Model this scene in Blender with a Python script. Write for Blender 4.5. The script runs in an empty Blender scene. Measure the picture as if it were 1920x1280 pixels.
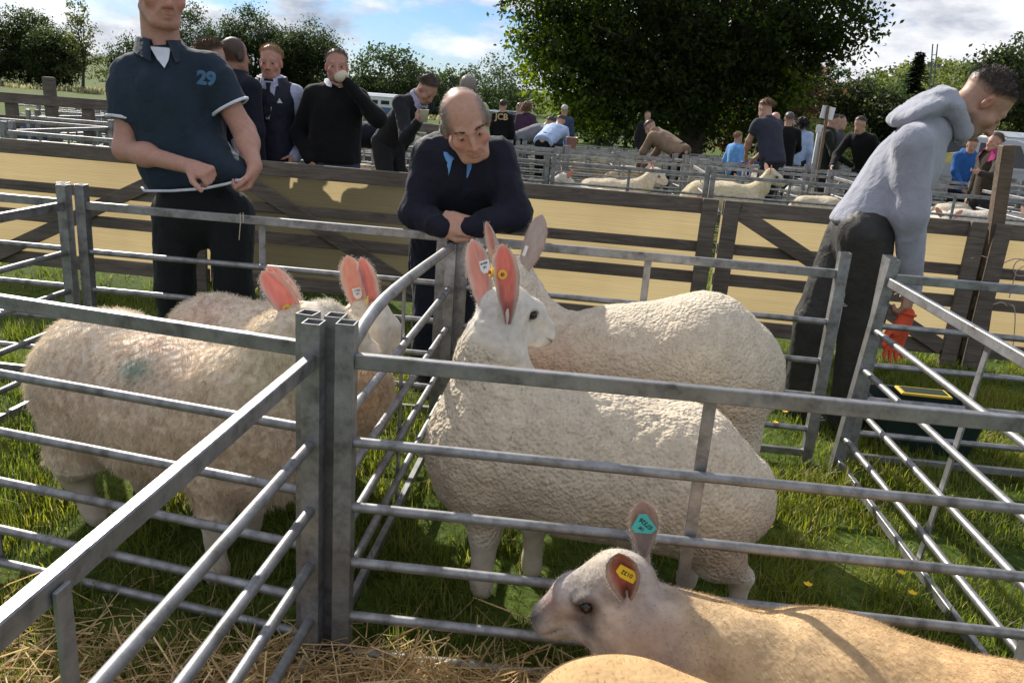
import bpy, math, random
import numpy as np
from mathutils import Vector, Matrix

R = math.radians
SC = bpy.context.scene
COL = SC.collection
rnd = random.Random(7)
NP = np.random.default_rng(11)

# ------------------------------------------------------------------ camera
FPX, PITCH, ROLL, CAMH = 1556.5, R(16.9), R(4.4), 1.394
_f = np.array([0, math.cos(PITCH), -math.sin(PITCH)])
_u = np.array([0, math.sin(PITCH), math.cos(PITCH)])
_x = np.array([1.0, 0, 0])
CR = math.cos(ROLL) * _x + math.sin(ROLL) * _u
CU = -math.sin(ROLL) * _x + math.cos(ROLL) * _u
CF = _f
cam = bpy.data.cameras.new('camera')
cam.sensor_width = 36
cam.lens = FPX / 1920 * 36
cam.clip_end = 5000
cam.clip_start = 0.05
camo = bpy.data.objects.new('camera', cam)
COL.objects.link(camo)
M = Matrix.Identity(4)
for i in range(3):
    M[i][0], M[i][1], M[i][2] = CR[i], CU[i], -CF[i]
M[2][3] = CAMH
camo.matrix_world = M
SC.camera = camo

def ray(px, py):
    return (px - 960) / FPX * CR - (py - 640) / FPX * CU + CF
def at(px, py, Y):
    """the point of the place seen at photo pixel px, py at distance Y"""
    d = ray(px, py)
    return Vector(np.array([0, 0, CAMH]) + d * (Y / d[1]))
def atz(px, py, z):
    d = ray(px, py)
    return Vector(np.array([0, 0, CAMH]) + d * ((z - CAMH) / d[2]))
def gz(x, y):
    return -0.022 * min(max(y - 4.2, 0), 6.8) - 0.0536 * min(max(y - 11, 0), 9) - 0.0249 * min(max(y - 20, 0), 92)

# ------------------------------------------------------------------ light
SUN_AZ, SUN_EL = R(-30), R(33)
sd = Vector((math.sin(SUN_AZ) * math.cos(SUN_EL), math.cos(SUN_AZ) * math.cos(SUN_EL), math.sin(SUN_EL)))
sun = bpy.data.lights.new('sun', 'SUN')
sun.energy = 5.0
sun.angle = R(0.53)
sun.color = (1.0, 0.93, 0.82)
suno = bpy.data.objects.new('sun', sun)
COL.objects.link(suno)
suno.rotation_euler = (-sd).to_track_quat('-Z', 'Y').to_euler()

W = bpy.data.worlds.new('World')
SC.world = W
W.use_nodes = True
wn, wl = W.node_tree.nodes, W.node_tree.links
for n in list(wn): wn.remove(n)
def N_(nodes, t, **kw):
    n = nodes.new(t)
    for k, v in kw.items():
        if k == 'ins':
            for kk, vv in v.items(): n.inputs[kk].default_value = vv
        else: setattr(n, k, v)
    return n
sky = N_(wn, 'ShaderNodeTexSky', sky_type='NISHITA', sun_disc=False, sun_elevation=SUN_EL, sun_rotation=SUN_AZ % (2 * math.pi), air_density=1.0, dust_density=0.25, ozone_density=2.5)
tc = N_(wn, 'ShaderNodeTexCoord')
sep = N_(wn, 'ShaderNodeSeparateXYZ')
wl.new(tc.outputs['Generated'], sep.inputs[0])
zz = N_(wn, 'ShaderNodeMath', operation='ADD', ins={1: 0.10}); wl.new(sep.outputs[2], zz.inputs[0])
zm = N_(wn, 'ShaderNodeMath', operation='MAXIMUM', ins={1: 0.06}); wl.new(zz.outputs[0], zm.inputs[0])
dx = N_(wn, 'ShaderNodeMath', operation='DIVIDE'); wl.new(sep.outputs[0], dx.inputs[0]); wl.new(zm.outputs[0], dx.inputs[1])
dy = N_(wn, 'ShaderNodeMath', operation='DIVIDE'); wl.new(sep.outputs[1], dy.inputs[0]); wl.new(zm.outputs[0], dy.inputs[1])
cmb = N_(wn, 'ShaderNodeCombineXYZ', ins={2: 3.7}); wl.new(dx.outputs[0], cmb.inputs[0]); wl.new(dy.outputs[0], cmb.inputs[1])
mv_ = N_(wn, 'ShaderNodeMapping'); mv_.inputs['Scale'].default_value = (1.0, 1.0, 2.6); mv_.inputs['Location'].default_value = (4.2, 0.3, 0.1); wl.new(tc.outputs['Generated'], mv_.inputs[0])
n1 = N_(wn, 'ShaderNodeTexNoise', ins={'Scale': 3.1, 'Detail': 10.0, 'Roughness': 0.57, 'Distortion': 0.1}); wl.new(mv_.outputs[0], n1.inputs['Vector'])
mask = N_(wn, 'ShaderNodeMapRange', interpolation_type='SMOOTHSTEP', ins={'From Min': 0.395, 'From Max': 0.50}); wl.new(n1.outputs['Fac'], mask.inputs['Value'])
# grey undersides where the cloud is thick
n2 = N_(wn, 'ShaderNodeTexNoise', ins={'Scale': 5.5, 'Detail': 6.0, 'Roughness': 0.6}); wl.new(mv_.outputs[0], n2.inputs['Vector'])
thick = N_(wn, 'ShaderNodeMapRange', interpolation_type='SMOOTHSTEP', ins={'From Min': 0.40, 'From Max': 0.68}); wl.new(n2.outputs['Fac'], thick.inputs['Value'])
ccol = N_(wn, 'ShaderNodeMix', data_type='RGBA', ins={6: (8.4, 8.5, 8.7, 1), 7: (2.8, 3.2, 4.1, 1)}); wl.new(thick.outputs[0], ccol.inputs[0])
mx = N_(wn, 'ShaderNodeMix', data_type='RGBA'); wl.new(mask.outputs[0], mx.inputs[0]); tint = N_(wn, 'ShaderNodeMix', data_type='RGBA', blend_type='MULTIPLY', ins={0: 1.0, 7: (.42, .58, .90, 1)}); wl.new(sky.outputs[0], tint.inputs[6]); wl.new(tint.outputs[2], mx.inputs[6]); wl.new(ccol.outputs[2], mx.inputs[7])
bg = N_(wn, 'ShaderNodeBackground', ins={'Strength': 0.09}); wl.new(mx.outputs[2], bg.inputs[0])
wo = N_(wn, 'ShaderNodeOutputWorld'); wl.new(bg.outputs[0], wo.inputs[0])

SC.view_settings.view_transform = 'Standard'
SC.view_settings.look = 'None'
SC.view_settings.gamma = 1
SC.view_settings.exposure = 0.52
try:
    SC.cycles.use_denoising = True
    SC.cycles.max_bounces = 8
    SC.cycles.transparent_max_bounces = 12
except Exception: pass

# ------------------------------------------------------------------ object helpers
def tag(o, label=None, cat=None, group=None, kind=None):
    if label: o['label'] = label
    if cat: o['category'] = cat
    if group: o['group'] = group
    if kind: o['kind'] = kind
    return o
def empty(name, loc=(0, 0, 0), rz=0.0, label=None, cat=None, group=None):
    o = bpy.data.objects.new(name, None)
    o.empty_display_size = 0.1
    COL.objects.link(o)
    o.location = loc
    o.rotation_euler = (0, 0, rz)
    return tag(o, label, cat, group)
def link(name, me, mat=None, parent=None):
    o = bpy.data.objects.new(name, me)
    COL.objects.link(o)
    if mat is not None and len(me.materials) == 0: me.materials.append(mat)
    if parent is not None: o.parent = parent
    return o
def npmesh(name, V, F, smooth=True, mats=None, fmat=None, cols=None):
    """V (n,3); F (m,k) array, or list of such arrays"""
    V = np.asarray(V, dtype=np.float32)
    Fs = F if isinstance(F, list) else [F]
    Fs = [np.asarray(f, dtype=np.int32) for f in Fs if len(f)]
    me = bpy.data.meshes.new(name)
    me.vertices.add(len(V)); me.vertices.foreach_set('co', V.ravel())
    loops = np.concatenate([f.ravel() for f in Fs])
    tot = np.concatenate([np.full(len(f), f.shape[1], np.int32) for f in Fs])
    start = np.concatenate([[0], np.cumsum(tot)[:-1]]).astype(np.int32)
    me.loops.add(len(loops)); me.loops.foreach_set('vertex_index', loops)
    me.polygons.add(len(tot)); me.polygons.foreach_set('loop_start', start); me.polygons.foreach_set('loop_total', tot)
    if smooth: me.polygons.foreach_set('use_smooth', np.ones(len(tot), bool))
    if mats:
        for m in mats: me.materials.append(m)
        if fmat is not None: me.polygons.foreach_set('material_index', np.asarray(fmat, np.int32))
    if cols is not None:
        a = me.color_attributes.new('Col', 'FLOAT_COLOR', 'POINT')
        c = np.ones((len(V), 4), np.float32); c[:, :3] = cols
        a.data.foreach_set('color', c.ravel())
    me.update(calc_edges=True)
    return me

class MB:
    """collects boxes, tubes and prisms; built as ONE mesh"""
    def __init__(s): s.v, s.f, s.sm = [], [], []
    def add(s, vs, fs, smooth=False):
        b = len(s.v); s.v += [tuple(v) for v in vs]
        s.f += [tuple(i + b for i in f) for f in fs]; s.sm += [smooth] * len(fs)
    def box(s, c, h, rot=None):
        c = Vector(c); vs = []
        for i in range(8):
            p = Vector(((i & 1) * 2 - 1, (i >> 1 & 1) * 2 - 1, (i >> 2 & 1) * 2 - 1))
            p = Vector((p.x * h[0], p.y * h[1], p.z * h[2]))
            if rot is not None: p = rot @ p
            vs.append(c + p)
        s.add(vs, [(0, 2, 3, 1), (4, 5, 7, 6), (0, 1, 5, 4), (2, 6, 7, 3), (0, 4, 6, 2), (1, 3, 7, 5)])
    def bbox(s, c, h, b=0.004, rot=None):
        """box with bevelled vertical and horizontal edges"""
        c = Vector(c); vs = []; hx, hy, hz = h; b = min(b, hx * .9, hy * .9, hz * .9)
        ring = [(hx - b, -hy), (hx, -hy + b), (hx, hy - b), (hx - b, hy), (-hx + b, hy), (-hx, hy - b), (-hx, -hy + b), (-hx + b, -hy)]
        def rg(z, ins):
            o = []
            for x, y in ring:
                o.append(Vector((x - math.copysign(ins, x), y - math.copysign(ins, y), z)))
            return o
        allp = rg(-hz, b * .8) + rg(-hz + b, 0) + rg(hz - b, 0) + rg(hz, b * .8)
        for p in allp: vs.append(c + (rot @ p if rot is not None else p))
        fs = [tuple(range(7, -1, -1)), tuple(range(24, 32))]
        for k in range(3):
            for i in range(8):
                j = (i + 1) % 8
                fs.append((k * 8 + i, k * 8 + j, k * 8 + 8 + j, k * 8 + 8 + i))
        s.add(vs, fs)
    def beam(s, a, b, w, h, bev=0.004, up=(0, 0, 1)):
        """rectangular bar from a to b; w across, h along up"""
        a, b = Vector(a), Vector(b); d = b - a; L = d.length; d.normalize()
        u = Vector(up); sd_ = d.cross(u); 
        if sd_.length < 1e-4: sd_ = d.cross(Vector((0, 1, 0)))
        sd_.normalize(); u = sd_.cross(d)
        rot = Matrix((sd_, u, -d)).transposed() if False else Matrix((d, -sd_, u)).transposed()
        s.bbox((a + b) / 2, (L / 2, w / 2, h / 2), bev, rot)
    def tube(s, pts, r, n=10, cap=True):
        pts = [Vector(p) for p in pts]; m = len(pts)
        rs = r if isinstance(r, (list, tuple)) else [r] * m
        vs = []; prev = None
        for i, p in enumerate(pts):
            t = (pts[min(i + 1, m - 1)] - pts[max(i - 1, 0)]).normalized()
            if prev is None:
                a = t.orthogonal().normalized()
            else:
                a = prev - t * prev.dot(t)
                a = a.normalized() if a.length > 1e-6 else t.orthogonal().normalized()
            prev = a; b = t.cross(a)
            for k in range(n):
                an = 2 * math.pi * k / n
                vs.append(p + a * (math.cos(an) * rs[i]) + b * (math.sin(an) * rs[i]))
        fs = []
        for i in range(m - 1):
            for k in range(n):
                j = (k + 1) % n
                fs.append((i * n + k, i * n + j, i * n + n + j, i * n + n + k))
        s.add(vs, fs, True)
        if cap: s.add(vs[:n], [tuple(range(n - 1, -1, -1))]); s.add(vs[-n:], [tuple(range(n))])
    def lathe(s, c, prof, n=16):
        c = Vector(c); vs = [c + Vector((r * math.cos(2 * math.pi * k / n), r * math.sin(2 * math.pi * k / n), z)) for r, z in prof for k in range(n)]
        fs = [(i * n + k, i * n + (k + 1) % n, i * n + n + (k + 1) % n, i * n + n + k) for i in range(len(prof) - 1) for k in range(n)]
        s.add(vs, fs, True)
    def prism(s, pts, off):
        """flat outline pts extruded by the vector off"""
        n = len(pts); off = Vector(off); a = [Vector(p) for p in pts]; b = [p + off for p in a]
        s.add(a + b, [tuple(range(n - 1, -1, -1)), tuple(range(n, 2 * n))] + [(i, (i + 1) % n, n + (i + 1) % n, n + i) for i in range(n)])
    def mesh(s, name):
        me = bpy.data.meshes.new(name); me.from_pydata(s.v, [], s.f)
        me.polygons.foreach_set('use_smooth', np.array(s.sm, bool)); me.update()
        return me
    def build(s, name, mat=None, parent=None): return link(name, s.mesh(name), mat, parent)

def kids(o): return [c for c in o.children]
def copy_tree(o, parent=None):
    c = o.copy(); COL.objects.link(c)
    if parent is not None:
        c.parent = parent; c.matrix_parent_inverse = o.matrix_parent_inverse.copy()
    for ch in list(o.children): copy_tree(ch, c)
    return c

# ------------------------------------------------------------------ materials
def mat_new(name):
    m = bpy.data.materials.new(name); m.use_nodes = True
    nt = m.node_tree
    b = nt.nodes['Principled BSDF']
    return m, nt.nodes, nt.links, b
def ramp(nodes, links, src, stops):
    r = nodes.new('ShaderNodeValToRGB'); e = r.color_ramp.elements
    while len(e) < len(stops): e.new(0.5)
    for i, (p, c) in enumerate(stops):
        e[i].position = p; e[i].color = (*c, 1)
    links.new(src, r.inputs[0]); return r
def noise(nodes, links, scale, detail=4, rough=0.55, coord='Object', vec=None, dist=0.0):
    n = nodes.new('ShaderNodeTexNoise')
    n.inputs['Scale'].default_value = scale; n.inputs['Detail'].default_value = detail
    n.inputs['Roughness'].default_value = rough; n.inputs['Distortion'].default_value = dist
    if vec is None:
        t = nodes.new('ShaderNodeTexCoord'); vec = t.outputs[coord]
    links.new(vec, n.inputs['Vector']); return n
def bump(nodes, links, src, b, strength=0.4, dist=0.01, chain=None):
    k = nodes.new('ShaderNodeBump'); k.inputs['Strength'].default_value = strength; k.inputs['Distance'].default_value = dist
    links.new(src, k.inputs['Height'])
    if chain is not None: links.new(chain.outputs[0], k.inputs['Normal'])
    links.new(k.outputs[0], b.inputs['Normal']); return k
def mapped(nodes, links, scale, coord='Object', rot=(0, 0, 0)):
    t = nodes.new('ShaderNodeTexCoord'); mp = nodes.new('ShaderNodeMapping')
    mp.inputs['Scale'].default_value = scale; mp.inputs['Rotation'].default_value = rot
    links.new(t.outputs[coord], mp.inputs[0]); return mp.outputs[0]
def simple(name, c0, c1, scale=8, rough=0.7, metal=0.0, bstr=0.15, bdist=0.005, detail=5, spec=0.4, bscale=None):
    m, n, l, b = mat_new(name)
    t = noise(n, l, scale, detail)
    r = ramp(n, l, t.outputs['Fac'], [(0.3, c0), (0.7, c1)])
    l.new(r.outputs[0], b.inputs['Base Color'])
    b.inputs['Roughness'].default_value = rough; b.inputs['Metallic'].default_value = metal
    b.inputs['Specular IOR Level'].default_value = spec
    if bstr > 0:
        t2 = noise(n, l, bscale or scale * 4, 4)
        bump(n, l, t2.outputs['Fac'], b, bstr, bdist)
    return m

def steel_mat():
    m, n, l, b = mat_new('galvanised_steel')
    t = noise(n, l, 22, 6, 0.65); t2 = noise(n, l, 5, 3)
    v = n.new('ShaderNodeTexVoronoi'); v.inputs['Scale'].default_value = 70
    tcx = n.new('ShaderNodeTexCoord'); l.new(tcx.outputs['Object'], v.inputs['Vector'])
    r1 = ramp(n, l, t.outputs['Fac'], [(0.28, (0.13, 0.13, 0.13)), (0.5, (0.29, 0.295, 0.305)), (0.75, (0.41, 0.415, 0.43))])
    r2 = ramp(n, l, t2.outputs['Fac'], [(0.35, (0.72, 0.70, 0.66)), (0.65, (1.05, 1.05, 1.08))])
    mu = N_(n, 'ShaderNodeMix', data_type='RGBA', blend_type='MULTIPLY', ins={0: 1.0})
    l.new(r1.outputs[0], mu.inputs[6]); l.new(r2.outputs[0], mu.inputs[7])
    l.new(mu.outputs[2], b.inputs['Base Color'])
    b.inputs['Metallic'].default_value = 0.65
    rr = N_(n, 'ShaderNodeMapRange', ins={'From Min': 0.3, 'From Max': 0.7, 'To Min': 0.55, 'To Max': 0.40}); l.new(t.outputs['Fac'], rr.inputs[0])
    l.new(rr.outputs[0], b.inputs['Roughness'])
    k = bump(n, l, t.outputs['Fac'], b, 0.25, 0.002)
    bump(n, l, v.outputs['Distance'], b, 0.12, 0.001, k)
    return m
STEEL = steel_mat()

def wood_mat(name, c0, c1, c2):
    m, n, l, b = mat_new(name)
    tcx = n.new('ShaderNodeTexCoord')
    oi = n.new('ShaderNodeObjectInfo')
    mp = n.new('ShaderNodeMapping'); mp.inputs['Scale'].default_value = (1.6, 22, 22)
    ad = N_(n, 'ShaderNodeVectorMath', operation='ADD'); l.new(tcx.outputs['Object'], ad.inputs[0]); l.new(oi.outputs['Random'], ad.inputs[1])
    l.new(ad.outputs[0], mp.inputs[0])
    t = noise(n, l, 2.2, 8, 0.65, vec=mp.outputs[0], dist=1.2)
    t2 = noise(n, l, 3.0, 4)
    r = ramp(n, l, t.outputs['Fac'], [(0.25, c0), (0.5, c1), (0.78, c2)])
    r2 = ramp(n, l, t2.outputs['Fac'], [(0.3, (0.6, 0.58, 0.55)), (0.7, (1.15, 1.12, 1.1))])
    mu = N_(n, 'ShaderNodeMix', data_type='RGBA', blend_type='MULTIPLY', ins={0: 1.0}); l.new(r.outputs[0], mu.inputs[6]); l.new(r2.outputs[0], mu.inputs[7])
    l.new(mu.outputs[2], b.inputs['Base Color'])
    b.inputs['Roughness'].default_value = 0.8
    bump(n, l, t.outputs['Fac'], b, 0.5, 0.004)
    return m
WOOD = wood_mat('weathered_wood', (0.05, 0.04, 0.033), (0.13, 0.108, 0.09), (0.22, 0.19, 0.16))
POSTWOOD = wood_mat('brown_post_wood', (0.06, 0.04, 0.028), (0.14, 0.1, 0.07), (0.22, 0.16, 0.11))
# ------------------------------------------------------------------ the ground
def ground_mat():
    m, n, l, b = mat_new('turf')
    t = noise(n, l, 1.3, 6, 0.6); t2 = noise(n, l, 30, 4, 0.7)
    r = ramp(n, l, t.outputs['Fac'], [(0.3, (0.045, 0.075, 0.016)), (0.55, (0.085, 0.13, 0.028)), (0.75, (0.15, 0.16, 0.05))])
    r2 = ramp(n, l, t2.outputs['Fac'], [(0.3, (0.45, 0.4, 0.35)), (0.7, (1.2, 1.2, 1.0))])
    mu = N_(n, 'ShaderNodeMix', data_type='RGBA', blend_type='MULTIPLY', ins={0: 1.0}); l.new(r.outputs[0], mu.inputs[6]); l.new(r2.outputs[0], mu.inputs[7])
    l.new(mu.outputs[2], b.inputs['Base Color']); b.inputs['Roughness'].default_value = 0.95
    b.inputs['Specular IOR Level'].default_value = 0.1
    bump(n, l, t2.outputs['Fac'], b, 0.8, 0.02)
    return m
TURF = ground_mat()
ys = [-30, -6, 0, 2, 4.2, 8, 11, 15, 20, 40, 70, 112, 200, 500, 2500]
xs = [-2500, -600, -150, -60, -20, -6, 0, 6, 20, 60, 150, 600, 2500]
GV = [(x, y, gz(x, y)) for y in ys for x in xs]
nx_ = len(xs)
GF = [(j * nx_ + i, j * nx_ + i + 1, (j + 1) * nx_ + i + 1, (j + 1) * nx_ + i) for j in range(len(ys) - 1) for i in range(nx_ - 1)]
tag(link('ground', npmesh('ground', GV, np.array(GF)), TURF), kind='structure')

# ------------------------------------------------------------------ blades of grass and straw
def blade_mat(name, stops, trans=0.45):
    m, n, l, b = mat_new(name)
    at_ = n.new('ShaderNodeAttribute'); at_.attribute_name = 'Col'
    l.new(at_.outputs['Color'], b.inputs['Base Color'])
    b.inputs['Roughness'].default_value = 0.5; b.inputs['Specular IOR Level'].default_value = 0.35
    tr = n.new('ShaderNodeBsdfTranslucent'); 
    ms = n.new('ShaderNodeMixShader'); ms.inputs[0].default_value = trans
    hs = N_(n, 'ShaderNodeHueSaturation', ins={'Saturation': 1.1, 'Value': 1.9}); l.new(at_.outputs['Color'], hs.inputs['Color']); l.new(hs.outputs[0], tr.inputs[0])
    l.new(b.outputs[0], ms.inputs[1]); l.new(tr.outputs[0], ms.inputs[2])
    l.new(ms.outputs[0], n['Material Output'].inputs['Surface'])
    return m
GRASSM = blade_mat('grass_blade', None, 0.5)

def vnoise(p, seed=0):
    """smooth 3-D value noise in numpy, 0..1"""
    p = np.asarray(p, np.float64); i = np.floor(p).astype(np.int64); f = p - i; f = f * f * (3 - 2 * f)
    def h(a):
        n = (a[..., 0] * 73856093) ^ (a[..., 1] * 19349663) ^ (a[..., 2] * 83492791) ^ (seed * 2654435761)
        n = (n ^ (n >> 13)) * 1274126177 & 0x7fffffff
        n = (n ^ (n >> 16)) & 0xffff
        return n / 65535.0
    r = 0
    for c in range(8):
        o = np.array([c & 1, c >> 1 & 1, c >> 2 & 1])
        w = np.prod(np.where(o, f, 1 - f), axis=-1)
        r = r + w * h(i + o)
    return r
def fbm(p, seed=0, octv=3):
    s = 0; a = 0.5
    for k in range(octv):
        s = s + a * vnoise(p * (2 ** k), seed + k); a *= 0.5
    return s / (1 - 0.5 ** octv)

def blades(base, hgt, wid, ang, lean, col, bend=0.5):
    """three-level blades; arrays of length n"""
    n = len(base); d = np.c_[np.cos(ang), np.sin(ang), np.zeros(n)]; s = np.c_[-np.sin(ang), np.cos(ang), np.zeros(n)]
    up = np.array([0, 0, 1.0])
    V = np.zeros((n, 5, 3)); w = wid[:, None] * s
    c1 = base + (d * (lean * 0.35)[:, None] + up * 0.55) * hgt[:, None]
    c2 = base + (d * lean[:, None] + up * np.sqrt(np.clip(1 - (lean * bend) ** 2, .1, 1))[:, None]) * hgt[:, None]
    V[:, 0] = base - w * .5; V[:, 1] = base + w * .5; V[:, 2] = c1 - w * .42; V[:, 3] = c1 + w * .42; V[:, 4] = c2
    o = (np.arange(n) * 5)[:, None]
    Q = o + np.array([0, 1, 3, 2]); T = o + np.array([2, 3, 4])
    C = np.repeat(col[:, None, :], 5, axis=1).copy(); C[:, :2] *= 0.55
    return V.reshape(-1, 3), Q, T, C.reshape(-1, 3)
def grass_patch(n, x0, x1, y0, y1, h=(0.026, 0.072), seed=1, wid=(0.0025, 0.005), keep=None):
    g = np.random.default_rng(seed)
    x = g.uniform(x0, x1, n); y = g.uniform(y0, y1, n)
    # only what a camera near the photograph's place can see
    dens = fbm(np.c_[x * 5.5, y * 5.5, np.zeros(n)], 5)
    k = (g.uniform(0, 1, n) < np.clip(dens * 3.4 - 1.05, 0.10, 1))
    if keep is not None: k &= keep(x, y)
    x, y, dens = x[k], y[k], dens[k]; n = len(x)
    z = np.array([gz(0, b) for b in y]) - 0.004
    hh = g.uniform(h[0], h[1], n) * (0.35 + 1.4 * dens) * np.where(g.uniform(0, 1, n) < .06, 1.5, 1)
    w = g.uniform(wid[0], wid[1], n)
    a = g.uniform(0, 2 * np.pi, n) * 1.0 + fbm(np.c_[x * 3, y * 3, np.ones(n)], 9) * 5
    ln = np.abs(g.normal(0.5, 0.4, n))
    t = g.uniform(0, 1, n)[:, None]; pale = (g.uniform(0, 1, n) < 0.08)[:, None]
    col = (1 - t) * np.array([0.10, 0.145, 0.02]) + t * np.array([0.22, 0.26, 0.05])
    pv = fbm(np.c_[x * 1.1, y * 1.1, np.ones(n) * 3], 21)[:, None]
    col = col * (0.62 + 0.55 * pv) * np.where(pv > .55, [1.12, 1.0, .9], [1, 1, 1])
    col = np.where(pale, np.array([0.30, 0.25, 0.12]), col)
    return blades(np.c_[x, y, z], hh, w, a, ln, col)
def join_b(parts):
    V, Q, T, C = [], [], [], []; o = 0
    for v, q, t, c in parts:
        V.append(v); Q.append(q + o); T.append(t + o); C.append(c); o += len(v)
    return np.concatenate(V), [np.concatenate(Q), np.concatenate(T)], np.concatenate(C)
inview = lambda x, y: np.abs(x) < 0.75 * y + 0.5
gp = [grass_patch(190000, -2.6, 3.2, 1.15, 4.9, seed=3, keep=inview),
      grass_patch(40000, -4.5, 5.5, 4.9, 10, h=(0.03, 0.08), wid=(0.005, 0.009), seed=4, keep=inview),
      grass_patch(40000, -14, 16, 10, 28, h=(0.04, 0.1), wid=(0.012, 0.025), seed=5, keep=inview)]
V_, F_, C_ = join_b(gp)
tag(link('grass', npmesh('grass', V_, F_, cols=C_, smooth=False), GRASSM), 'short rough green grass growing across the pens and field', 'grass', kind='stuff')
# long pale grass along the far edge of the field
g = np.random.default_rng(8); n = 9000
x = g.uniform(-95, -8, n); y = g.uniform(88, 112, n); z = np.array([gz(0, b) for b in y])
c_ = g.uniform(.8, 1.2, (n, 1)) * np.array([0.24, 0.23, 0.13])
V_, F_, C_ = join_b([blades(np.c_[x, y, z], g.uniform(.3, .65, n), g.uniform(.12, .3, n), g.uniform(0, 6.3, n), np.abs(g.normal(.3, .2, n)), c_)])
tag(link('meadow_grass', npmesh('meadow_grass', V_, F_, cols=C_, smooth=False), GRASSM), 'long pale seeding grass along the far edge of the field', 'grass', kind='stuff')
# buttercups
def buttercup(x, y, lab):
    m = MB(); z = gz(x, y); h = 0.11
    m.tube([(x, y, z), (x + .01, y, z + h * .6), (x + .012, y - .01, z + h)], 0.0012, 5)
    o = m.build('buttercup', simple('buttercup_stem', (.06, .12, .02), (.1, .16, .03), 10) if 'buttercup_stem' not in bpy.data.materials else bpy.data.materials['buttercup_stem'])
    p = MB()
    for k in range(5):
        a = k * 1.2566; d = Vector((math.cos(a), math.sin(a), 0)); s_ = Vector((-d.y, d.x, 0)); c = Vector((x + .012, y - .01, z + h))
        p.add([c, c + d * .008 - s_ * .006 + Vector((0, 0, .003)), c + d * .014 + Vector((0, 0, .006)), c + d * .008 + s_ * .006 + Vector((0, 0, .003))], [(0, 1, 2, 3)])
    p.build('petals', bpy.data.materials.get('buttercup_yellow') or simple('buttercup_yellow', (.8, .45, .01), (.85, .55, .02), 10), o)
    tag(o, lab, 'flower', 'buttercups in the grass')
for (a, b_) in ((1472, 905), (1434, 984), (1505, 1092), (1465, 770), (1447, 790), (1456, 690), (1610, 870), (1700, 1108), (1680, 1070)):
    p = atz(a, b_, 0.11)
    buttercup(p.x, p.y, 'small yellow buttercup among the green grass of the pens')

def straw_stuff():
    g = np.random.default_rng(31); parts = []
    def strands(n, cx, cy, sx, sy, zt, seed):
        g = np.random.default_rng(seed)
        x = g.normal(cx, sx, n); y = g.normal(cy, sy, n)
        k = (y < 1.72 - 0.06 * (x + .33)) | (g.uniform(0, 1, n) < .12)
        k &= y > 0.7
        x, y = x[k], y[k]; n = len(x)
        z = np.abs(g.normal(0.0, zt, n)) + .006
        L = g.uniform(.06, .24, n); a = g.uniform(0, 2 * np.pi, n); el = g.normal(0.05, 0.3, n)
        d = np.c_[np.cos(a) * np.cos(el), np.sin(a) * np.cos(el), np.sin(el)]
        s = np.cross(d, g.normal(0, 1, (n, 3))); s /= np.linalg.norm(s, axis=1)[:, None]
        w = g.uniform(.0022, .0045, n)[:, None]
        b = np.c_[x, y, z]; b0 = b - d * L[:, None] / 2; b1 = b + d * L[:, None] / 2
        b0[:, 2] = np.maximum(b0[:, 2], .004); b1[:, 2] = np.maximum(b1[:, 2], .004)
        mid = (b0 + b1) / 2 + g.normal(0, .008, (n, 3))
        nn = np.cross(d, s) * w * .5
        V = np.stack([b0 - s * w / 2, b0 + nn, b0 + s * w / 2, mid - s * w / 2, mid + nn, mid + s * w / 2, b1 - s * w / 2, b1 + nn, b1 + s * w / 2], 1)
        o = (np.arange(n) * 9)[:, None]
        Q = np.concatenate([o + np.array(q) for q in ([0, 1, 4, 3], [1, 2, 5, 4], [3, 4, 7, 6], [4, 5, 8, 7])])
        t = g.uniform(0, 1, (n, 1)); c = (1 - t) * np.array([.44, .30, .14]) + t * np.array([.74, .57, .30]); c *= g.uniform(.6, 1.15, (n, 1))
        return V.reshape(-1, 3), Q, np.repeat(c, 9, axis=0)
    o = 0; V, Q, C = [], [], []
    for a in ((5200, -0.9, 1.25, .40, .25, .03, 1), (5200, -.12, 1.5, .26, .13, .042, 2), (2000, .35, 1.35, .40, .2, .018, 3), (420, .05, 1.78, .5, .16, .01, 4), (300, -.9, 1.75, .3, .14, .008, 5)):
        v, q, c = strands(*a); V.append(v); Q.append(q + o); C.append(c); o += len(v)
    return np.concatenate(V), np.concatenate(Q), np.concatenate(C)
V_, F_, C_ = straw_stuff()
STRAW = blade_mat('straw', None, 0.25)
tag(link('straw', npmesh('straw', V_, F_, cols=C_, smooth=False), STRAW), 'loose golden straw bedding spread in the nearest pens', 'straw', kind='stuff')

# ------------------------------------------------------------------ sheep hurdles
ZR = [0.80, 0.606, 0.443, 0.297, 0.150, 0.045]      # rail heights
HL, HP = 1.57, 0.886                                 # length, post height
def post_mesh(h, s=0.0205, wall=0.003):
    m = MB(); a, b = s, s - wall
    o = [(-a, -a), (a, -a), (a, a), (-a, a)]; i = [(-b, -b), (b, -b), (b, b), (-b, b)]
    vs = [(x, y, 0) for x, y in o] + [(x, y, h) for x, y in o] + [(x, y, h) for x, y in i] + [(x, y, h - .12) for x, y in i]
    fs = [(3, 2, 1, 0)]
    for k in range(4):
        j = (k + 1) % 4
        fs += [(k, j, 4 + j, 4 + k), (4 + k, 4 + j, 8 + j, 8 + k), (8 + k, 8 + j, 12 + j, 12 + k)]
    fs += [(12, 13, 14, 15)]
    m.add(vs, fs); return m.mesh('post')
POSTM = post_mesh(HP); POSTB = post_mesh(.79)
_meshes = {}
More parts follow.
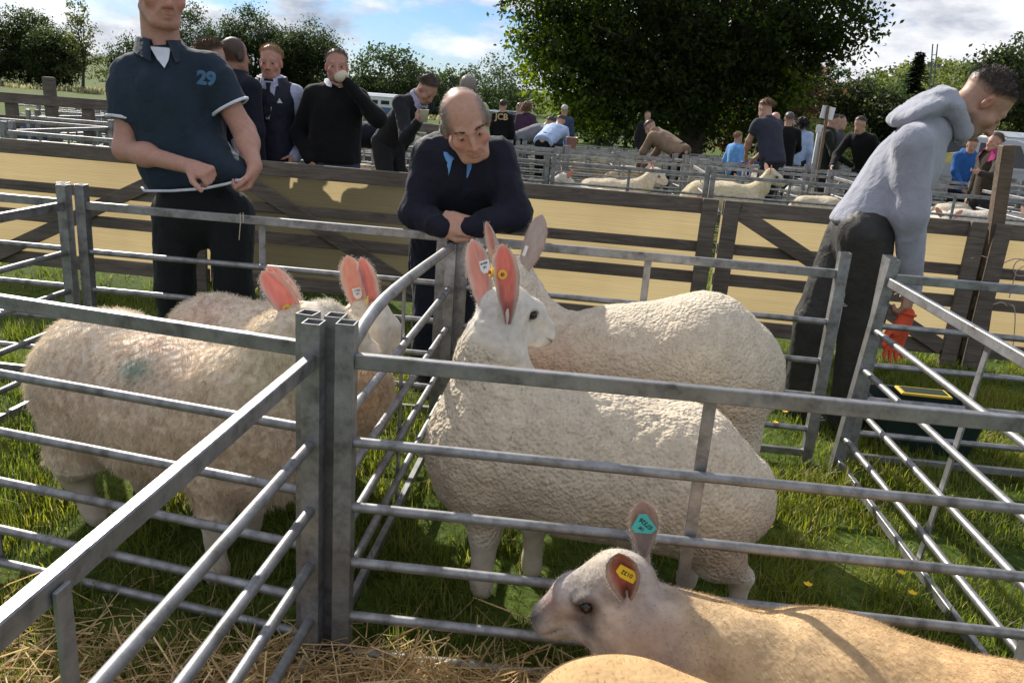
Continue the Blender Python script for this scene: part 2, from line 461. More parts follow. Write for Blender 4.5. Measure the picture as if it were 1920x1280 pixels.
def hmesh(kind, L, bent=False, n=10, bf=.5):
    """meshes of the parts of a hurdle of length L, kept and shared"""
    key = (kind, round(L, 3), bent, n, bf)
    if key in _meshes: return _meshes[key]
    m = MB(); a, b = 0.019, L - 0.019
    if kind == 'top':
        if bent:
            zz_ = [.750, .768, .784, .800, .812, .817, .817, .812, .800, .786, .778]
            tt_ = [0, .05, .10, .15, .21, .28, .36, .48, .67, .86, 1]
            pts = [(a + (b - a) * t, 0, z) for t, z in zip(tt_, zz_)]
            m.tube(pts, 0.0165, 14)
        else:
            m.beam((a, 0, ZR[0]), (b, 0, ZR[0]), 0.022, 0.034, 0.0025)
    elif kind == 'bottom': m.beam((a, 0, ZR[5]), (b, 0, ZR[5]), 0.02, 0.03, 0.002)
    elif kind == 'rail': m.tube([(a, 0, 0), (b, 0, 0)], 0.0125, n)
    elif kind == 'brace': m.bbox((L * bf, 0.0165, (ZR[0] + ZR[5]) / 2), (0.014, 0.003, (ZR[0] - ZR[5]) / 2 + .004), .001)
    elif kind == 'hinge':
        for z in (.0,):
            pts = [(b + .019 + .022 * (1 - math.cos(t)) , .018 * math.sin(t), z) for t in np.linspace(-2.6, 2.6, 12)]
            m.tube(pts, .004, 6)
    elif kind == 'pin':
        m.tube([(b + .045, 0, .12), (b + .045, 0, .72), (b + .045, .012, .735), (b + .045, .04, .735)], .0048, 8)
    me = m.mesh(kind); _meshes[key] = me; return me
def hurdle(A, B, label, group, bent=False, hinge=True, bottom_bar=True, bf=.5):
    A, B = Vector((A[0], A[1], gz(*A))), Vector((B[0], B[1], gz(*B)))
    d = B - A; L = Vector((d.x, d.y)).length
    o = empty('sheep_hurdle', A, 0, label, 'hurdle', group)
    o.rotation_euler = (0, -math.atan2(d.z, L), math.atan2(d.y, d.x))
    def part(nm, me, loc=(0, 0, 0)):
        c = link(nm, me, STEEL, o); c.location = loc; return c
    part('post', POSTM, (0, 0, 0)); part('post', POSTB if bent else POSTM, (L, 0, 0))
    part('top_rail', hmesh('top', L, bent))
    for z in ZR[1:5]: part('rail', hmesh('rail', L), (0, 0, z))
    part('bottom_rail', hmesh('bottom', L) if bottom_bar else hmesh('rail', L), (0, 0, 0 if bottom_bar else ZR[5]))
    part('brace', hmesh('brace', L, bf=bf))
    if hinge:
        part('hinge_loop', hmesh('hinge', L), (0, 0, .68)); part('hinge_loop', hmesh('hinge', L), (0, 0, .2)); part('pin', hmesh('pin', L))
    return o
GN = 'sheep hurdles of the nearest pens'
P0 = Vector((-.364, 1.754)); P1 = Vector((-.268, 3.306)); P2 = Vector((-1.847, 3.432)); P3 = Vector((1.272, 3.184))
hx = lambda px, py, Y: (at(px, py, Y).x, Y)
hurdle(hx(651, 604, 1.722), (1.235, 1.635), 'steel hurdle along the front of the pen holding the two white sheep', GN, hinge=False, bottom_bar=False)
hurdle((-2.30, 2.20), hx(578, 596, 1.775), 'steel hurdle along the front of the pen of shaggy sheep', GN, bottom_bar=False)
hurdle(hx(588, 612, 1.706), (-.585, .15), 'nearest steel hurdle, dividing the straw pens and running towards the viewer', GN, hinge=False, bf=.563)
hurdle(hx(630, 604, 1.772), (-.268, 3.262), 'steel hurdle with a bent round top tube dividing the shaggy sheep from the white sheep', GN, bent=True, hinge=False)
hurdle((-1.822, 3.424), (-.312, 3.335), 'steel hurdle behind the shaggy sheep, in front of the man in the polo shirt', GN, hinge=False)
hurdle((-.225, 3.300), (1.252, 3.184), 'steel hurdle behind the white sheep, between the leaning man and the hooded man', GN)
hr_ = hurdle((1.355, 3.130), (1.30, 1.60), 'steel hurdle at the right side of the white sheep pen, running away from the viewer', GN, hinge=False); hr_.rotation_euler.x = -R(4)
hurdle((1.425, 3.185), (2.98, 3.09), 'steel hurdle in front of the orange glove and green trough', GN, hinge=False)
hurdle((-1.875, 3.385), (-2.02, 2.15), 'steel hurdle at the left side of the shaggy sheep pen', GN, hinge=False)
hurdle((-3.43, 3.54), (-1.905, 3.440), 'steel hurdle at far left in front of the wooden gate', GN, hinge=False)

# ------------------------------------------------------------------ wooden gates with the tan sheet
def sheet_mat():
    m, n, l, b = mat_new('tan_windbreak_sheet')
    v = mapped(n, l, (.8, 1, 70)); t = noise(n, l, 2.0, 5, 0.6, vec=v, dist=.5)
    w = n.new('ShaderNodeTexWave'); w.wave_type = 'BANDS'; w.bands_direction = 'Z'; w.inputs['Scale'].default_value = 34; w.inputs['Distortion'].default_value = 1.5; w.inputs['Detail'].default_value = 3
    l.new(mapped(n, l, (0.2, 1, 1)), w.inputs['Vector'])
    r = ramp(n, l, t.outputs['Fac'], [(0.3, (0.40, 0.32, 0.18)), (0.55, (0.47, 0.38, 0.22)), (0.75, (0.53, 0.44, 0.27))])
    lo_ = noise(n, l, 1.4, 3); r2 = ramp(n, l, lo_.outputs['Fac'], [(0.3, (0.74, 0.72, 0.68)), (0.65, (.94, .93, .9))])
    r3 = ramp(n, l, w.outputs['Fac'], [(0.0, (0.84, 0.83, 0.80)), (0.5, (1, 1, 1))]); m3 = N_(n, 'ShaderNodeMix', data_type='RGBA', blend_type='MULTIPLY', ins={0: 1.0}); l.new(r3.outputs[0], m3.inputs[6]); l.new(r2.outputs[0], m3.inputs[7])
    class _q: outputs = [m3.outputs[2]]
    r2 = _q
    mu = N_(n, 'ShaderNodeMix', data_type='RGBA', blend_type='MULTIPLY', ins={0: 1.0}); l.new(r.outputs[0], mu.inputs[6]); l.new(r2.outputs[0], mu.inputs[7])
    l.new(mu.outputs[2], b.inputs['Base Color']); b.inputs['Roughness'].default_value = .6
    tr = n.new('ShaderNodeBsdfTranslucent'); l.new(mu.outputs[2], tr.inputs[0])
    ms = n.new('ShaderNodeMixShader'); ms.inputs[0].default_value = .72
    l.new(b.outputs[0], ms.inputs[1]); l.new(tr.outputs[0], ms.inputs[2]); l.new(ms.outputs[0], n['Material Output'].inputs['Surface'])
    return m
SHEET = sheet_mat()
YG = 4.92
def gy(x): return YG - 0.0795 * (x - 0.3)
GT = 0.885
def gate(xa, xb, label, diag=None, posts=True):
    a = Vector((xa, gy(xa), gz(0, YG))); b = Vector((xb, gy(xb), gz(0, YG)))
    d = b - a; L = d.length
    o = empty('wooden_gate', a, math.atan2(d.y, d.x), label, 'gate', 'wooden gates lining the alley')
    for k, (z0, z1) in enumerate(((GT - .088, GT), (.572, .634), (.385, .455), (.098, .184))):
        mb = MB(); mb.bbox((L / 2, 0, (z0 + z1) / 2), (L / 2, .011, (z1 - z0) / 2), .003)
        mb.build('board', WOOD, o)
    for x in (.05, L - .05):
        mb = MB(); mb.bbox((x, -.0265, GT / 2 + .02), (.045, .015, GT / 2 - .018), .003); mb.build('upright', WOOD, o)
    if diag:
        z0, z1 = (GT - .06, .14) if diag < 0 else (.14, GT - .06)
        mb = MB(); mb.beam((.09, -.024, z0), (L - .09, -.024, z1), .02, .085, .003); mb.build('diagonal_brace', WOOD, o)
    mb = MB(); nxs = 24; vs = []; fs = []
    for i in range(nxs + 1):
        for z in (.1, .3, .5, .7, GT - .015):
            x = L * i / nxs; vs.append((x, .0145 + .004 * math.sin(i * 1.3 + z * 4) ** 2, z))
    for i in range(nxs):
        for j in range(4): fs.append((i * 5 + j, i * 5 + 5 + j, i * 5 + 6 + j, i * 5 + 1 + j))
    mb.add(vs, fs, True); mb.build('windbreak_sheet', SHEET, o)
    return o
def gx(px, py=330): return at(px, py, YG).x
gate(gx(-110), gx(366), 'weathered wooden gate with tan sheet at far left, brace rising to the right', 1)
gate(gx(382), gx(838), 'weathered wooden gate with tan sheet behind the polo shirt man, brace falling to the right', -1)
gate(gx(848), gx(1350), 'weathered wooden gate with tan sheet and no brace, behind the leaning man', None)
gate(gx(1358), gx(1838), 'weathered wooden gate with tan sheet behind the hooded man', -1)
gate(gx(1848), gx(2300), 'weathered wooden gate with tan sheet at the right edge, behind the tall stake', None)
# ------------------------------------------------------------------ sculpting with distance fields
class Sculpt:
    """shapes blended smoothly and skinned as one continuous surface"""
    def __init__(s, k=0.03): s.ops = []; s.k = k
    def _add(s, fn, lo, hi, k, sub, col): s.ops.append((fn, np.array(lo, float), np.array(hi, float), s.k if k is None else k, sub, col))
    def cap(s, a, b, ra, rb=None, k=None, sub=False, col=None, flat=None):
        """tapered capsule; flat=(axis vector, factor) squashes it along an axis"""
        rb = ra if rb is None else rb
        a, b = np.array(a, float), np.array(b, float); d = b - a; L2 = max(d @ d, 1e-9)
        if flat is not None:
            ax = np.array(flat[0], float); ax /= np.linalg.norm(ax); q = 1 / flat[1]
        def fn(P):
            r = P - a; t = np.clip((r @ d) / L2, 0, 1)
            v = r - t[..., None] * d
            if flat is not None:
                e = v @ ax; v = v + (e * (q - 1))[..., None] * ax
            return np.linalg.norm(v, axis=-1) - (ra + t * (rb - ra))
        m = max(ra, rb); s._add(fn, np.minimum(a, b) - m, np.maximum(a, b) + m, k, sub, col)
    def chain(s, pts, rs, **kw):
        for i in range(len(pts) - 1): s.cap(pts[i], pts[i + 1], rs[i], rs[i + 1], **kw)
    def ell(s, c, r, rot=None, **kw):
        c = np.array(c, float); r = np.array(r, float) if not np.isscalar(r) else np.full(3, r)
        Rm = np.eye(3) if rot is None else np.array(rot)      # columns = local axes
        def fn(P):
            q = (P - c) @ Rm
            k0 = np.linalg.norm(q / r, axis=-1); k1 = np.linalg.norm(q / r ** 2, axis=-1)
            return k0 * (k0 - 1) / np.maximum(k1, 1e-9)
        e = np.sqrt(((Rm * r) ** 2).sum(1)) 
        s._add(fn, c - e, c + e, kw.get('k'), kw.get('sub', False), kw.get('col'))
    def cone(s, a, b, ra, rb, k=None):
        """tapered cylinder with flat ends"""
        a, b = np.array(a, float), np.array(b, float); L = np.linalg.norm(b - a); d = (b - a) / L
        def fn(P):
            r = P - a; t = r @ d; v = np.linalg.norm(r - t[..., None] * d, axis=-1)
            return np.maximum(v - (ra + (rb - ra) * np.clip(t / L, 0, 1)), np.abs(t - L / 2) - L / 2)
        m = max(ra, rb); s._add(fn, np.minimum(a, b) - m, np.maximum(a, b) + m, k, False, None)
    def cut(s, p, n, keep=-1):
        """cuts away everything on the side of the plane the normal points to"""
        p, n = np.array(p, float), np.array(n, float); n /= np.linalg.norm(n)
        s.ops.append((lambda P: (P - p) @ n, None, None, 0.006, 'cut', None))
    def field(s, P):
        d = np.full(P.shape[:-1], 9.0)
        for fn, lo, hi, k, sub, col in s.ops:
            e = fn(P)
            d = s.comb(d, e, k, sub)
        return d
    @staticmethod
    def comb(d, e, k, sub):
        if sub == 'cut':
            h = np.maximum(k - np.abs(d - e), 0) / k; return np.maximum(d, e) + h * h * k / 4
        if sub:
            h = np.maximum(k - np.abs(d + e), 0) / k; return np.maximum(d, -e) + h * h * k / 4
        if k <= 0: return np.minimum(d, e)
        h = np.maximum(k - np.abs(d - e), 0) / k; return np.minimum(d, e) - h * h * k / 4
    def skin(s, h, fine=None, pad=0.03):
        """fine: list of (lo, hi, step) boxes that get smaller cells"""
        los = np.min([o[1] for o in s.ops if o[1] is not None and o[4] is False], axis=0) - pad
        his = np.max([o[2] for o in s.ops if o[1] is not None and o[4] is False], axis=0) + pad
        ax = []
        for i in range(3):
            p = [los[i]]
            while p[-1] < his[i]:
                st = h
                for lo, hi, q in (fine or []):
                    if lo[i] <= p[-1] <= hi[i]: st = min(st, q)
                p.append(p[-1] + st)
            ax.append(np.array(p))
        G = np.stack(np.meshgrid(*ax, indexing='ij'), -1)
        D = np.full(G.shape[:3], 9.0)
        for fn, lo, hi, k, sub, col in s.ops:
            if lo is None: D = s.comb(D, fn(G), k, sub); continue
            m = k + 2.5 * h
            sl = tuple(slice(max(0, np.searchsorted(ax[i], lo[i] - m) - 1), np.searchsorted(ax[i], hi[i] + m) + 1) for i in range(3))
            D[sl] = s.comb(D[sl], fn(G[sl]), k, sub)
        return surfnet(D, ax)

def surfnet(D, ax):
    S = D < 0
    nx, ny, nz = D.shape
    c = np.zeros((nx - 1, ny - 1, nz - 1), np.int8)
    for i in (0, 1):
        for j in (0, 1):
            for k in (0, 1): c += S[i:nx - 1 + i, j:ny - 1 + j, k:nz - 1 + k]
    I = np.argwhere((c > 0) & (c < 8))
    idx = -np.ones(c.shape, np.int64); idx[I[:, 0], I[:, 1], I[:, 2]] = np.arange(len(I))
    acc = np.zeros((len(I), 3)); cnt = np.zeros(len(I))
    cor = [(i, j, k) for i in (0, 1) for j in (0, 1) for k in (0, 1)]
    for a in cor:
        for d in range(3):
            if a[d]: continue
            b = list(a); b[d] = 1
            ia = I + np.array(a); ib = I + np.array(b)
            va = D[ia[:, 0], ia[:, 1], ia[:, 2]]; vb = D[ib[:, 0], ib[:, 1], ib[:, 2]]
            m = (va < 0) != (vb < 0)
            t = np.where(m, va / np.where(m, va - vb, 1), 0)
            pa = np.stack([ax[q][ia[:, q]] for q in range(3)], 1); pb = np.stack([ax[q][ib[:, q]] for q in range(3)], 1)
            acc += (pa + (pb - pa) * t[:, None]) * m[:, None]; cnt += m
    V = acc / cnt[:, None]
    F = []
    for d in range(3):
        sl0 = [slice(1, -1)] * 3; sl1 = [slice(1, -1)] * 3
        sl0[d] = slice(0, -1); sl1[d] = slice(1, None)
        a, b = S[tuple(sl0)], S[tuple(sl1)]
        for m, flip in ((a & ~b, False), (~a & b, True)):
            e = np.argwhere(m)
            if not len(e): continue
            off = np.ones(3, int); off[d] = 0
            e = e + off
            u, v = [(1, 2), (2, 0), (0, 1)][d]
            du = np.zeros(3, int); du[u] = 1; dv = np.zeros(3, int); dv[v] = 1
            q = [e - du - dv, e - dv, e, e - du]
            f = np.stack([idx[p[:, 0], p[:, 1], p[:, 2]] for p in q], 1)
            F.append(f[:, ::-1] if flip else f)
    F = np.concatenate(F)
    # one light smoothing pass
    for _ in range(2):
        A = np.zeros_like(V); n = np.zeros(len(V))
        for i in range(4):
            np.add.at(A, F[:, i], V[F[:, (i + 1) % 4]]); np.add.at(n, F[:, i], 1)
        V = V * .5 + .5 * A / np.maximum(n, 1)[:, None]
    return V, F
def vnormals(V, F):
    N = np.zeros_like(V); n = np.cross(V[F[:, 2]] - V[F[:, 0]], V[F[:, 3]] - V[F[:, 1]])
    for i in range(4): np.add.at(N, F[:, i], n)
    return N / np.maximum(np.linalg.norm(N, axis=1), 1e-12)[:, None]
def sample(V, F, N, n, g, w=None):
    """n random points on a quad surface; w = weight per vertex"""
    A = np.linalg.norm(np.cross(V[F[:, 2]] - V[F[:, 0]], V[F[:, 3]] - V[F[:, 1]]), axis=1) / 2
    if w is not None: A = A * w[F].mean(1)
    f = F[g.choice(len(F), n, p=A / A.sum())]
    u, v = g.uniform(0, 1, (2, n, 1))
    mix = lambda X: (X[f[:, 0]] * (1 - u) + X[f[:, 1]] * u) * (1 - v) + (X[f[:, 3]] * (1 - u) + X[f[:, 2]] * u) * v
    nn = mix(N); return mix(V), nn / np.linalg.norm(nn, axis=1)[:, None]
def hairs(P, D, L, w, g, curl=0.0, steps=3, droop=0.0):
    """ribbons growing from P along D"""
    n = len(P); s = np.cross(D, g.normal(0, 1, (n, 3))); s /= np.linalg.norm(s, axis=1)[:, None] + 1e-9
    cdir = np.cross(D, s); ph = g.uniform(0, 6.28, n)
    rows = []
    for i in range(steps + 1):
        t = i / steps
        c = P + D * (L * t)[:, None] + (s * np.cos(ph + t * 5)[:, None] + cdir * np.sin(ph + t * 5)[:, None]) * (curl * L * t)[:, None]
        c = c + np.array([0, 0, -1.0]) * (droop * L * t * t)[:, None] if np.ndim(droop) or droop else c
        ww = (w * (1 - .85 * t))[:, None]
        rows += [c - s * ww / 2, c + s * ww / 2]
    V = np.stack(rows, 1); m = 2 * (steps + 1)
    o = (np.arange(n) * m)[:, None]
    Q = np.concatenate([o + np.array([2 * i, 2 * i + 1, 2 * i + 3, 2 * i + 2]) for i in range(steps)])
    return V.reshape(-1, 3), Q, m

def frame(fwd, up=(0, 0, 1)):
    """columns: right, forward, up"""
    f = np.array(fwd, float); f /= np.linalg.norm(f); u = np.array(up, float)
    r = np.cross(f, u); r /= np.linalg.norm(r); u = np.cross(r, f)
    return np.stack([r, f, u], 1)
def A3(*a): return np.array(a, float)

# ------------------------------------------------------------------ sheep materials
def wool_mat(name, bs, bd, scale, trans=0.15, crease=0.0):
    m, n, l, b = mat_new(name)
    at_ = n.new('ShaderNodeAttribute'); at_.attribute_name = 'Col'
    t = noise(n, l, scale * .22, 4); r = ramp(n, l, t.outputs['Fac'], [(0.3, (0.84, 0.82, 0.80)), (0.7, (1.08, 1.07, 1.05))])
    mu = N_(n, 'ShaderNodeMix', data_type='RGBA', blend_type='MULTIPLY', ins={0: 1.0}); l.new(at_.outputs['Color'], mu.inputs[6]); l.new(r.outputs[0], mu.inputs[7])
    l.new(mu.outputs[2], b.inputs['Base Color'])
    b.inputs['Roughness'].default_value = 0.9; b.inputs['Specular IOR Level'].default_value = 0.15
    b.inputs['Sheen Weight'].default_value = 0.0 if bs < .3 else .15; b.inputs['Sheen Roughness'].default_value = .5
    v = n.new('ShaderNodeTexVoronoi'); v.feature = 'SMOOTH_F1'; v.inputs['Scale'].default_value = scale
    wrp = noise(n, l, scale * .5, 3)
    t3 = n.new('ShaderNodeTexCoord')
    mv = N_(n, 'ShaderNodeMix', data_type='RGBA', blend_type='LINEAR_LIGHT', ins={0: .0035}); l.new(t3.outputs['Object'], mv.inputs[6]); l.new(wrp.outputs['Color'], mv.inputs[7])
    l.new(mv.outputs[2], v.inputs['Vector'])
    k = bump(n, l, v.outputs['Distance'], b, bs, -bd)
    if crease > 0:
        w = noise(n, l, 9, 4, .5, vec=mapped(n, l, (2.6, 2.6, .3)), dist=.4)
        ca = N_(n, 'ShaderNodeMapRange', ins={'From Min': .36, 'From Max': .44}); l.new(w.outputs['Fac'], ca.inputs[0])
        k = bump(n, l, ca.outputs[0], b, crease, .008, k)
    f = noise(n, l, scale * 3.2, 3); bump(n, l, f.outputs['Fac'], b, bs * .4, bd * .2, k)
    return m
WOOL = wool_mat('crimped_wool', .75, .012, 105, crease=.45)
FACE = wool_mat('short_white_hair', .12, .002, 160)
SHAGGY = wool_mat('shaggy_wool', .9, .016, 48)
TAN = wool_mat('shorn_tan_wool', .28, .007, 90)
def strand_mat(name, trans=.3):
    m = blade_mat(name, None, trans); b = m.node_tree.nodes['Principled BSDF']
    b.inputs['Roughness'].default_value = .85; b.inputs['Specular IOR Level'].default_value = .15
    m.node_tree.nodes['Hue/Saturation/Value'].inputs['Value'].default_value = 1.0 if 'Hue/Saturation/Value' in m.node_tree.nodes else 1
    return m
STRANDM = strand_mat('wool_strand')
def ear_mat():
    m, n, l, b = mat_new('ear_skin')
    at_ = n.new('ShaderNodeAttribute'); at_.attribute_name = 'Col'; l.new(at_.outputs['Color'], b.inputs['Base Color'])
    b.inputs['Roughness'].default_value = .7; b.inputs['Specular IOR Level'].default_value = .2
    tr = n.new('ShaderNodeBsdfTranslucent')
    hs = N_(n, 'ShaderNodeMix', data_type='RGBA', blend_type='MULTIPLY', ins={0: 1.0, 7: (1.0, .74, .66, 1)}); l.new(at_.outputs['Color'], hs.inputs[6]); l.new(hs.outputs[2], tr.inputs[0])
    ms = n.new('ShaderNodeMixShader'); ms.inputs[0].default_value = .42
    l.new(b.outputs[0], ms.inputs[1]); l.new(tr.outputs[0], ms.inputs[2]); l.new(ms.outputs[0], n['Material Output'].inputs['Surface'])
    t = noise(n, l, 60, 4); bump(n, l, t.outputs['Fac'], b, .3, .002)
    return m
EARM = ear_mat()
def gloss(name, col, rough=.15, **kw):
    m, n, l, b = mat_new(name); b.inputs['Base Color'].default_value = (*col, 1); b.inputs['Roughness'].default_value = rough
    for k, v in kw.items(): b.inputs[k].default_value = v
    return m
EYEM = gloss('sheep_eye', (.012, .009, .007), .08)
HOOFM = gloss('hoof', (.05, .04, .035), .6)
YTAG = gloss('yellow_plastic', (.75, .5, .03), .35); RTAG = gloss('red_plastic', (.5, .04, .02), .35)
WTAG = gloss('white_plastic', (.78, .78, .76), .4); TTAG = gloss('turquoise_plastic', (.06, .45, .42), .4)
INK = gloss('black_ink', (.02, .02, .02), .6)

def ear(parent, base, tip, face, width, cup=.3, pink=(.70, .38, .32), back=(.62, .56, .48), curl=0.0, dark=.35, seed=0):
    """leaf-shaped cupped ear; 'face' is the way its hollow opens"""
    base, tip, face = A3(*base), A3(*tip), A3(*face)
    ax = tip - base; L = np.linalg.norm(ax); ax /= L
    face = face - ax * (face @ ax); face /= np.linalg.norm(face); sd_ = np.cross(ax, face)
    nu, nv = 26, 15; V = []; C = []
    g = np.random.default_rng(seed + 3)
    for lay in (0, 1):
        for i in range(nu):
            u = i / (nu - 1)
            w = width * (np.interp(u, [0, .12, .35, .6, .8, .93, 1], [.20, .42, .80, 1, .88, .5, .03]))
            for j in range(nv):
                v = j / (nv - 1) * 2 - 1
                cd = cup * w * (np.interp(u, [0, .25, .7, 1], [3.2, 1.6, .8, .2]))
                p = base + ax * L * u + sd_ * v * w * (1 - .16 * cup * (1 - abs(v))) + face * cd * (v * v - .5)
                p = p + face * curl * L * u * u + sd_ * .02 * L * math.sin(u * 3)
                th = .0045 * min(1, 6 * (1 - u) + .1) * (1 - abs(v) ** 4 * .7)
                if lay: p = p - face * th
                e = max(abs(v), (u - .86) / .14 if u > .86 else 0)
                k = np.clip((e - .62) / .25, 0, 1)
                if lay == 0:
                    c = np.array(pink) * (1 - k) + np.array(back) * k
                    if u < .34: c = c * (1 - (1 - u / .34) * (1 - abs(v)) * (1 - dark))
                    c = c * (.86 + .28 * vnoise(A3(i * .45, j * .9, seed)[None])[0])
                else: c = np.array(back)
                V.append(p); C.append(c)
    F = []
    n0 = nu * nv
    for i in range(nu - 1):
        for j in range(nv - 1):
            a = i * nv + j; F.append((a, a + 1, a + nv + 1, a + nv)); F.append((n0 + a, n0 + a + nv, n0 + a + nv + 1, n0 + a + 1))
    for i in range(nu - 1):
        a = i * nv; F.append((a, a + nv, n0 + a + nv, n0 + a)); a += nv - 1; F.append((a, n0 + a, n0 + a + nv, a + nv))
    for j in range(nv - 1):
        a = (nu - 1) * nv + j; F.append((a, a + 1, n0 + a + 1, n0 + a))
    e = link('ear', npmesh('ear', V, np.array(F), cols=np.array(C)), EARM, parent)
    # soft hairs along the rim
    g = np.random.default_rng(seed); n = 700
    u = g.uniform(.1, 1, n); sgn = np.where(g.uniform(0, 1, n) < .5, -1, 1)
    ii = np.clip((u * (nu - 1)).astype(int), 0, nu - 1); jj = np.where(sgn > 0, nv - 1, 0)
    P = np.array(V)[ii * nv + jj] + g.normal(0, .003, (n, 3)) + ax * g.uniform(-.5, .5, (n, 1)) * L / nu
    D = sd_ * sgn[:, None] + ax * .6 + g.normal(0, .4, (n, 3)); D /= np.linalg.norm(D, axis=1)[:, None]
    hv, hq, m = hairs(P, D, g.uniform(.002, .006, n), np.full(n, .0007), g, .1, 2)
    link('rim_hair', npmesh('rim_hair', hv, hq, cols=np.repeat(np.array(back)[None] * 1.15, len(hv), 0), smooth=False), STRANDM, e)
    return e, lambda u, v=0., o=.003: base + ax * L * u + sd_ * v * np.interp(u, [0, .12, .35, .6, .8, .93, 1], [.20, .42, .80, 1, .88, .5, .03]) * width + face * (curl * L * u * u + cup * width * (v * v - .5) + o), (ax, sd_, face)

def text_mesh(txt, size, mat, name, loc, rot3, parent, ext=.0006, align='CENTER', bold=0.0):
    """solid lettering, turned into a mesh; rot3 columns = text x, text y, normal"""
    cu = bpy.data.curves.new(name, 'FONT'); cu.body = txt; cu.size = size; cu.extrude = ext; cu.align_x = align; cu.align_y = 'CENTER'; cu.offset = bold
    t = bpy.data.objects.new(name, cu); COL.objects.link(t)
    dg = bpy.context.evaluated_depsgraph_get(); me = bpy.data.meshes.new_from_object(t.evaluated_get(dg))
    bpy.data.objects.remove(t); bpy.data.curves.remove(cu)
    M4 = Matrix.Identity(4)
    for i in range(3):
        for j in range(3): M4[i][j] = rot3[i][j]
        M4[i][3] = loc[i]
    me.transform(M4); me.materials.clear()
    return link(name, me, mat, parent)
def flat_tag(parent, name, c, R3, outline, mat, lines=(), th=.0015, size=.01, ink=None):
    """plastic tag with outline in its own plane; R3 columns x, y, normal"""
    R3 = np.array(R3); m = MB()
    m.prism([tuple(c + R3 @ A3(x, y, -th)) for x, y in outline], R3[:, 2] * th * 2)
    o = m.build(name, mat, parent)
    for i, (txt, dy, sz) in enumerate(lines):
        text_mesh(txt, sz, ink or INK, 'printed_number', c + R3 @ A3(0, dy, th + .0006), R3, o)
    return o
def button_tag(parent, c, nrm, mat=None):
    R3 = frame(nrm); m = MB()
    m.tube([tuple(c - R3[:, 1] * .003), tuple(c + R3[:, 1] * .003)], .0125, 18)
    o = m.build('ear_tag', mat or YTAG, parent)
    m = MB(); m.tube([tuple(c + R3[:, 1] * .003), tuple(c + R3[:, 1] * .009)], [.0055, .004], 12); m.build('tag_stud', RTAG, o)
    return o
# ------------------------------------------------------------------ sheep in the near pens
CREAM, PALE, WHITE, PINKW, BRN = A3(.50, .42, .32), A3(.63, .55, .43), A3(.68, .63, .56), A3(.50, .34, .26), A3(.33, .24, .17)
def sheep_head(S, poll, muz, r=.07, k=.022, roman=.012, deep=1.0, ef=.33):
    """skull, nose, jaw of a sheep; returns its frame"""
    poll, muz = A3(*poll), A3(*muz); Fm = frame(muz - poll); f, u, rt = Fm[:, 1], Fm[:, 2], Fm[:, 0]
    L = np.linalg.norm(muz - poll)
    S.ell(poll + f * .02 - u * r * .15, (r * .80, r * 1.0, r * .85), Fm, k=k)
    S.chain([poll + f * .02 + u * r * .12, poll + f * L * .5 + u * (roman + r * .02), muz - f * r * .42 - u * r * .02], [r * .68, r * .52, r * .40], k=k)     # forehead and nose
    S.chain([poll + f * .02 - u * r * .7 * deep, poll + f * L * .5 - u * r * .68 * deep, muz - f * r * .36 - u * r * .46], [r * .62, r * .44, r * .30], k=k)   # jaw
    S.ell(muz - f * r * .38 - u * r * .18, (r * .42, r * .46, r * .40), Fm, k=.015)                 # lips
    for sg in (-1, 1):
        e = poll + f * L * ef + rt * sg * r * .60 + u * r * .10
        S.ell(e + u * .011 - f * .004, (.016, .026, .012), Fm, k=.010)          # brow
        S.ell(e + rt * sg * .013 - u * .004, (.010, .013, .010), Fm, k=.007, sub=True)   # socket
        S.ell(muz + f * .004 + rt * sg * r * .22 + u * .004, (.0055, .011, .006), Fm, k=.004, sub=True)   # nostril
    for sg in (-1, 1): S.ell(muz - f * r * .34 + rt * sg * r * .40 - u * r * .36, (.014, .026, .0024), Fm, k=.004, sub=True)    # mouth line
    return Fm
def eye_at(poll, muz, Fm, r, sg, ef=.33):
    L = np.linalg.norm(A3(*muz) - A3(*poll)); return A3(*poll) + Fm[:, 1] * L * ef + Fm[:, 0] * sg * (r * .60 + .003) + Fm[:, 2] * (r * .10 - .004)
def eyes(root, poll, muz, Fm, r, which=(-1, 1), ef=.33):
    f, u, rt = Fm[:, 1], Fm[:, 2], Fm[:, 0]
    for sg in which:
        e = eye_at(poll, muz, Fm, r, sg, ef)
        m = MB(); n = 14
        vs = [e + .0125 * (rt * math.cos(a) * math.sin(b) + f * math.sin(a) * math.sin(b) + u * math.cos(b)) for b in np.linspace(0, math.pi, 9) for a in np.linspace(0, 2 * math.pi, n, endpoint=False)]
        m.add(vs, [(i * n + k, i * n + (k + 1) % n, i * n + n + (k + 1) % n, i * n + n + k) for i in range(8) for k in range(n)], True)
        m.build('eye', EYEM, root)
def leg(S, pts, rs, k=.03): S.chain(pts, rs, k=k)
def colour(V, spots, base):
    """soft colour patches: (centre, radius, colour)"""
    C = np.repeat(base[None], len(V), 0).copy()
    for c, r, col in spots:
        w = np.exp(-(np.linalg.norm((V - A3(*c)), axis=1) / r) ** 2)[:, None]; C = C * (1 - w) + A3(*col) * w
    return C
def sheep_root(x, y, label, group=None):
    return empty('sheep', (0, 0, 0), 0, label, 'sheep', group)
def finish(root, base):
    """moves the thing's origin to its base on the ground"""
    b = Vector(base); root.location = b
    for c in root.children: c.location = c.location - b

GS = 'sheep in the nearest pens'
def hoofs(root, pts):
    for p in pts:
        m = MB(); p = Vector(p)
        for dx in (-.013, .013): m.tube([p + Vector((dx - .004, 0, .0)), p + Vector((dx, 0, .034))], [.017, .015], 8)
        m.build('hoof', HOOFM, root)

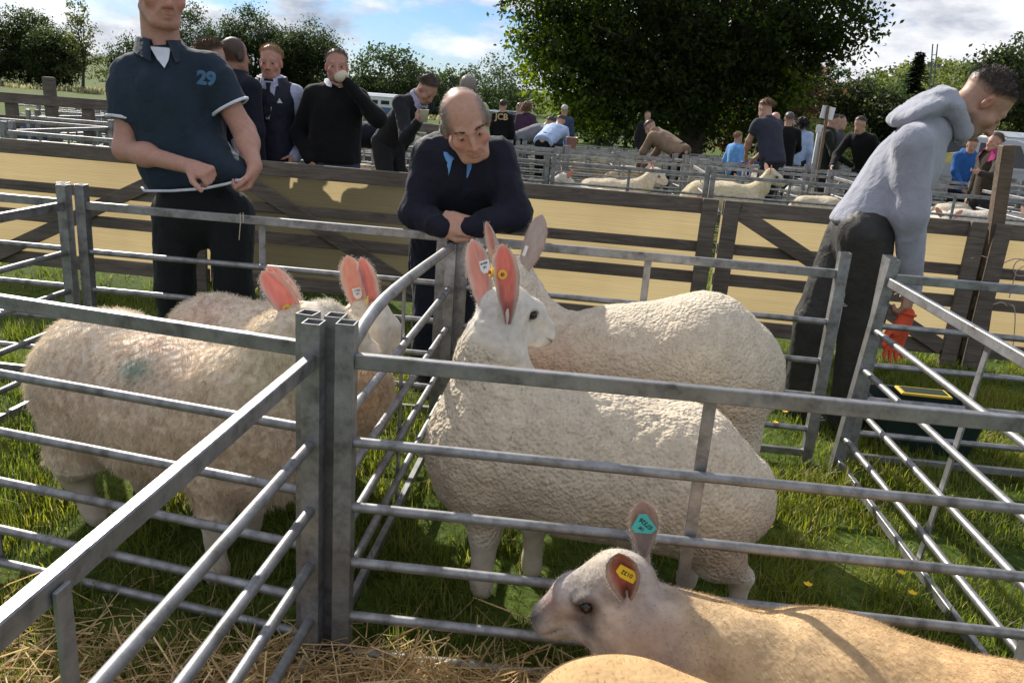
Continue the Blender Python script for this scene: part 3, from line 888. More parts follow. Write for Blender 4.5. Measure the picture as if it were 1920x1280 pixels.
def stalk(S, base, tip, r=.026, f=.30):
    b, t = A3(*base), A3(*tip); b = b + A3(0, .030, 0); t = t + A3(0, .030, 0); S.cap(b - (t - b) * .08, b + (t - b) * f, r * .85, r * .55, k=.03)

def build_sheep_A():
    root = sheep_root(0, 0, 'white sheep with tall upright ears nearest the front hurdle, head turned away', GS)
    S = Sculpt(.06)
    sh, mid, hip, rmp = A3(-.02, 2.16, .455), A3(.24, 2.13, .42), A3(.48, 2.07, .415), A3(.565, 2.05, .37)
    S.chain([sh, mid, hip, rmp], [.19, .205, .188, .16], k=.09)
    S.ell(A3(-.055, 2.16, .38), (.15, .17, .19), k=.06)          # brisket
    S.chain([A3(-.035, 2.17, .56), A3(-.055, 2.175, .68), A3(-.035, 2.18, .80)], [.135, .094, .066], k=.045)
    poll, muz = A3(-.028, 2.185, .842), A3(.118, 2.31, .728)
    Fm = sheep_head(S, poll, muz, .072)
    stalk(S, at(952, 608, 2.115), at(941, 456, 2.15), .024, .14); stalk(S, at(915, 600, 2.175), at(884, 448, 2.27))
    leg(S, [(-.05, 2.10, .30), (-.035, 2.08, .20), (-.035, 2.078, .05), (-.030, 2.07, .02)], [.085, .042, .026, .031])
    leg(S, [(.05, 2.24, .28), (.105, 2.2, .18), (.11, 2.195, .05), (.112, 2.188, .02)], [.075, .04, .026, .031])
    leg(S, [(.55, 2.0, .34), (.60, 1.985, .235), (.675, 2.0, .165), (.672, 1.995, .06), (.664, 1.985, .02)], [.12, .07, .030, .022, .029], k=.02)
    leg(S, [(.50, 2.16, .33), (.53, 2.19, .22), (.585, 2.19, .14), (.575, 2.185, .02)], [.12, .07, .034, .03])
    S.cap((.69, 2.05, .44), (.715, 2.04, .34), .030, .020)          # tail
    V, F = S.skin(.0068, [((-.15, 2.05, .58), (.18, 2.4, .92), .006)])
    N = vnormals(V, F)
    V = V + N * ((fbm(V * 9, 3) - .5) * .016 + ((fbm(V * np.array([30, 30, 4]), 4) - .5) * .016 + (fbm(V * 58, 8, 2) - .5) * .009 * np.clip((.45 - V[:, 0]) / .5, .35, 1)) * np.clip((V[:, 2] - .15) / .1, 0, 1) * (np.linalg.norm(V - A3(.05, 2.25, .77), axis=1) > .16))[:, None]
    hd = np.minimum(np.linalg.norm(V - A3(.0, 2.21, .79), axis=1), np.linalg.norm(V - A3(.08, 2.29, .72), axis=1))
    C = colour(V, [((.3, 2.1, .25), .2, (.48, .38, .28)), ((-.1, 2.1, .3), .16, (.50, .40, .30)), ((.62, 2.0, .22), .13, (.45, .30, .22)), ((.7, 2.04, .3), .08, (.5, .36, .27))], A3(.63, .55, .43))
    lw = np.clip((.24 - V[:, 2]) / .06, 0, 1)[:, None]; C = C * (1 - lw) + A3(.58, .52, .44) * lw
    hw = np.clip((.165 - hd) / .05, 0, 1)[:, None]
    C = C * (1 - hw) + A3(.66, .63, .58) * hw
    C = colour(V, [], A3(0, 0, 0)) * 0 + C
    for c, r, col in [(muz + Fm[:, 1] * .004 + Fm[:, 2] * .006, .034, (.09, .07, .065)), (muz - Fm[:, 2] * .034 - Fm[:, 1] * .01, .032, (.16, .13, .12))] + [(eye_at(poll, muz, Fm, .072, sg), .019, (.06, .045, .04)) for sg in (-1, 1)]:
        w = np.exp(-(np.linalg.norm(V - c, axis=1) / r) ** 4)[:, None]; C = C * (1 - w) + A3(*col) * w
    fm = (hd[F].mean(1) < .155) | (V[F, 2].mean(1) < .17)
    link('body', npmesh('body', V, F, cols=C, mats=[WOOL, FACE], fmat=fm.astype(int)), None, root)
    # fleece: short fine tufts, none on face and legs
    g = np.random.default_rng(41); w = np.clip((hd - .13) / .05, 0, 1) * np.clip((V[:, 2] - .19) / .05, 0, 1)
    P, D = sample(V, F, N, 30000, g, w + 1e-6)
    D = D + g.normal(0, .55, D.shape); D /= np.linalg.norm(D, axis=1)[:, None]
    hv, hq, m = hairs(P - D * .002, D, g.uniform(.003, .008, len(P)), g.uniform(.0006, .0012, len(P)), g, .35, 3)
    link('fleece', npmesh('fleece', hv, hq, cols=np.repeat(A3(.63, .55, .43) * g.uniform(.95, 1.1, (len(P), 1)), m, 0), smooth=False), STRANDM, root)
    P, D = sample(V, F, N, 9000, g, (hd < .17).astype(float) * (np.linalg.norm(V - eye_at(poll, muz, Fm, .072, 1), axis=1) > .02) + 1e-9)
    D = D * .5 - Fm[:, 1] * .5 - Fm[:, 2] * .25 + g.normal(0, .3, D.shape); D /= np.linalg.norm(D, axis=1)[:, None]
    hv, hq, m = hairs(P, D, g.uniform(.003, .007, len(P)), np.full(len(P), .0006), g, .1, 2)
    link('face_hair', npmesh('face_hair', hv, hq, cols=np.repeat(A3(.66, .62, .56) * g.uniform(.85, 1.1, (len(P), 1)), m, 0), smooth=False), STRANDM, root)
    eyes(root, poll, muz, Fm, .072)
    # ears: the nearer right one opens to the viewer, the far one sideways
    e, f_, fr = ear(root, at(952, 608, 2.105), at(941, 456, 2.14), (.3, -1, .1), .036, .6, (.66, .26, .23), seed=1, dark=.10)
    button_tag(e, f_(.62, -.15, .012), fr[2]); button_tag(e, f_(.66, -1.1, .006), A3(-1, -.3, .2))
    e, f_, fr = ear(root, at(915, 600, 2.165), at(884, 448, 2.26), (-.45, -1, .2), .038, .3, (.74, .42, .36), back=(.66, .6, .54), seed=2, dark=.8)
    R3 = np.stack([fr[1], -fr[0], fr[2]], 1); R3[:, 0] = np.cross(R3[:, 1], R3[:, 2])
    flat_tag(root, 'ear_tag', f_(.62, -.75 if fr[1][0] < 0 else .75, .01), R3, [(-.014, -.016), (.014, -.016), (.014, .008), (.006, .02), (-.006, .02), (-.014, .008)], WTAG, [('00210', -.008, .0085), ('UK', .003, .0085)])
    hoofs(root, [(-.03, 2.07, 0), (.112, 2.188, 0), (.662, 1.985, 0), (.575, 2.185, 0)])
    finish(root, (.3, 2.1, 0)); return root
build_sheep_A()

def build_sheep_B():
    root = sheep_root(0, 0, 'white sheep standing broadside at the back, its head hidden behind the nearer white one', GS)
    S = Sculpt(.06)
    S.chain([A3(.16, 2.86, .475), A3(.42, 2.80, .50), A3(.66, 2.73, .555), A3(.76, 2.71, .52)], [.165, .185, .205, .17], k=.1)
    S.ell(A3(.06, 2.88, .40), (.13, .15, .18), k=.06)
    S.chain([A3(.10, 2.87, .55), A3(.02, 2.87, .66), A3(.0, 2.84, .74)], [.12, .092, .08], k=.05)
    poll, muz = A3(.0, 2.84, .79), A3(-.10, 3.00, .68)
    Fm = sheep_head(S, poll, muz, .072)
    stalk(S, at(938, 520, 2.83), at(922, 412, 2.83)); stalk(S, at(972, 525, 2.81), at(1017, 402, 2.79))
    leg(S, [(.10, 2.80, .32), (.11, 2.79, .2), (.11, 2.78, .02)], [.085, .042, .028])
    leg(S, [(.14, 2.95, .32), (.16, 2.95, .2), (.16, 2.94, .02)], [.08, .04, .028])
    leg(S, [(.76, 2.66, .42), (.79, 2.64, .28), (.845, 2.66, .18), (.84, 2.65, .02)], [.13, .08, .038, .03])
    leg(S, [(.72, 2.82, .42), (.75, 2.83, .28), (.81, 2.84, .18), (.80, 2.83, .02)], [.12, .075, .038, .03])
    S.cap((.88, 2.69, .55), (.905, 2.68, .44), .03, .022)
    V, F = S.skin(.0072); N = vnormals(V, F)
    V = V + N * ((fbm(V * 9, 13) - .5) * .016 + (fbm(V * np.array([26, 26, 4]), 4) - .5) * .018 * np.clip((.5 - V[:, 0]) / .3, 0, 1) + (fbm(V * 58, 8, 2) - .5) * .008 * np.clip((.75 - V[:, 0]) / .5, .35, 1))[:, None]
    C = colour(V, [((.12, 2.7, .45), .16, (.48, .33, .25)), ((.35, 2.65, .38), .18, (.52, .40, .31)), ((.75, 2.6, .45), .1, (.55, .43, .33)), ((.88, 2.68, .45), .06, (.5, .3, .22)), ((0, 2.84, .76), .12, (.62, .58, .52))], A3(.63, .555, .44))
    link('body', npmesh('body', V, F, cols=C), WOOL, root)
    g = np.random.default_rng(43); P, D = sample(V, F, N, 14000, g, np.clip((V[:, 2] - .25) / .05, 0, 1) * (V[:, 0] > .08) + 1e-6)
    D = D + g.normal(0, .5, D.shape); D /= np.linalg.norm(D, axis=1)[:, None]
    hv, hq, m = hairs(P - D * .002, D, g.uniform(.003, .008, len(P)), g.uniform(.0006, .0012, len(P)), g, .35, 3)
    link('fleece', npmesh('fleece', hv, hq, cols=np.repeat(A3(.63, .555, .44) * g.uniform(.95, 1.1, (len(P), 1)), m, 0), smooth=False), STRANDM, root)
    eyes(root, poll, muz, Fm, .072)
    e, f_, fr = ear(root, at(938, 520, 2.82), at(922, 412, 2.82), (-.9, -.45, .1), .036, .75, (.55, .3, .25), back=(.6, .55, .5), seed=4, curl=.1)
    button_tag(e, f_(.3, .9, .008), A3(1, -.4, .1))
    e, f_, fr = ear(root, at(972, 525, 2.80), at(1017, 402, 2.78), (-.5, -.9, .25), .042, -.22, (.6, .54, .5), back=(.6, .5, .45), seed=5, dark=1)
    R3 = np.stack([fr[1], -fr[0], fr[2]], 1); R3[:, 0] = np.cross(R3[:, 1], R3[:, 2])
    flat_tag(root, 'ear_tag', f_(.45, -.1, .014), R3, [(-.006, -.018), (.006, -.018), (.006, .018), (-.006, .018)], WTAG)
    hoofs(root, [(.11, 2.78, 0), (.16, 2.94, 0), (.84, 2.65, 0), (.80, 2.83, 0)])
    finish(root, (.45, 2.78, 0))
build_sheep_B()

def fleece_locks(root, V, F, N, n, w, seed, col, L=(.018, .034), per=9, side=None):
    g = np.random.default_rng(seed)
    P, D = sample(V, F, N, n, g, w + 1e-6)
    down = A3(0, 0, -1); fl = down - D * (D @ down)[:, None]
    D0 = D * .75 + fl * .55 + (side if side is not None else 0) * .2 + (np.stack([fbm(P * 16, 60 + q) for q in range(3)], 1) - .5) * 1.0
    D0 /= np.linalg.norm(D0, axis=1)[:, None]
    Pp = np.repeat(P, per, 0) + g.normal(0, .0042, (n * per, 3)); Dd = np.repeat(D0, per, 0)
    tipc = np.repeat(P + D0 * .03, per, 0); Ls = np.repeat(g.uniform(L[0], L[1], n), per) * g.uniform(.8, 1.15, n * per)
    Dd = Dd + (tipc - Pp) / .03 * .45 + g.normal(0, .14, Dd.shape); Dd /= np.linalg.norm(Dd, axis=1)[:, None]
    hv, hq, m = hairs(Pp - Dd * .004, Dd, Ls, g.uniform(.0010, .0018, n * per), g, .16, 3, droop=.35)
    cc = col(P) if callable(col) else np.repeat(col[None], n, 0)
    cc = np.repeat(cc * g.uniform(.93, 1.06, (n, 1)), per, 0)
    link('fleece', npmesh('fleece', hv, hq, cols=np.repeat(cc, m, 0), smooth=False), STRANDM, root)

def build_sheep_C():
    root = sheep_root(0, 0, 'shaggy cream sheep with a green smudge on its back, nearest in the left pen', GS)
    S = Sculpt(.06)
    hipc, mid, sh = A3(-1.21, 2.36, .465), A3(-.98, 2.27, .42), A3(-.74, 2.18, .44)
    S.chain([hipc, mid, sh], [.205, .20, .19], k=.1)
    S.ell(A3(-1.27, 2.38, .43), (.16, .17, .19), k=.06)
    S.ell(A3(-.68, 2.16, .38), (.15, .17, .18), k=.06)
    S.chain([A3(-.70, 2.16, .54), A3(-.62, 2.17, .64), A3(-.57, 2.2, .70)], [.15, .115, .09], k=.06)
    poll, muz = A3(-.545, 2.23, .735), A3(-.40, 2.37, .60)
    Fm = sheep_head(S, poll, muz, .074)
    stalk(S, at(572, 622, 2.20), at(490, 508, 2.18)); stalk(S, at(575, 612, 2.31), at(500, 498, 2.34))
    leg(S, [(-.78, 2.07, .30), (-.785, 2.05, .2), (-.78, 2.04, .05), (-.775, 2.03, .02)], [.09, .045, .029, .033])
    leg(S, [(-.72, 2.27, .28), (-.76, 2.29, .18), (-.765, 2.29, .02)], [.08, .042, .03])
    leg(S, [(-1.25, 2.30, .36), (-1.29, 2.29, .24), (-1.32, 2.31, .17), (-1.265, 2.31, .04), (-1.25, 2.30, .02)], [.13, .085, .042, .03, .034])
    leg(S, [(-1.18, 2.48, .34), (-1.21, 2.50, .22), (-1.25, 2.51, .15), (-1.2, 2.5, .02)], [.12, .075, .038, .03])
    V, F = S.skin(.012, [((-.65, 2.1, .55), (-.3, 2.45, .85), .008)]); N = vnormals(V, F)
    V = V + N * ((fbm(V * 12, 23) - .5) * .022)[:, None]
    hd = np.linalg.norm(V - A3(-.50, 2.27, .70), axis=1)
    def ccol(P):
        C = colour(P, [((-1.0, 2.15, .58), .13, (.68, .55, .45)), ((-1.2, 2.2, .45), .13, (.67, .55, .44)), ((-.72, 2.02, .42), .2, (.64, .51, .37)), ((-.9, 2.1, .25), .2, (.63, .51, .37)), ((-.60, 2.1, .62), .1, (.66, .60, .42))], A3(.76, .66, .53))
        w = np.exp(-((P - A3(-1.02, 2.13, .585)) ** 2 / A3(.05, .05, .03) ** 2).sum(1))[:, None] * .75
        C = C * (1 - w) + A3(.10, .24, .20) * w
        return C
    C = ccol(V); hw = np.clip((.15 - hd) / .05, 0, 1)[:, None]; C = C * (1 - hw) + A3(.64, .60, .53) * hw
    C = np.where((V[:, 2] < .2)[:, None], A3(.50, .43, .35), C)
    fm = (hd[F].mean(1) < .14) | (V[F, 2].mean(1) < .2)
    link('body', npmesh('body', V, F, cols=C, mats=[SHAGGY, FACE], fmat=fm.astype(int)), None, root)
    wgt = np.clip((hd - .135) / .05, 0, 1) * np.clip((V[:, 2] - .2) / .05, 0, 1)
    fleece_locks(root, V, F, N, 12500, wgt, 51, ccol, (.010, .022), 8)
    g = np.random.default_rng(52); k = (hd < .11) & (N[:, 2] > .2)
    P, D = sample(V, F, N, 2500, g, k.astype(float) + 1e-9); D = D + g.normal(0, .6, D.shape); D /= np.linalg.norm(D, axis=1)[:, None]
    hv, hq, m = hairs(P, D, g.uniform(.006, .014, len(P)), g.uniform(.001, .002, len(P)), g, .4, 3)
    link('poll_hair', npmesh('poll_hair', hv, hq, cols=np.repeat(A3(.66, .62, .53)[None], len(hv), 0), smooth=False), STRANDM, root)
    eyes(root, poll, muz, Fm, .074)
    e, f_, fr = ear(root, at(572, 622, 2.19), at(490, 508, 2.17), (.45, -1, .12), .036, .5, (.74, .34, .30), back=(.66, .6, .53), seed=7, dark=.15)
    button_tag(e, f_(.40, -.1, .014), fr[2] + A3(-.3, 0, 0))
    e, f_, fr = ear(root, at(575, 612, 2.30), at(500, 498, 2.33), (.45, -1, .12), .036, .5, (.70, .30, .26), back=(.66, .6, .53), seed=8)
    hoofs(root, [(-.775, 2.03, 0), (-.765, 2.29, 0), (-1.25, 2.30, 0), (-1.2, 2.5, 0)])
    finish(root, (-.95, 2.25, 0))
build_sheep_C()

def build_sheep_D():
    root = sheep_root(0, 0, 'shaggy sheep behind, with a white numbered ear tag, facing the bent top hurdle', GS)
    S = Sculpt(.06)
    S.chain([A3(-1.07, 2.86, .42), A3(-.83, 2.79, .39), A3(-.60, 2.66, .42)], [.19, .19, .175], k=.1)
    S.ell(A3(-.53, 2.62, .36), (.14, .15, .17), k=.06)
    S.chain([A3(-.55, 2.63, .48), A3(-.50, 2.62, .57), A3(-.48, 2.63, .62)], [.13, .095, .08], k=.05)
    poll, muz = A3(-.475, 2.64, .66), A3(-.37, 2.69, .51)
    Fm = sheep_head(S, poll, muz, .072)
    stalk(S, at(676, 596, 2.61), at(650, 478, 2.63)); stalk(S, at(704, 594, 2.59), at(676, 481, 2.61))
    for p in ([(-.6, 2.58, .28), (-.6, 2.57, .18), (-.6, 2.56, .02)], [(-.55, 2.74, .28), (-.56, 2.75, .18), (-.56, 2.74, .02)], [(-1.1, 2.80, .3), (-1.13, 2.79, .18), (-1.1, 2.79, .02)], [(-1.04, 2.98, .3), (-1.07, 2.99, .18), (-1.05, 2.99, .02)]):
        leg(S, p, [.085, .042, .03])
    V, F = S.skin(.013, [((-.58, 2.5, .45), (-.3, 2.8, .8), .008)]); N = vnormals(V, F)
    V = V + N * ((fbm(V * 12, 29) - .5) * .022)[:, None]
    hd = np.linalg.norm(V - A3(-.43, 2.66, .60), axis=1)
    ccol = lambda P: colour(P, [((-1.08, 2.75, .58), .10, (.67, .52, .43)), ((-.5, 2.52, .42), .16, (.58, .41, .27)), ((-.8, 2.7, .55), .12, (.66, .54, .45))], A3(.76, .67, .54))
    C = ccol(V); hw = np.clip((.14 - hd) / .05, 0, 1)[:, None]; C = C * (1 - hw) + A3(.66, .62, .56) * hw
    for c, r, col in [(muz + Fm[:, 1] * .012, .03, (.28, .2, .18))] + [(eye_at(poll, muz, Fm, .072, sg), .018, (.06, .045, .04)) for sg in (-1, 1)]:
        w = np.exp(-(np.linalg.norm(V - c, axis=1) / r) ** 4)[:, None]; C = C * (1 - w) + A3(*col) * w
    fm = hd[F].mean(1) < .135
    link('body', npmesh('body', V, F, cols=C, mats=[SHAGGY, FACE], fmat=fm.astype(int)), None, root)
    wgt = np.clip((hd - .13) / .05, 0, 1) * np.clip((V[:, 2] - .2) / .05, 0, 1)
    fleece_locks(root, V, F, N, 8500, wgt, 55, ccol, (.010, .022), 7)
    eyes(root, poll, muz, Fm, .072)
    e, f_, fr = ear(root, at(676, 596, 2.60), at(650, 478, 2.62), (.1, -1, .1), .040, .3, (.70, .42, .34), back=(.66, .6, .53), seed=10, dark=.8)
    R3 = np.stack([fr[1], -fr[0], fr[2]], 1); R3[:, 0] = np.cross(R3[:, 1], R3[:, 2])
    flat_tag(root, 'ear_tag', f_(.40, -.25 if fr[1][0] < 0 else .25, .012), R3, [(-.014, -.016), (.014, -.016), (.014, .008), (.006, .02), (-.006, .02), (-.014, .008)], WTAG, [('00211', -.008, .0085), ('UK', .003, .0085)])
    e, f_, fr = ear(root, at(704, 594, 2.58), at(676, 481, 2.60), (.75, -.75, .1), .033, .65, (.70, .30, .27), back=(.66, .6, .53), seed=11)
    flat_tag(root, 'ear_tag', f_(.3, -1.2, .004), np.stack([A3(0, 1, 0), A3(0, 0, 1), A3(1, 0, 0)], 1), [(-.008, -.016), (.008, -.016), (.008, .016), (-.008, .016)], YTAG)
    hoofs(root, [(-.6, 2.56, 0), (-.56, 2.74, 0), (-1.1, 2.79, 0), (-1.05, 2.99, 0)])
    finish(root, (-.8, 2.75, 0))
build_sheep_D()

def build_sheep_E():
    """the shorn tan sheep in the straw pen, head in profile"""
    root = sheep_root(0, 0, 'shorn tan sheep with grey face, turquoise and yellow ear tags, head against the front hurdle', GS)
    S = Sculpt(.05)
    sh, mid, hip = A3(.44, 1.42, .265), A3(.66, 1.36, .26), A3(1.0, 1.24, .255)
    S.chain([sh, mid, hip], [.16, .185, .20], k=.08)
    S.ell(A3(.40, 1.42, .25), (.13, .15, .15), k=.05)
    S.chain([A3(.42, 1.43, .33), A3(.33, 1.45, .365), A3(.26, 1.465, .41)], [.115, .088, .074], k=.045)
    S.ell(A3(.49, 1.38, .36), (.09, .07, .09), k=.05)
    S.cap(A3(.40, 1.43, .26), A3(.26, 1.455, .34), .13, .06, k=.05)          # throat
    for p in ([(.42, 1.37, .2), (.43, 1.36, .12), (.43, 1.36, .02)], [(.45, 1.54, .2), (.46, 1.55, .12), (.46, 1.55, .02)], [(1.0, 1.14, .22), (1.05, 1.13, .14), (1.04, 1.13, .02)], [(1.05, 1.34, .22), (1.1, 1.34, .14), (1.09, 1.34, .02)]):
        leg(S, p, [.08, .04, .03])
    poll, muz = A3(*at(1172, 1085, 1.46)), A3(*at(1000, 1162, 1.50))
    Fm = sheep_head(S, poll, muz, .080, roman=.008, deep=1.15, ef=.36)
    f, u, rt = Fm[:, 1], Fm[:, 2], Fm[:, 0]
    stalk(S, at(1176, 1122, 1.41), at(1160, 1036, 1.39), .028, .08); stalk(S, at(1205, 1055, 1.53), at(1204, 938, 1.55), .026, .45)
    V, F = S.skin(.012, [((muz[0] - .05, 1.3, .2), (.36, 1.62, .58), .0055)]); N = vnormals(V, F)
    V = V + N * ((fbm(V * 9, 33) - .5) * .018 + (fbm(V * 28, 35) - .5) * .006 * np.clip((V[:, 0] - .3) / .1, 0, 1))[:, None]
    hd = np.linalg.norm(V - (poll * .6 + muz * .4), axis=1)
    nz = np.clip((fbm(V * 30, 71)[:, None] - .5) * 2.2 + .5, 0, 1)
    C = colour(V, [((.9, 1.2, .4), .2, (.54, .36, .19)), ((.5, 1.35, .4), .12, (.54, .40, .24))], A3(.50, .355, .20))
    C = C * (.86 + .28 * nz) * (.80 + .4 * fbm(V * 7, 90)[:, None])
    hw = np.clip((.22 - hd) / .08, 0, 1)[:, None]
    C = C * (1 - hw) + (A3(.40, .36, .345) * (.62 + .76 * nz)) * hw
    side = -1 if rt[1] > 0 else 1
    for c, r, col, pw in [(muz + f * .006 + u * .032, .050, (.035, .035, .04), 5), (muz + f * .02, .024, (.05, .045, .045), 4), (muz - f * .03 - u * .03, .03, (.42, .37, .33), 2), (eye_at(poll, muz, Fm, .08, side, .36), .030, (.045, .035, .035), 4), (eye_at(poll, muz, Fm, .08, side, .36) + f * .035 - u * .035, .03, (.09, .085, .10), 3),
                           (muz - f * .075 + u * .03 + rt * side * .03, .03, (.32, .22, .20), 2), (poll + u * .06 + f * .02, .05, (.52, .46, .38), 2), (A3(.33, 1.36, .38), .09, (.44, .33, .26), 2)]:
        w = np.exp(-(np.linalg.norm(V - c, axis=1) / r) ** pw)[:, None]; C = C * (1 - w) + A3(*col) * w
    link('body', npmesh('body', V, F, cols=C), TAN, root)
    g = np.random.default_rng(61); P, D = sample(V, F, N, 75000, g, np.where(hd < .2, .5, 1.0))
    back_ = A3(1, -.3, -.2); hdp = np.linalg.norm(P - (poll * .6 + muz * .4), axis=1)[:, None]
    D = D * .55 + np.where(hdp < .2, A3(.7, 0, -.35), back_) * .5 + g.normal(0, .28, D.shape); D /= np.linalg.norm(D, axis=1)[:, None]
    hv, hq, m = hairs(P - D * .001, D, g.uniform(.004, .011, len(P)), g.uniform(.0006, .0011, len(P)), g, .12, 2)
    # hairs take the colour of the skin below: nearest surface vertex through a coarse grid
    key = lambda X: tuple((X / .012).astype(int).T)
    cell = {}
    for i, kx in enumerate(zip(*key(V))): cell.setdefault(kx, i)
    dflt = C.mean(0); hc = np.array([C[cell[kx]] if kx in cell else dflt for kx in zip(*key(P))])
    link('coat', npmesh('coat', hv, hq, cols=np.repeat(hc * g.uniform(.95, 1.12, (len(P), 1)), m, 0), smooth=False), STRANDM, root)
    e0 = eye_at(poll, muz, Fm, .08, side, .36) - rt * side * .002
    m = MB(); n = 16
    vs = [e0 + .0145 * (rt * math.cos(a) * math.sin(b) + f * math.sin(a) * math.sin(b) + u * math.cos(b)) for b in np.linspace(0, math.pi, 11) for a in np.linspace(0, 2 * math.pi, n, endpoint=False)]
    m.add(vs, [(i * n + k, i * n + (k + 1) % n, i * n + n + (k + 1) % n, i * n + n + k) for i in range(10) for k in range(n)], True); m.build('eye', EYEM, root)
    e, f_, fr = ear(root, at(1176, 1122, 1.395), at(1160, 1036, 1.375), (-.15, -1, -.1), .033, .7, (.40, .17, .13), back=(.48, .40, .34), seed=14, dark=.1)
    R3 = frame((0, 1, 0)); a_ = math.radians(-25); ca, sa = math.cos(a_), math.sin(a_)
    X = A3(ca, 0, sa); Y = A3(-sa, 0, ca); Rt = np.stack([-X, -Y, A3(0, -1, 0)], 1)
    flat_tag(e, 'ear_tag', f_(.55, 0, .014) + A3(.008, 0, .004), Rt, [(-.021, -.011), (.021, -.011), (.021, .006), (.008, .013), (-.021, .013)], YTAG, [('0132', .0, .012)])
    e, f_, fr = ear(root, at(1205, 1045, 1.52), at(1204, 938, 1.54), (.15, -1, 0), .031, .35, (.36, .29, .26), back=(.46, .38, .32), seed=15, dark=.8)
    X = A3(.75, 0, -.55); X /= np.linalg.norm(X); Y = A3(-X[2], 0, X[0]); Rt = np.stack([-X, -Y, A3(0, -1, 0)], 1)
    flat_tag(e, 'ear_tag', f_(.60, 0, .016), Rt, [(-.025, -.012), (.012, -.022), (.024, -.012), (.016, .02), (.004, .024), (-.024, .004)], TTAG, [('07326', -.006, .0135), ('UK', .008, .009)])
    hoofs(root, [(.43, 1.36, 0), (.46, 1.55, 0), (1.04, 1.13, 0), (1.09, 1.34, 0)])
    finish(root, (.7, 1.35, 0))
build_sheep_E()

def build_sheep_F():
    root = sheep_root(0, 0, 'second tan sheep at the bottom edge, only its back showing below the grey faced one', GS)
    S = Sculpt(.05); c = at(1190, 1264, 1.16)
    a = A3(c.x - .0, 1.16, c.z - .155)
    S.chain([a, a + A3(.2, -.24, -.02), a + A3(.42, -.50, -.02)], [.145, .16, .16], k=.08)
    S.cap(a + A3(-.07, .0, .025), a + A3(.10, -.04, .03), .115, .12, k=.06)
    S.chain([a + A3(.0, .0, .02), a + A3(-.05, -.05, -.05)], [.11, .07], k=.05)
    for dx, dy in ((0, -.07), (.09, .06), (.40, -.52), (.5, -.42)): leg(S, [a + A3(dx, dy, -.05), A3(a[0] + dx, a[1] + dy, .02)], [.07, .03])
    V, F = S.skin(.014); N = vnormals(V, F)
    link('body', npmesh('body', V, F, cols=colour(V, [], A3(.52, .35, .18))), TAN, root)
    g = np.random.default_rng(62); P, D = sample(V, F, N, 9000, g); D = D * .5 + g.normal(0, .4, D.shape); D /= np.linalg.norm(D, axis=1)[:, None]
    hv, hq, m = hairs(P, D, g.uniform(.004, .009, len(P)), np.full(len(P), .001), g, .1, 2)
    link('coat', npmesh('coat', hv, hq, cols=np.repeat(A3(.52, .35, .18) * g.uniform(.8, 1.2, (len(P), 1)), m, 0), smooth=False), STRANDM, root)
    finish(root, (a[0] + .2, a[1] - .2, 0))
build_sheep_F()
# ------------------------------------------------------------------ people
def skin_mat():
    m, n, l, b = mat_new('skin')
    at_ = n.new('ShaderNodeAttribute'); at_.attribute_name = 'Col'
    t = noise(n, l, 60, 4); r = ramp(n, l, t.outputs['Fac'], [(0.3, (.88, .86, .85)), (0.7, (1.06, 1.03, 1.02))])
    mu = N_(n, 'ShaderNodeMix', data_type='RGBA', blend_type='MULTIPLY', ins={0: 1.0}); l.new(at_.outputs['Color'], mu.inputs[6]); l.new(r.outputs[0], mu.inputs[7])
    l.new(mu.outputs[2], b.inputs['Base Color']); b.inputs['Roughness'].default_value = .5
    b.inputs['Subsurface Weight'].default_value = .18; b.inputs['Subsurface Radius'].default_value = (.012, .004, .002)
    b.inputs['Specular IOR Level'].default_value = .35
    t2 = noise(n, l, 220, 3); bump(n, l, t2.outputs['Fac'], b, .15, .001)
    return m
SKIN = skin_mat()
_cm = {}
def cloth(name, col, rough=.85, weave=420, bs=.25, var=.18, sheen=.06):
    if name in _cm: return _cm[name]
    m, n, l, b = mat_new(name)
    t = noise(n, l, 12, 5); c = np.array(col)
    r = ramp(n, l, t.outputs['Fac'], [(.3, tuple(c * (1 - var))), (.7, tuple(np.minimum(c * (1 + var), 1)))])
    l.new(r.outputs[0], b.inputs['Base Color']); b.inputs['Roughness'].default_value = rough
    b.inputs['Sheen Weight'].default_value = sheen; b.inputs['Specular IOR Level'].default_value = .2
    t1 = noise(n, l, 26, 3, .5, dist=.6); t2 = noise(n, l, weave, 2)
    k = bump(n, l, t1.outputs['Fac'], b, .45, .014); bump(n, l, t2.outputs['Fac'], b, bs, .0015, k)
    _cm[name] = m; return m
EYEW = gloss('eye_white', (.24, .20, .18), .3); IRIS = gloss('iris', (.05, .035, .025), .1)
SOLE = gloss('boot_rubber', (.02, .02, .02), .6)

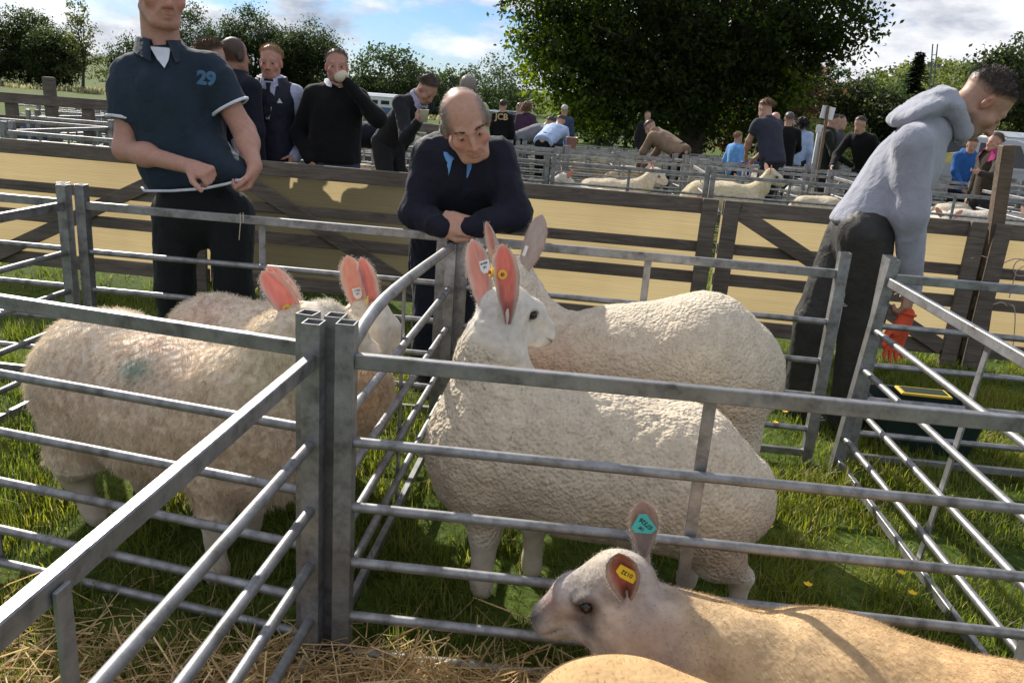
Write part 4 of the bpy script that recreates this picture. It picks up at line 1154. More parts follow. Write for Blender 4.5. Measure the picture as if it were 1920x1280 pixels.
def head_shape(S, c, Fm, s=1.0, detail=True, fat=1.0):
    T = lambda x, y, z: c + Fm @ (A3(x, y, z) * s)
    q = s
    S.ell(T(0, -.015, .035), A3(.074 * fat, .094, .084) * q, Fm, k=.02)
    S.ell(T(0, .030, -.040), A3(.056 * fat, .058, .074) * q, Fm, k=.025)
    S.chain([T(-.052 * fat, .0, -.055), T(-.030, .058, -.094), T(.030, .058, -.094), T(.052 * fat, .0, -.055)], [.017 * q, .016 * q, .016 * q, .017 * q], k=.025)
    S.ell(T(0, .072, -.098), A3(.020, .014, .014) * q, Fm, k=.015)
    for g in (-1, 1):
        S.ell(T(g * .077 * fat, -.008, -.008), A3(.010, .019, .031) * q, Fm @ np.array([[math.cos(.45 * g), -math.sin(.45 * g), 0], [math.sin(.45 * g), math.cos(.45 * g), 0], [0, 0, 1]]), k=.007)
    if detail:
        S.cap(T(-.036, .070, .024), T(.036, .070, .024), .013 * q, k=.014)
        for g in (-1, 1):
            S.ell(T(g * .045, .055, -.028), A3(.022, .022, .020) * q, Fm, k=.02)
            S.ell(T(g * .031, .090, .002), A3(.017, .014, .0115) * q, Fm, k=.010, sub=True)
            S.ell(T(g * .031, .0715, .001), A3(.0160, .0140, .0125) * q, Fm, k=.003)      # lids over the eyeball
            S.ell(T(g * .032, .0865, -.0005), A3(.0115, .006, .0028) * q, Fm, k=.0015, sub=True)     # eye slit
            S.ell(T(g * .0105, .094, -.041), A3(.0085, .010, .008) * q, Fm, k=.006)
            S.ell(T(g * .086 * fat, -.004, -.006), A3(.006, .010, .016) * q, Fm, k=.004, sub=True)
            S.cap(T(g * .019, .088, -.044), T(g * .034, .072, -.072), .004 * q, k=.01)     # fold beside the mouth
        S.chain([T(0, .080, .014), T(0, .094, -.014), T(0, .106, -.036)], [.0095 * q, .0095 * q, .0125 * q], k=.008)
        S.ell(T(0, .082, -.064), A3(.023, .012, .007) * q, Fm, k=.006)
        S.ell(T(0, .080, -.077), A3(.020, .012, .007) * q, Fm, k=.006)
        S.ell(T(0, .094, -.0705), A3(.023, .008, .0018) * q, Fm, k=.002, sub=True)
    else:
        S.cap(T(0, .084, .008), T(0, .100, -.036), .010 * q, .013 * q, k=.01)
    return T

def hand_shape(S, w, f, n, thumb, s=1.0, curl=(.3, .4, .4), spread=.04, tc=.5, tout=.8):
    """palm, four unequal fingers bent at their knuckles, a thumb from the side of the palm.
    w wrist, f finger direction, n the way the palm faces, thumb +1/-1 which side"""
    f = A3(*f); f /= np.linalg.norm(f); n = A3(*n); n = n - f * (n @ f); n /= np.linalg.norm(n)
    a = np.cross(f, n) * thumb
    w = A3(*w)
    k = .012 * s
    S.cap(w, w + f * .03 * s, .024 * s, .027 * s, k=.02, flat=(n, .8))
    for o, r in ((-.026, .0155), (-.009, .0165), (.009, .0165), (.025, .016)):
        S.cap(w + f * .02 * s + a * o * .7 * s, w + f * .082 * s + a * o * s, r * s, .0125 * s, k=k)
    S.cap(w + f * .022 * s + a * .020 * s + n * .006 * s, w + f * .05 * s + a * .028 * s + n * .008 * s, .017 * s, .014 * s, k=k)
    for i, (o, L) in enumerate(((.027, .072), (.009, .080), (-.009, .075), (-.026, .060))):
        p = w + f * .084 * s + a * o * s
        d = f + a * (1.5 - i) * spread; d /= np.linalg.norm(d); ang = 0
        pts = [p - f * .012 * s]; pts.append(p); r = [.0105, .0105]
        for j, fr in enumerate((.45, .30, .25)):
            ang += curl[j] * (1 + .12 * i)
            dd = d * math.cos(ang) + n * math.sin(ang)
            pts.append(pts[-1] + dd * L * fr * s); r.append((.0095, .0088, .0075)[j])
        S.chain(pts, [q * s for q in r], k=.0035)
    p = w + f * .028 * s + a * .030 * s + n * .004 * s
    d1 = f * .75 + a * tout + n * .25; d1 /= np.linalg.norm(d1)
    d2 = f * .95 + a * (tout - tc) + n * (.25 + tc * .4); d2 /= np.linalg.norm(d2)
    p1 = p + d1 * .040 * s; p2 = p1 + d2 * .030 * s; p3 = p2 + (d2 + n * .15 * tc) / np.linalg.norm(d2 + n * .15 * tc) * .024 * s
    S.chain([p, p1, p2, p3], [.0145 * s, .0118 * s, .0108 * s, .0085 * s], k=.005)

def folds(V, N, amp, sc, seed, zone=None, stretch=(1, 1, .45)):
    a = (fbm(V * sc * np.array(stretch), seed) - .5) * 2
    rdg = 1 - np.abs(fbm(V * sc * 1.3 * np.array(stretch) + 7, seed + 5) - .5) * 4
    d = amp * (a * .7 + np.clip(rdg, 0, 1) ** 2 * .6)
    if zone is not None: d = d * zone
    return V + N * d[:, None]

def hair_mesh(root, V, F, N, T_inv, mask, n, L, col, w=.0011, lay=(0, -.6, -.5), seed=1, lift=.5, curl=.15, jit=.25, name='hair', Fm=None):
    g = np.random.default_rng(seed)
    loc = T_inv(V); wv = mask(loc)
    if wv.max() <= 0: return
    P, D = sample(V, F, N, n, g, wv + 1e-9)
    lay_w = Fm @ A3(*lay)
    D2 = D * lift + lay_w + g.normal(0, jit, D.shape); D2 /= np.linalg.norm(D2, axis=1)[:, None]
    hv, hq, m = hairs(P - D2 * .002, D2, g.uniform(L * .6, L * 1.15, n), np.full(n, w), g, curl, 3)
    c = A3(*col) * g.uniform(.6, 1.4, (n, 1))
    return link(name, npmesh(name, hv, hq, cols=np.repeat(c, m, 0), smooth=False), HAIRM, root)
HAIRM = strand_mat('hair', .2)
HAIRM.node_tree.nodes['Principled BSDF'].inputs['Roughness'].default_value = .45
HAIRM.node_tree.nodes['Principled BSDF'].inputs['Specular IOR Level'].default_value = .4

def ring(parent, name, c, ax, rx, r=.004, mat=None, a0=0, a1=2 * math.pi, ref=(0, 0, 1), ry=None, n=28):
    ax = A3(*ax); ax /= np.linalg.norm(ax); u = A3(*ref); u = u - ax * (u @ ax); u /= np.linalg.norm(u); v = np.cross(ax, u); ry = ry or rx
    m = MB(); m.tube([tuple(c + u * math.cos(t) * rx + v * math.sin(t) * ry) for t in np.linspace(a0, a1, n)], r, 8); return m.build(name, mat, parent)
def collar(parent, c, Fm, r, h, mat, gap=.5, flare=.028, name='collar', drop=.012, points=.02):
    """folded shirt collar round the neck, open in front"""
    n = 30; V = []; F = []
    for lay in (0, 1):
        for i in range(n + 1):
            t = i / n; a = math.pi / 2 + gap / 2 + (2 * math.pi - gap) * t
            e = abs(t - .5) * 2
            d = A3(math.cos(a), math.sin(a) * .95, 0)
            fr = e ** 3
            up = h * .5 * (1 - .55 * fr)
            for j, (rr, z) in enumerate(((r - .004, up - h * .4), (r + .002, up), (r + .010, up - .004), (r + flare * (.8 + .5 * fr), up - h * .8 - points * fr - drop * e))):
                V.append(c + Fm @ (d * (rr + (.004 if lay else 0) * (1 if j > 1 else -1)) + A3(0, -.012 + .02 * fr, z)))
    m = (n + 1) * 4
    for lay in (0, 1):
        for i in range(n):
            for j in range(3):
                a = lay * m + i * 4 + j; q = (a, a + 1, a + 5, a + 4); F.append(q if lay == 0 else q[::-1])
    for i in range(n):
        for j in (0, 3): a = i * 4 + j; F.append((a, a + 4, m + a + 4, m + a))
    for i in (0, n):
        for j in range(3): a = i * 4 + j; F.append((a, a + 1, m + a + 1, m + a))
    return link(name, npmesh(name, V, np.array(F)), mat, parent)

def pose(x, y, yaw, H=1.75, lean=0.0, look=(0, 0), twist=0.0, arms=('down', 'down'), z0=None, step=.06, rail=None, fat=1.0):
    """joints of a figure standing at x, y and facing yaw (0 = +y, clockwise)"""
    k = H / 1.75; z0 = gz(x, y) if z0 is None else z0
    f = A3(math.sin(yaw), math.cos(yaw), 0); r = A3(math.cos(yaw), -math.sin(yaw), 0); u = A3(0, 0, 1)
    b = A3(x, y, z0); J = {'f': f, 'r': r, 'k': k, 'fat': fat}
    back = -f * .16 * math.sin(lean) * k
    pel = b + u * .93 * k + back; J['pel'] = pel
    d = u * math.cos(lean) + f * math.sin(lean); df = f * math.cos(lean) - u * math.sin(lean)
    J['d'], J['df'] = d, df
    J['chest'] = pel + d * .36 * k; J['neck'] = pel + d * .545 * k
    hl = lean * .6 + look[1]
    hd = u * math.cos(hl) + f * math.sin(hl); hf = f * math.cos(hl) - u * math.sin(hl)
    hy = look[0]; rr = np.cross(hf, hd)
    hf = hf * math.cos(hy) + rr * math.sin(hy)
    J['headF'] = frame(hf, hd); J['head'] = J['neck'] + hd * .135 * k + hf * .02 * k
    for g, nm in ((-1, 'L'), (1, 'R')):
        J['sh' + nm] = J['neck'] - d * .075 * k + r * g * .165 * k
        J['hip' + nm] = pel - u * .02 + r * g * .09 * k
        J['an' + nm] = b + u * .08 * k + r * g * (.10 + step * .3) * k + f * g * step * k
        J['kn' + nm] = (J['hip' + nm] + J['an' + nm]) / 2 + f * .03 * k
        J['toe' + nm] = f + r * g * .2
    for g, nm, a in ((-1, 'L', arms[0]), (1, 'R', arms[1])):
        sh = J['sh' + nm]
        if a == 'down': el = sh - d * .29 * k + r * g * .06 * k - df * .03; wr = el - d * .25 * k + df * .06 * k
        elif a == 'rail': wr = sh + f * .42 * k - u * .42 * k - r * g * .03 * k; el = (sh + wr) / 2 - f * .05 * k + r * g * .10 * k - u * .06 * k
        elif a == 'reach': wr = sh + f * .25 * k - u * .47 * k - r * g * .08; el = (sh + wr) / 2 + r * g * .07 * k - f * .02
        elif a == 'cup': el = sh - d * .28 * k + r * g * .10 * k + f * .06 * k; wr = el + u * .17 * k + f * .17 * k - r * g * .10 * k
        elif a == 'mouth': el = sh - u * .13 * k + r * g * .15 * k + f * .16 * k; wr = J['head'] + J['headF'] @ (A3(g * .080, .175, -.125) * k)
        elif a == 'pocket': el = sh - d * .29 * k + r * g * .12 * k - df * .08 * k; wr = J['hip' + nm] + r * g * .10 * k + u * .03 + f * .05
        elif a == 'fold': el = sh - d * .28 * k + r * g * .06 * k + f * .05; wr = el + f * .15 - r * g * .20 * k + u * .04
        else: el, wr = A3(*a[0]), A3(*a[1])
        J['el' + nm], J['wr' + nm] = el, wr
        J['hf' + nm] = (wr - el) / np.linalg.norm(wr - el)
    return J

def person(label, J, top, trousers, skin=(.42, .26, .19), hair=(.06, .04, .03), hair_fn=None, hair_n=900, hair_len=.02, sleeve='long', h=.016, hh=.009, detail=False, fold=.008, group=None, hem=.06, top_r=1.0, hands=True, boots=SOLE, hand_kw={}, hood=False, hat=None, name_top='jumper', gilet=None, collar_mat=None, extra=None, fine_hands=False, hair_col=None, lay=(0, -.6, -.5), lift=.5, mouth_hand=None, leg_r=1.0, beard=None, body_fn=None, top_fn=None, hair_w=.0018):
    k = J['k']; fat = J['fat']
    root = empty('person', (0, 0, 0), 0, label, 'person', group)
    f, r, d, df = J['f'], J['r'], J['d'], J['df']
    S = Sculpt(.03)
    T = head_shape(S, J['head'], J['headF'], k * J.get('hk', 1.0), detail, 1.0)
    hb = J['head'] + J['headF'] @ (A3(0, -.035, -.05) * k)
    S.cap(hb, J['neck'] + d * -.02, .054 * k * J.get('nk', 1), .062 * k * J.get('nk', 1), k=.03)
    ins = .022
    S.cap(J['neck'] - d * .12 * k, J['pel'], .14 * k * fat - ins, .13 * k * fat - ins, k=.05, flat=(df, .72))
    S.cap(J['shL'], J['shR'], .05 * k, k=.05)
    for nm in 'LR':
        S.chain([J['sh' + nm], J['el' + nm], J['wr' + nm]], [.052 * k, .041 * k, .027 * k], k=.03)
        if sleeve == 'short': S.ell((J['el' + nm] * .68 + J['wr' + nm] * .32), (.043 * k, .043 * k, .043 * k), k=.04)
        S.chain([J['hip' + nm], J['kn' + nm], J['an' + nm]], [.07 * k, .05 * k, .038 * k], k=.03)
        if hands:
            kw = dict(curl=(.35, .45, .35), n=-r * (1 if nm == 'R' else -1) * .6 - f * .3, thumb=1 if nm == 'R' else -1, f=J['hf' + nm], s=k)
            kw.update(hand_kw.get(nm, {})); fd = kw.pop('f'); pn = kw.pop('n'); th = kw.pop('thumb')
            hand_shape(S, J['wr' + nm], fd, pn, th, **kw)
    if body_fn: body_fn(S, T)
    hc = J['head']
    fine = [(hc - .14 * k, hc + .14 * k, hh)]
    if fine_hands:
        for nm in 'LR': hcn = J['wr' + nm] + J['hf' + nm] * .07; fine.append((hcn - .11, hcn + .11, hh * .85))
    V, F = S.skin(h, fine, pad=.02); N = vnormals(V, F)
    Ti = lambda X: ((X - J['head']) @ J['headF']) / (k * J.get('hk', 1.0))
    loc = Ti(V)
    sk = A3(*skin)
    C = np.repeat(sk[None], len(V), 0)
    def patch(c, rr, col, p=2):
        nonlocal C
        w = np.exp(-(np.linalg.norm(loc - A3(*c), axis=1) / rr) ** p)[:, None]; C = C * (1 - w) + A3(*col) * w
    if detail:
        for g in (-1, 1):
            patch((g * .045, .07, -.03), .025, sk * A3(1.10, .88, .86)); patch((g * .08, -.005, -.01), .026, sk * A3(1.15, .8, .76))
            patch((g * .032, .082, -.012), .010, sk * A3(.8, .68, .66))
        patch((0, .105, -.035), .018, sk * A3(1.12, .85, .82)); patch((0, .088, -.069), .014, sk * A3(.95, .66, .62))
        patch((0, .07, -.095), .035, sk * A3(.9, .88, .88))
    hf_ = hair_fn or (lambda L: np.clip((L[:, 2] - (.055 + .55 * np.clip(L[:, 1], -.2, .06)) ) / .015, 0, 1) * (np.abs(L[:, 0]) < .2) * (L[:, 2] > -.06) * (np.linalg.norm(L, axis=1) < .2))
    hm = hf_(loc); C = C * (1 - hm[:, None] * .95) + A3(*hair) * hm[:, None] * .95
    V = V + N * (hm * min(hair_len * .45, .016) * (.6 + .8 * fbm(V * 60, 12)))[:, None]
    if beard is not None:
        bm = np.clip((-.045 - loc[:, 2]) / .02, 0, 1) * (loc[:, 1] > -.01) * (loc[:, 2] > -.12) * (np.abs(loc[:, 0]) < .09); C = C * (1 - bm[:, None] * beard[1]) + A3(*beard[0]) * bm[:, None] * beard[1]
    link('body', npmesh('body', V, F, cols=C), SKIN, root)
    if hat is None:
        hair_mesh(root, V, F, N, Ti, hf_, hair_n, hair_len * k, hair, w=hair_w, lay=lay, lift=lift, Fm=J['headF'], seed=int(abs(J['head'][0]) * 100))
    if detail:
        for g in (-1, 1):
            e = T(g * .031, .0725, .0005); Fh = J['headF']
            for nm, rr, off, mt in (('eye', .0112 * k, 0, EYEW),):
                m = MB(); nn = 12
                vs = [e + rr * (Fh @ A3(math.sin(b_) * math.cos(a_), math.cos(b_), math.sin(b_) * math.sin(a_))) for b_ in np.linspace(0, math.pi, 9) for a_ in np.linspace(0, 2 * math.pi, nn, endpoint=False)]
                m.add(vs, [(i * nn + q, i * nn + (q + 1) % nn, i * nn + nn + (q + 1) % nn, i * nn + nn + q) for i in range(8) for q in range(nn)], True)
                eo = m.build('eye', mt, root)
                m = MB(); gd = J.get('gaze', A3(0, 1, 0)); gd = Fh @ (A3(*gd) / np.linalg.norm(gd)); G = frame(gd)
                vs = [e + gd * rr * 1.03] + [e + gd * rr * .9 + G @ (A3(math.cos(a_), 0, math.sin(a_)) * rr * .62) for a_ in np.linspace(0, 2 * math.pi, 12, endpoint=False)]
                m.add(vs, [(0, i + 1, (i + 1) % 12 + 1) for i in range(12)], True); m.build('iris', IRIS, eo)
    # trousers
    S = Sculpt(.05)
    S.cap(J['pel'] + d * .02 * k, J['pel'] - A3(0, 0, .06 * k), .138 * k * fat, .142 * k * fat, k=.05, flat=(f, .74))
    for nm in 'LR':
        S.chain([J['hip' + nm], J['kn' + nm], J['an' + nm] - A3(0, 0, .03)], [.092 * k * leg_r, .072 * k * leg_r, .062 * k * leg_r], k=.03)
    S.cut(J['pel'] + d * J.get('tcut', .03) * k, d)
    V, F = S.skin(h * .9); N = vnormals(V, F); V = folds(V, N, fold * 1.2, 13, 3)
    link('trousers', npmesh('trousers', V, F), trousers, root)
    for nm in 'LR':
        S = Sculpt(.03); a = J['an' + nm]; t = J['toe' + nm] / np.linalg.norm(J['toe' + nm])
        S.cap(a, a - A3(0, 0, .035), .05 * k, k=.03); S.cap(a - A3(0, 0, .04 * k), a + t * .13 * k - A3(0, 0, .048 * k), .04 * k, .034 * k, k=.03)
        S.cut(a - A3(0, 0, .078 * k), (0, 0, -1))
        V, F = S.skin(.014); link('boot', npmesh('boot', V, F), boots, root)
    # top
    def make_top(name, mat, grow, sl, hm_, nk=True):
        S = Sculpt(.06)
        S.cap(J['neck'] - d * .17 * k, J['pel'] - d * (hm_ - .0) * k, (.158 * fat + grow) * k * top_r, (.156 * fat + grow) * k * top_r, k=.06, flat=(df, .77))
        S.ell(J['chest'] + d * .03 * k + df * .01, A3(.158 + grow, .115 + grow, .15) * k * top_r, np.stack([r, df, d], 1), k=.05)
        S.cut(J['pel'] - d * (hm_ + .03) * k, -d)
        S.chain([J['shL'], J['neck'] - d * .035 * k, J['shR']], [(.058 + grow) * k, (.070 + grow) * k, (.058 + grow) * k], k=.045)
        for nm in 'LR':
            sh, el, wr = J['sh' + nm], J['el' + nm], J['wr' + nm]
            if sl == 'long': S.chain([sh, el, wr + (wr - el) / np.linalg.norm(wr - el) * .015], [(.068 + grow) * k, (.057 + grow) * k, (.040 + grow) * k], k=.04)
            elif sl == 'short':
                e2 = sh + (el - sh) * .60; S.cap(sh, sh + (el - sh) * .2, .066 * k, .070 * k, k=.05); S.cone(sh + (el - sh) * .15, e2, .072 * k, .070 * k, k=.04)
        if hood: 
            nb = J['neck'] - df * .06 * k + d * .01 * k
            S.cap(nb - r * .07 * k, nb + r * .07 * k, .05 * k, k=.04); S.cap(nb - d * .05 * k, nb - d * .12 * k, .055 * k, .03 * k, k=.05)
            for g in (-1, 1): S.cap(nb + r * g * .07 * k, J['neck'] + df * .06 * k + r * g * .05 * k, .04 * k, .025 * k, k=.03)
        if top_fn: top_fn(S)
        if J.get('hemcut'): S.cut(*J['hemcut'])
        V, F = S.skin(h * .9); N = vnormals(V, F); V = folds(V, N, fold, 11, 17, J['fz'](V) if 'fz' in J else None)
        return link(name, npmesh(name, V, F), mat, root)
    to = make_top(name_top, top, 0.0, sleeve, hem)
    if gilet: make_top('gilet', gilet, .012, 'none', hem + .01)
    if collar_mat: collar(root, J['neck'] + d * .028 * k + df * .008, np.stack([r, df, d], 1), .062 * k, .042 * k, collar_mat)
    if extra: extra(root, J, T)
    b = Vector(((J['anL'][0] + J['anR'][0]) / 2, (J['anL'][1] + J['anR'][1]) / 2, min(J['anL'][2], J['anR'][2]) - .08 * k))
    finish(root, b)
    return root
Pp = lambda x, y, Y: A3(*at(x, y, Y))
NAVY = (.012, .016, .035)
# ---- the man in the polo shirt
def polo_man():
    Y = 3.70
    J = pose(-1.56, Y, R(158), 1.98, lean=-.03, fat=1.0)
    J['head'] = Pp(300, -16, Y - .04); J['headF'] = frame((.62, -.78, -.08), (.05, 0, 1))
    J['nk'] = 1.15; J['hk'] = 1.10; J['tcut'] = .10; J['neck'] = Pp(303, 92, Y); J['chest'] = Pp(318, 200, Y)
    J['pel'] = Pp(368, 372, Y + .02)
    d = J['neck'] - J['pel']; d /= np.linalg.norm(d); J['d'] = d
    f = A3(.35, -.94, 0); f /= np.linalg.norm(f); J['f'] = f; J['df'] = f - d * (f @ d); J['r'] = np.cross(f, A3(0, 0, 1))
    # R is the hand on the left of the picture
    J['shR'], J['elR'], J['wrR'] = Pp(246, 142, Y - .02), Pp(234, 280, Y - .08), Pp(358, 313, Y - .27)
    J['shL'], J['elL'], J['wrL'] = Pp(392, 134, Y + .02), Pp(458, 246, Y + .02), Pp(478, 312, Y - .14)
    for n in 'LR': J['hf' + n] = (J['wr' + n] - J['el' + n]) / np.linalg.norm(J['wr' + n] - J['el' + n])
    for n, xx in (('R', 330), ('L', 432)):
        J['hip' + n] = Pp(xx, 400, Y + .02); J['kn' + n] = Pp(xx - 2 + (8 if n == 'L' else 0), 540, Y - .02); q = J['kn' + n]; J['an' + n] = A3(q[0] + (.03 if n == 'L' else -.02), Y + .04, .08); J['toe' + n] = A3(.3, -1, 0)
    POLO = cloth('petrol_blue_pique', (.017, .030, .046), .85, 300); TRIM = cloth('white_trim', (.6, .64, .72), .8)
    q0, q1 = Pp(268, 361, Y - .15), Pp(470, 338, Y - .15); hv = q1 - q0; J['hemcut'] = (q0, np.cross(A3(0, -1, 0), hv) * -1 if np.cross(A3(0, -1, 0), hv)[2] > 0 else np.cross(A3(0, -1, 0), hv))
    hk = {'R': dict(f=J['hfR'] + A3(0, 0, -.05), n=A3(.1, .5, -.9), thumb=-1, curl=(1.15, 1.3, .8), tc=.3, tout=.55, s=1.1), 'L': dict(f=A3(-.25, -.3, -1), n=A3(-.9, -.25, .1), thumb=-1, curl=(.8, 1.0, .6), tc=.6, tout=.5, s=1.1)}
    def extra(root, J, T):
        d, r, df = J['d'], J['r'], J['df']
        for n in 'LR':
            sh, el = J['sh' + n], J['el' + n]; a = (el - sh)
            ring(root, 'cuff_trim', sh + a * .592, a, .0825, .0072, TRIM)
        # the shirt hem, pulled out to the hand
        pts = [Pp(266, 352, Y - .02), Pp(272, 358, Y - .13), Pp(320, 358, Y - .172), Pp(380, 354, Y - .185), Pp(425, 345, Y - .18), Pp(452, 337, Y - .17), Pp(468, 331, Y - .165)]
        m = MB(); m.tube([tuple(p) for p in pts], .006, 8); m.build('hem_trim', TRIM, root)
        collar(root, J['neck'] + d * .018 + df * .006, np.stack([r, df, d], 1), .078, .06, POLO, gap=.75, flare=.036, points=.03)
        m = MB(); c = J['neck'] + df * .110 - d * .02
        m.prism([tuple(c + r * x + d * z - df * (abs(x) * .6 - .0) + df * (-z * .25)) for x, z in ((-.04, .022), (.04, .022), (.022, -.028), (0, -.062), (-.022, -.028))], tuple(df * .016)); m.build('undershirt', TRIM, root)
        for q in range(2):
            m = MB(); m.lathe((0, 0, 0), [(0, .002), (.005, .002), (.0055, 0)], 10)
        # the number patch
        c = Pp(387, 148, Y - .147); nn = A3(.25, -.97, .05); nn /= np.linalg.norm(nn); X = A3(.96, .22, -.04); X -= nn * (X @ nn); X /= np.linalg.norm(X); U = np.cross(nn, X); R3 = np.stack([X, U, nn], 1)
        text_mesh('29', .072, cloth('patch_blue', (.06, .14, .25), .8), 'chest_number', c, R3, root, ext=.004, bold=.0035)
    def tf(S):
        S.chain([Pp(400, 300, Y - .03), Pp(440, 322, Y - .09), Pp(466, 332, Y - .145)], [.10, .055, .018], k=.05)       # cloth pulled to the hand
        S.cap(Pp(318, 300, Y - .01), Pp(372, 345, Y - .01), .135, .132, k=.06, flat=(J['f'], .85))     # belly
    person('man in a dark teal polo shirt with white trim and a 29 on the chest', J, POLO, cloth('black_trousers', (.010, .013, .014), .8), skin=(.44, .25, .19), hair=(.10, .07, .05), hair_n=1500, hair_len=.010, sleeve='short', h=.012, hh=.0065, detail=True, fold=.007, hem=.01, hand_kw=hk, fine_hands=True, extra=extra, name_top='polo_shirt', top_fn=tf, hair_fn=lambda L: np.clip((L[:, 2] - .055 - .5 * np.clip(L[:, 1], -.2, .06)) / .012, 0, 1) * (L[:, 2] > -.03) * (np.linalg.norm(L, axis=1) < .2))
polo_man()

# ---- the man leaning on the hurdles
def leaning_man():
    J = pose(-.30, 3.75, R(172), 1.93, lean=.5, fat=.94)
    J['head'] = Pp(874, 234, 3.30); hf = A3(.30, -.85, -.42); J['headF'] = frame(hf, A3(-.30, -.35, 1)); J['gaze'] = A3(.35, 1, .05)
    J['neck'] = Pp(866, 285, 3.43); J['pel'] = Pp(838, 470, 3.74); J['chest'] = Pp(864, 335, 3.52)
    d = J['neck'] - J['pel']; d /= np.linalg.norm(d); J['d'] = d; f = A3(.05, -1, 0); f /= np.linalg.norm(f); J['f'] = f; J['df'] = f - d * (f @ d); J['df'] /= np.linalg.norm(J['df']); J['r'] = np.cross(f, A3(0, 0, 1))
    J['shR'], J['elR'], J['wrR'] = Pp(812, 292, 3.47), Pp(780, 398, 3.43), Pp(826, 424, 3.285)
    J['shL'], J['elL'], J['wrL'] = Pp(930, 292, 3.46), Pp(966, 402, 3.41), Pp(888, 424, 3.275)
    J['hfR'] = A3(.86, -.35, .12); J['hfL'] = A3(-.9, -.12, .15)
    for n, x in (('R', 812), ('L', 868)):
        J['hip' + n] = Pp(x, 490, 3.74); J['kn' + n] = Pp(x - 4, 600, 3.70); J['an' + n] = A3(J['kn' + n][0] - .02, 3.76, .08); J['toe' + n] = A3(0, -1, 0)
    JK = cloth('navy_jacket', (.007, .008, .018), .7, 500, sheen=.05); SW = cloth('charcoal_jumper', (.014, .014, .018), .9); SH = cloth('blue_shirt', (.13, .30, .62), .8)
    hk = {'R': dict(f=J['hfR'], n=A3(.15, .80, -.35), thumb=-1, curl=(.55, .95, .75), tc=.55, tout=.35, s=1.08), 'L': dict(f=J['hfL'], n=A3(.15, .85, -.30), thumb=1, curl=(.45, .9, .8), tc=.5, tout=.45, s=1.08)}
    def extra(root, J, T):
        d, r, df = J['d'], J['r'], J['df']; Fc = np.stack([r, df, d], 1)
        collar(root, J['neck'] + d * .022 + df * .020, Fc, .068, .05, SH, gap=.75, flare=.022, points=.018, name='shirt_collar')
        collar(root, J['neck'] + d * .004 + df * .0, Fc, .092, .062, JK, gap=1.0, flare=.022, points=.015, name='jacket_collar')
        # jumper seen in the open jacket
        S = Sculpt(.03); c = J['neck'] + df * .062 - d * .045
        S.cap(c, c - d * .19 + df * .040, .046, .062, flat=(df, .55)); V, F = S.skin(.01); link('jumper', npmesh('jumper', V, F), SW, root)
        m = MB()
        m.tube([tuple(J['neck'] + df * (.098 + .045 * t - .02 * t * t) + r * -.052 - d * (.02 + .30 * t)) for t in np.linspace(0, 1, 8)], .004, 6); m.build('zip', cloth('zip_tape', (.02, .02, .025), .5), root)
        # eyebrows
        g = np.random.default_rng(5)
        for sg in (-1, 1):
            n = 90; t = g.uniform(0, 1, n); P = np.array([T(sg * (.014 + .036 * a), .0865 - .016 * a * a, .021 + .006 * math.sin(a * 3)) for a in t]) + g.normal(0, .0016, (n, 3))
            Fh = J['headF']; D = np.repeat((Fh @ A3(sg * .8, .35, .25))[None], n, 0) + g.normal(0, .3, (n, 3)); D /= np.linalg.norm(D, axis=1)[:, None]
            hv, hq, mm = hairs(P, D, g.uniform(.008, .014, n), np.full(n, .0016), g, .1, 2)
            link('eyebrow', npmesh('eyebrow', hv, hq, cols=np.repeat(A3(.03, .025, .022)[None], len(hv), 0), smooth=False), HAIRM, root)
    hfn = lambda L: np.clip(np.maximum((np.abs(L[:, 0]) - .045) / .02 * (L[:, 2] > -.02), ((-.030 - L[:, 1]) / .03)), 0, 1) * np.clip((L[:, 2] + .035 + 1.0 * np.clip(-L[:, 1], -.08, .0)) / .015, 0, 1) * (L[:, 1] < .052) * (np.linalg.norm(L, axis=1) < .2) * (L[:, 2] > -.07)
    person('balding grey haired man in a navy jacket leaning on the hurdles with clasped hands', J, JK, cloth('navy_trousers', (.010, .014, .026), .8), skin=(.46, .27, .20), hair=(.20, .175, .15), hair_fn=hfn, hair_n=3200, hair_len=.012, h=.012, hh=.005, detail=True, fold=.011, hem=.10, hand_kw=hk, fine_hands=True, extra=extra, name_top='jacket', hair_w=.0009, lift=.7, top_r=1.04,
           body_fn=lambda S, T: (S.cap(T(-.030, .0755, .0245), T(-.006, .0845, .016), .008, k=.008), S.cap(T(.030, .0755, .0245), T(.006, .0845, .016), .008, k=.008)))
leaning_man()

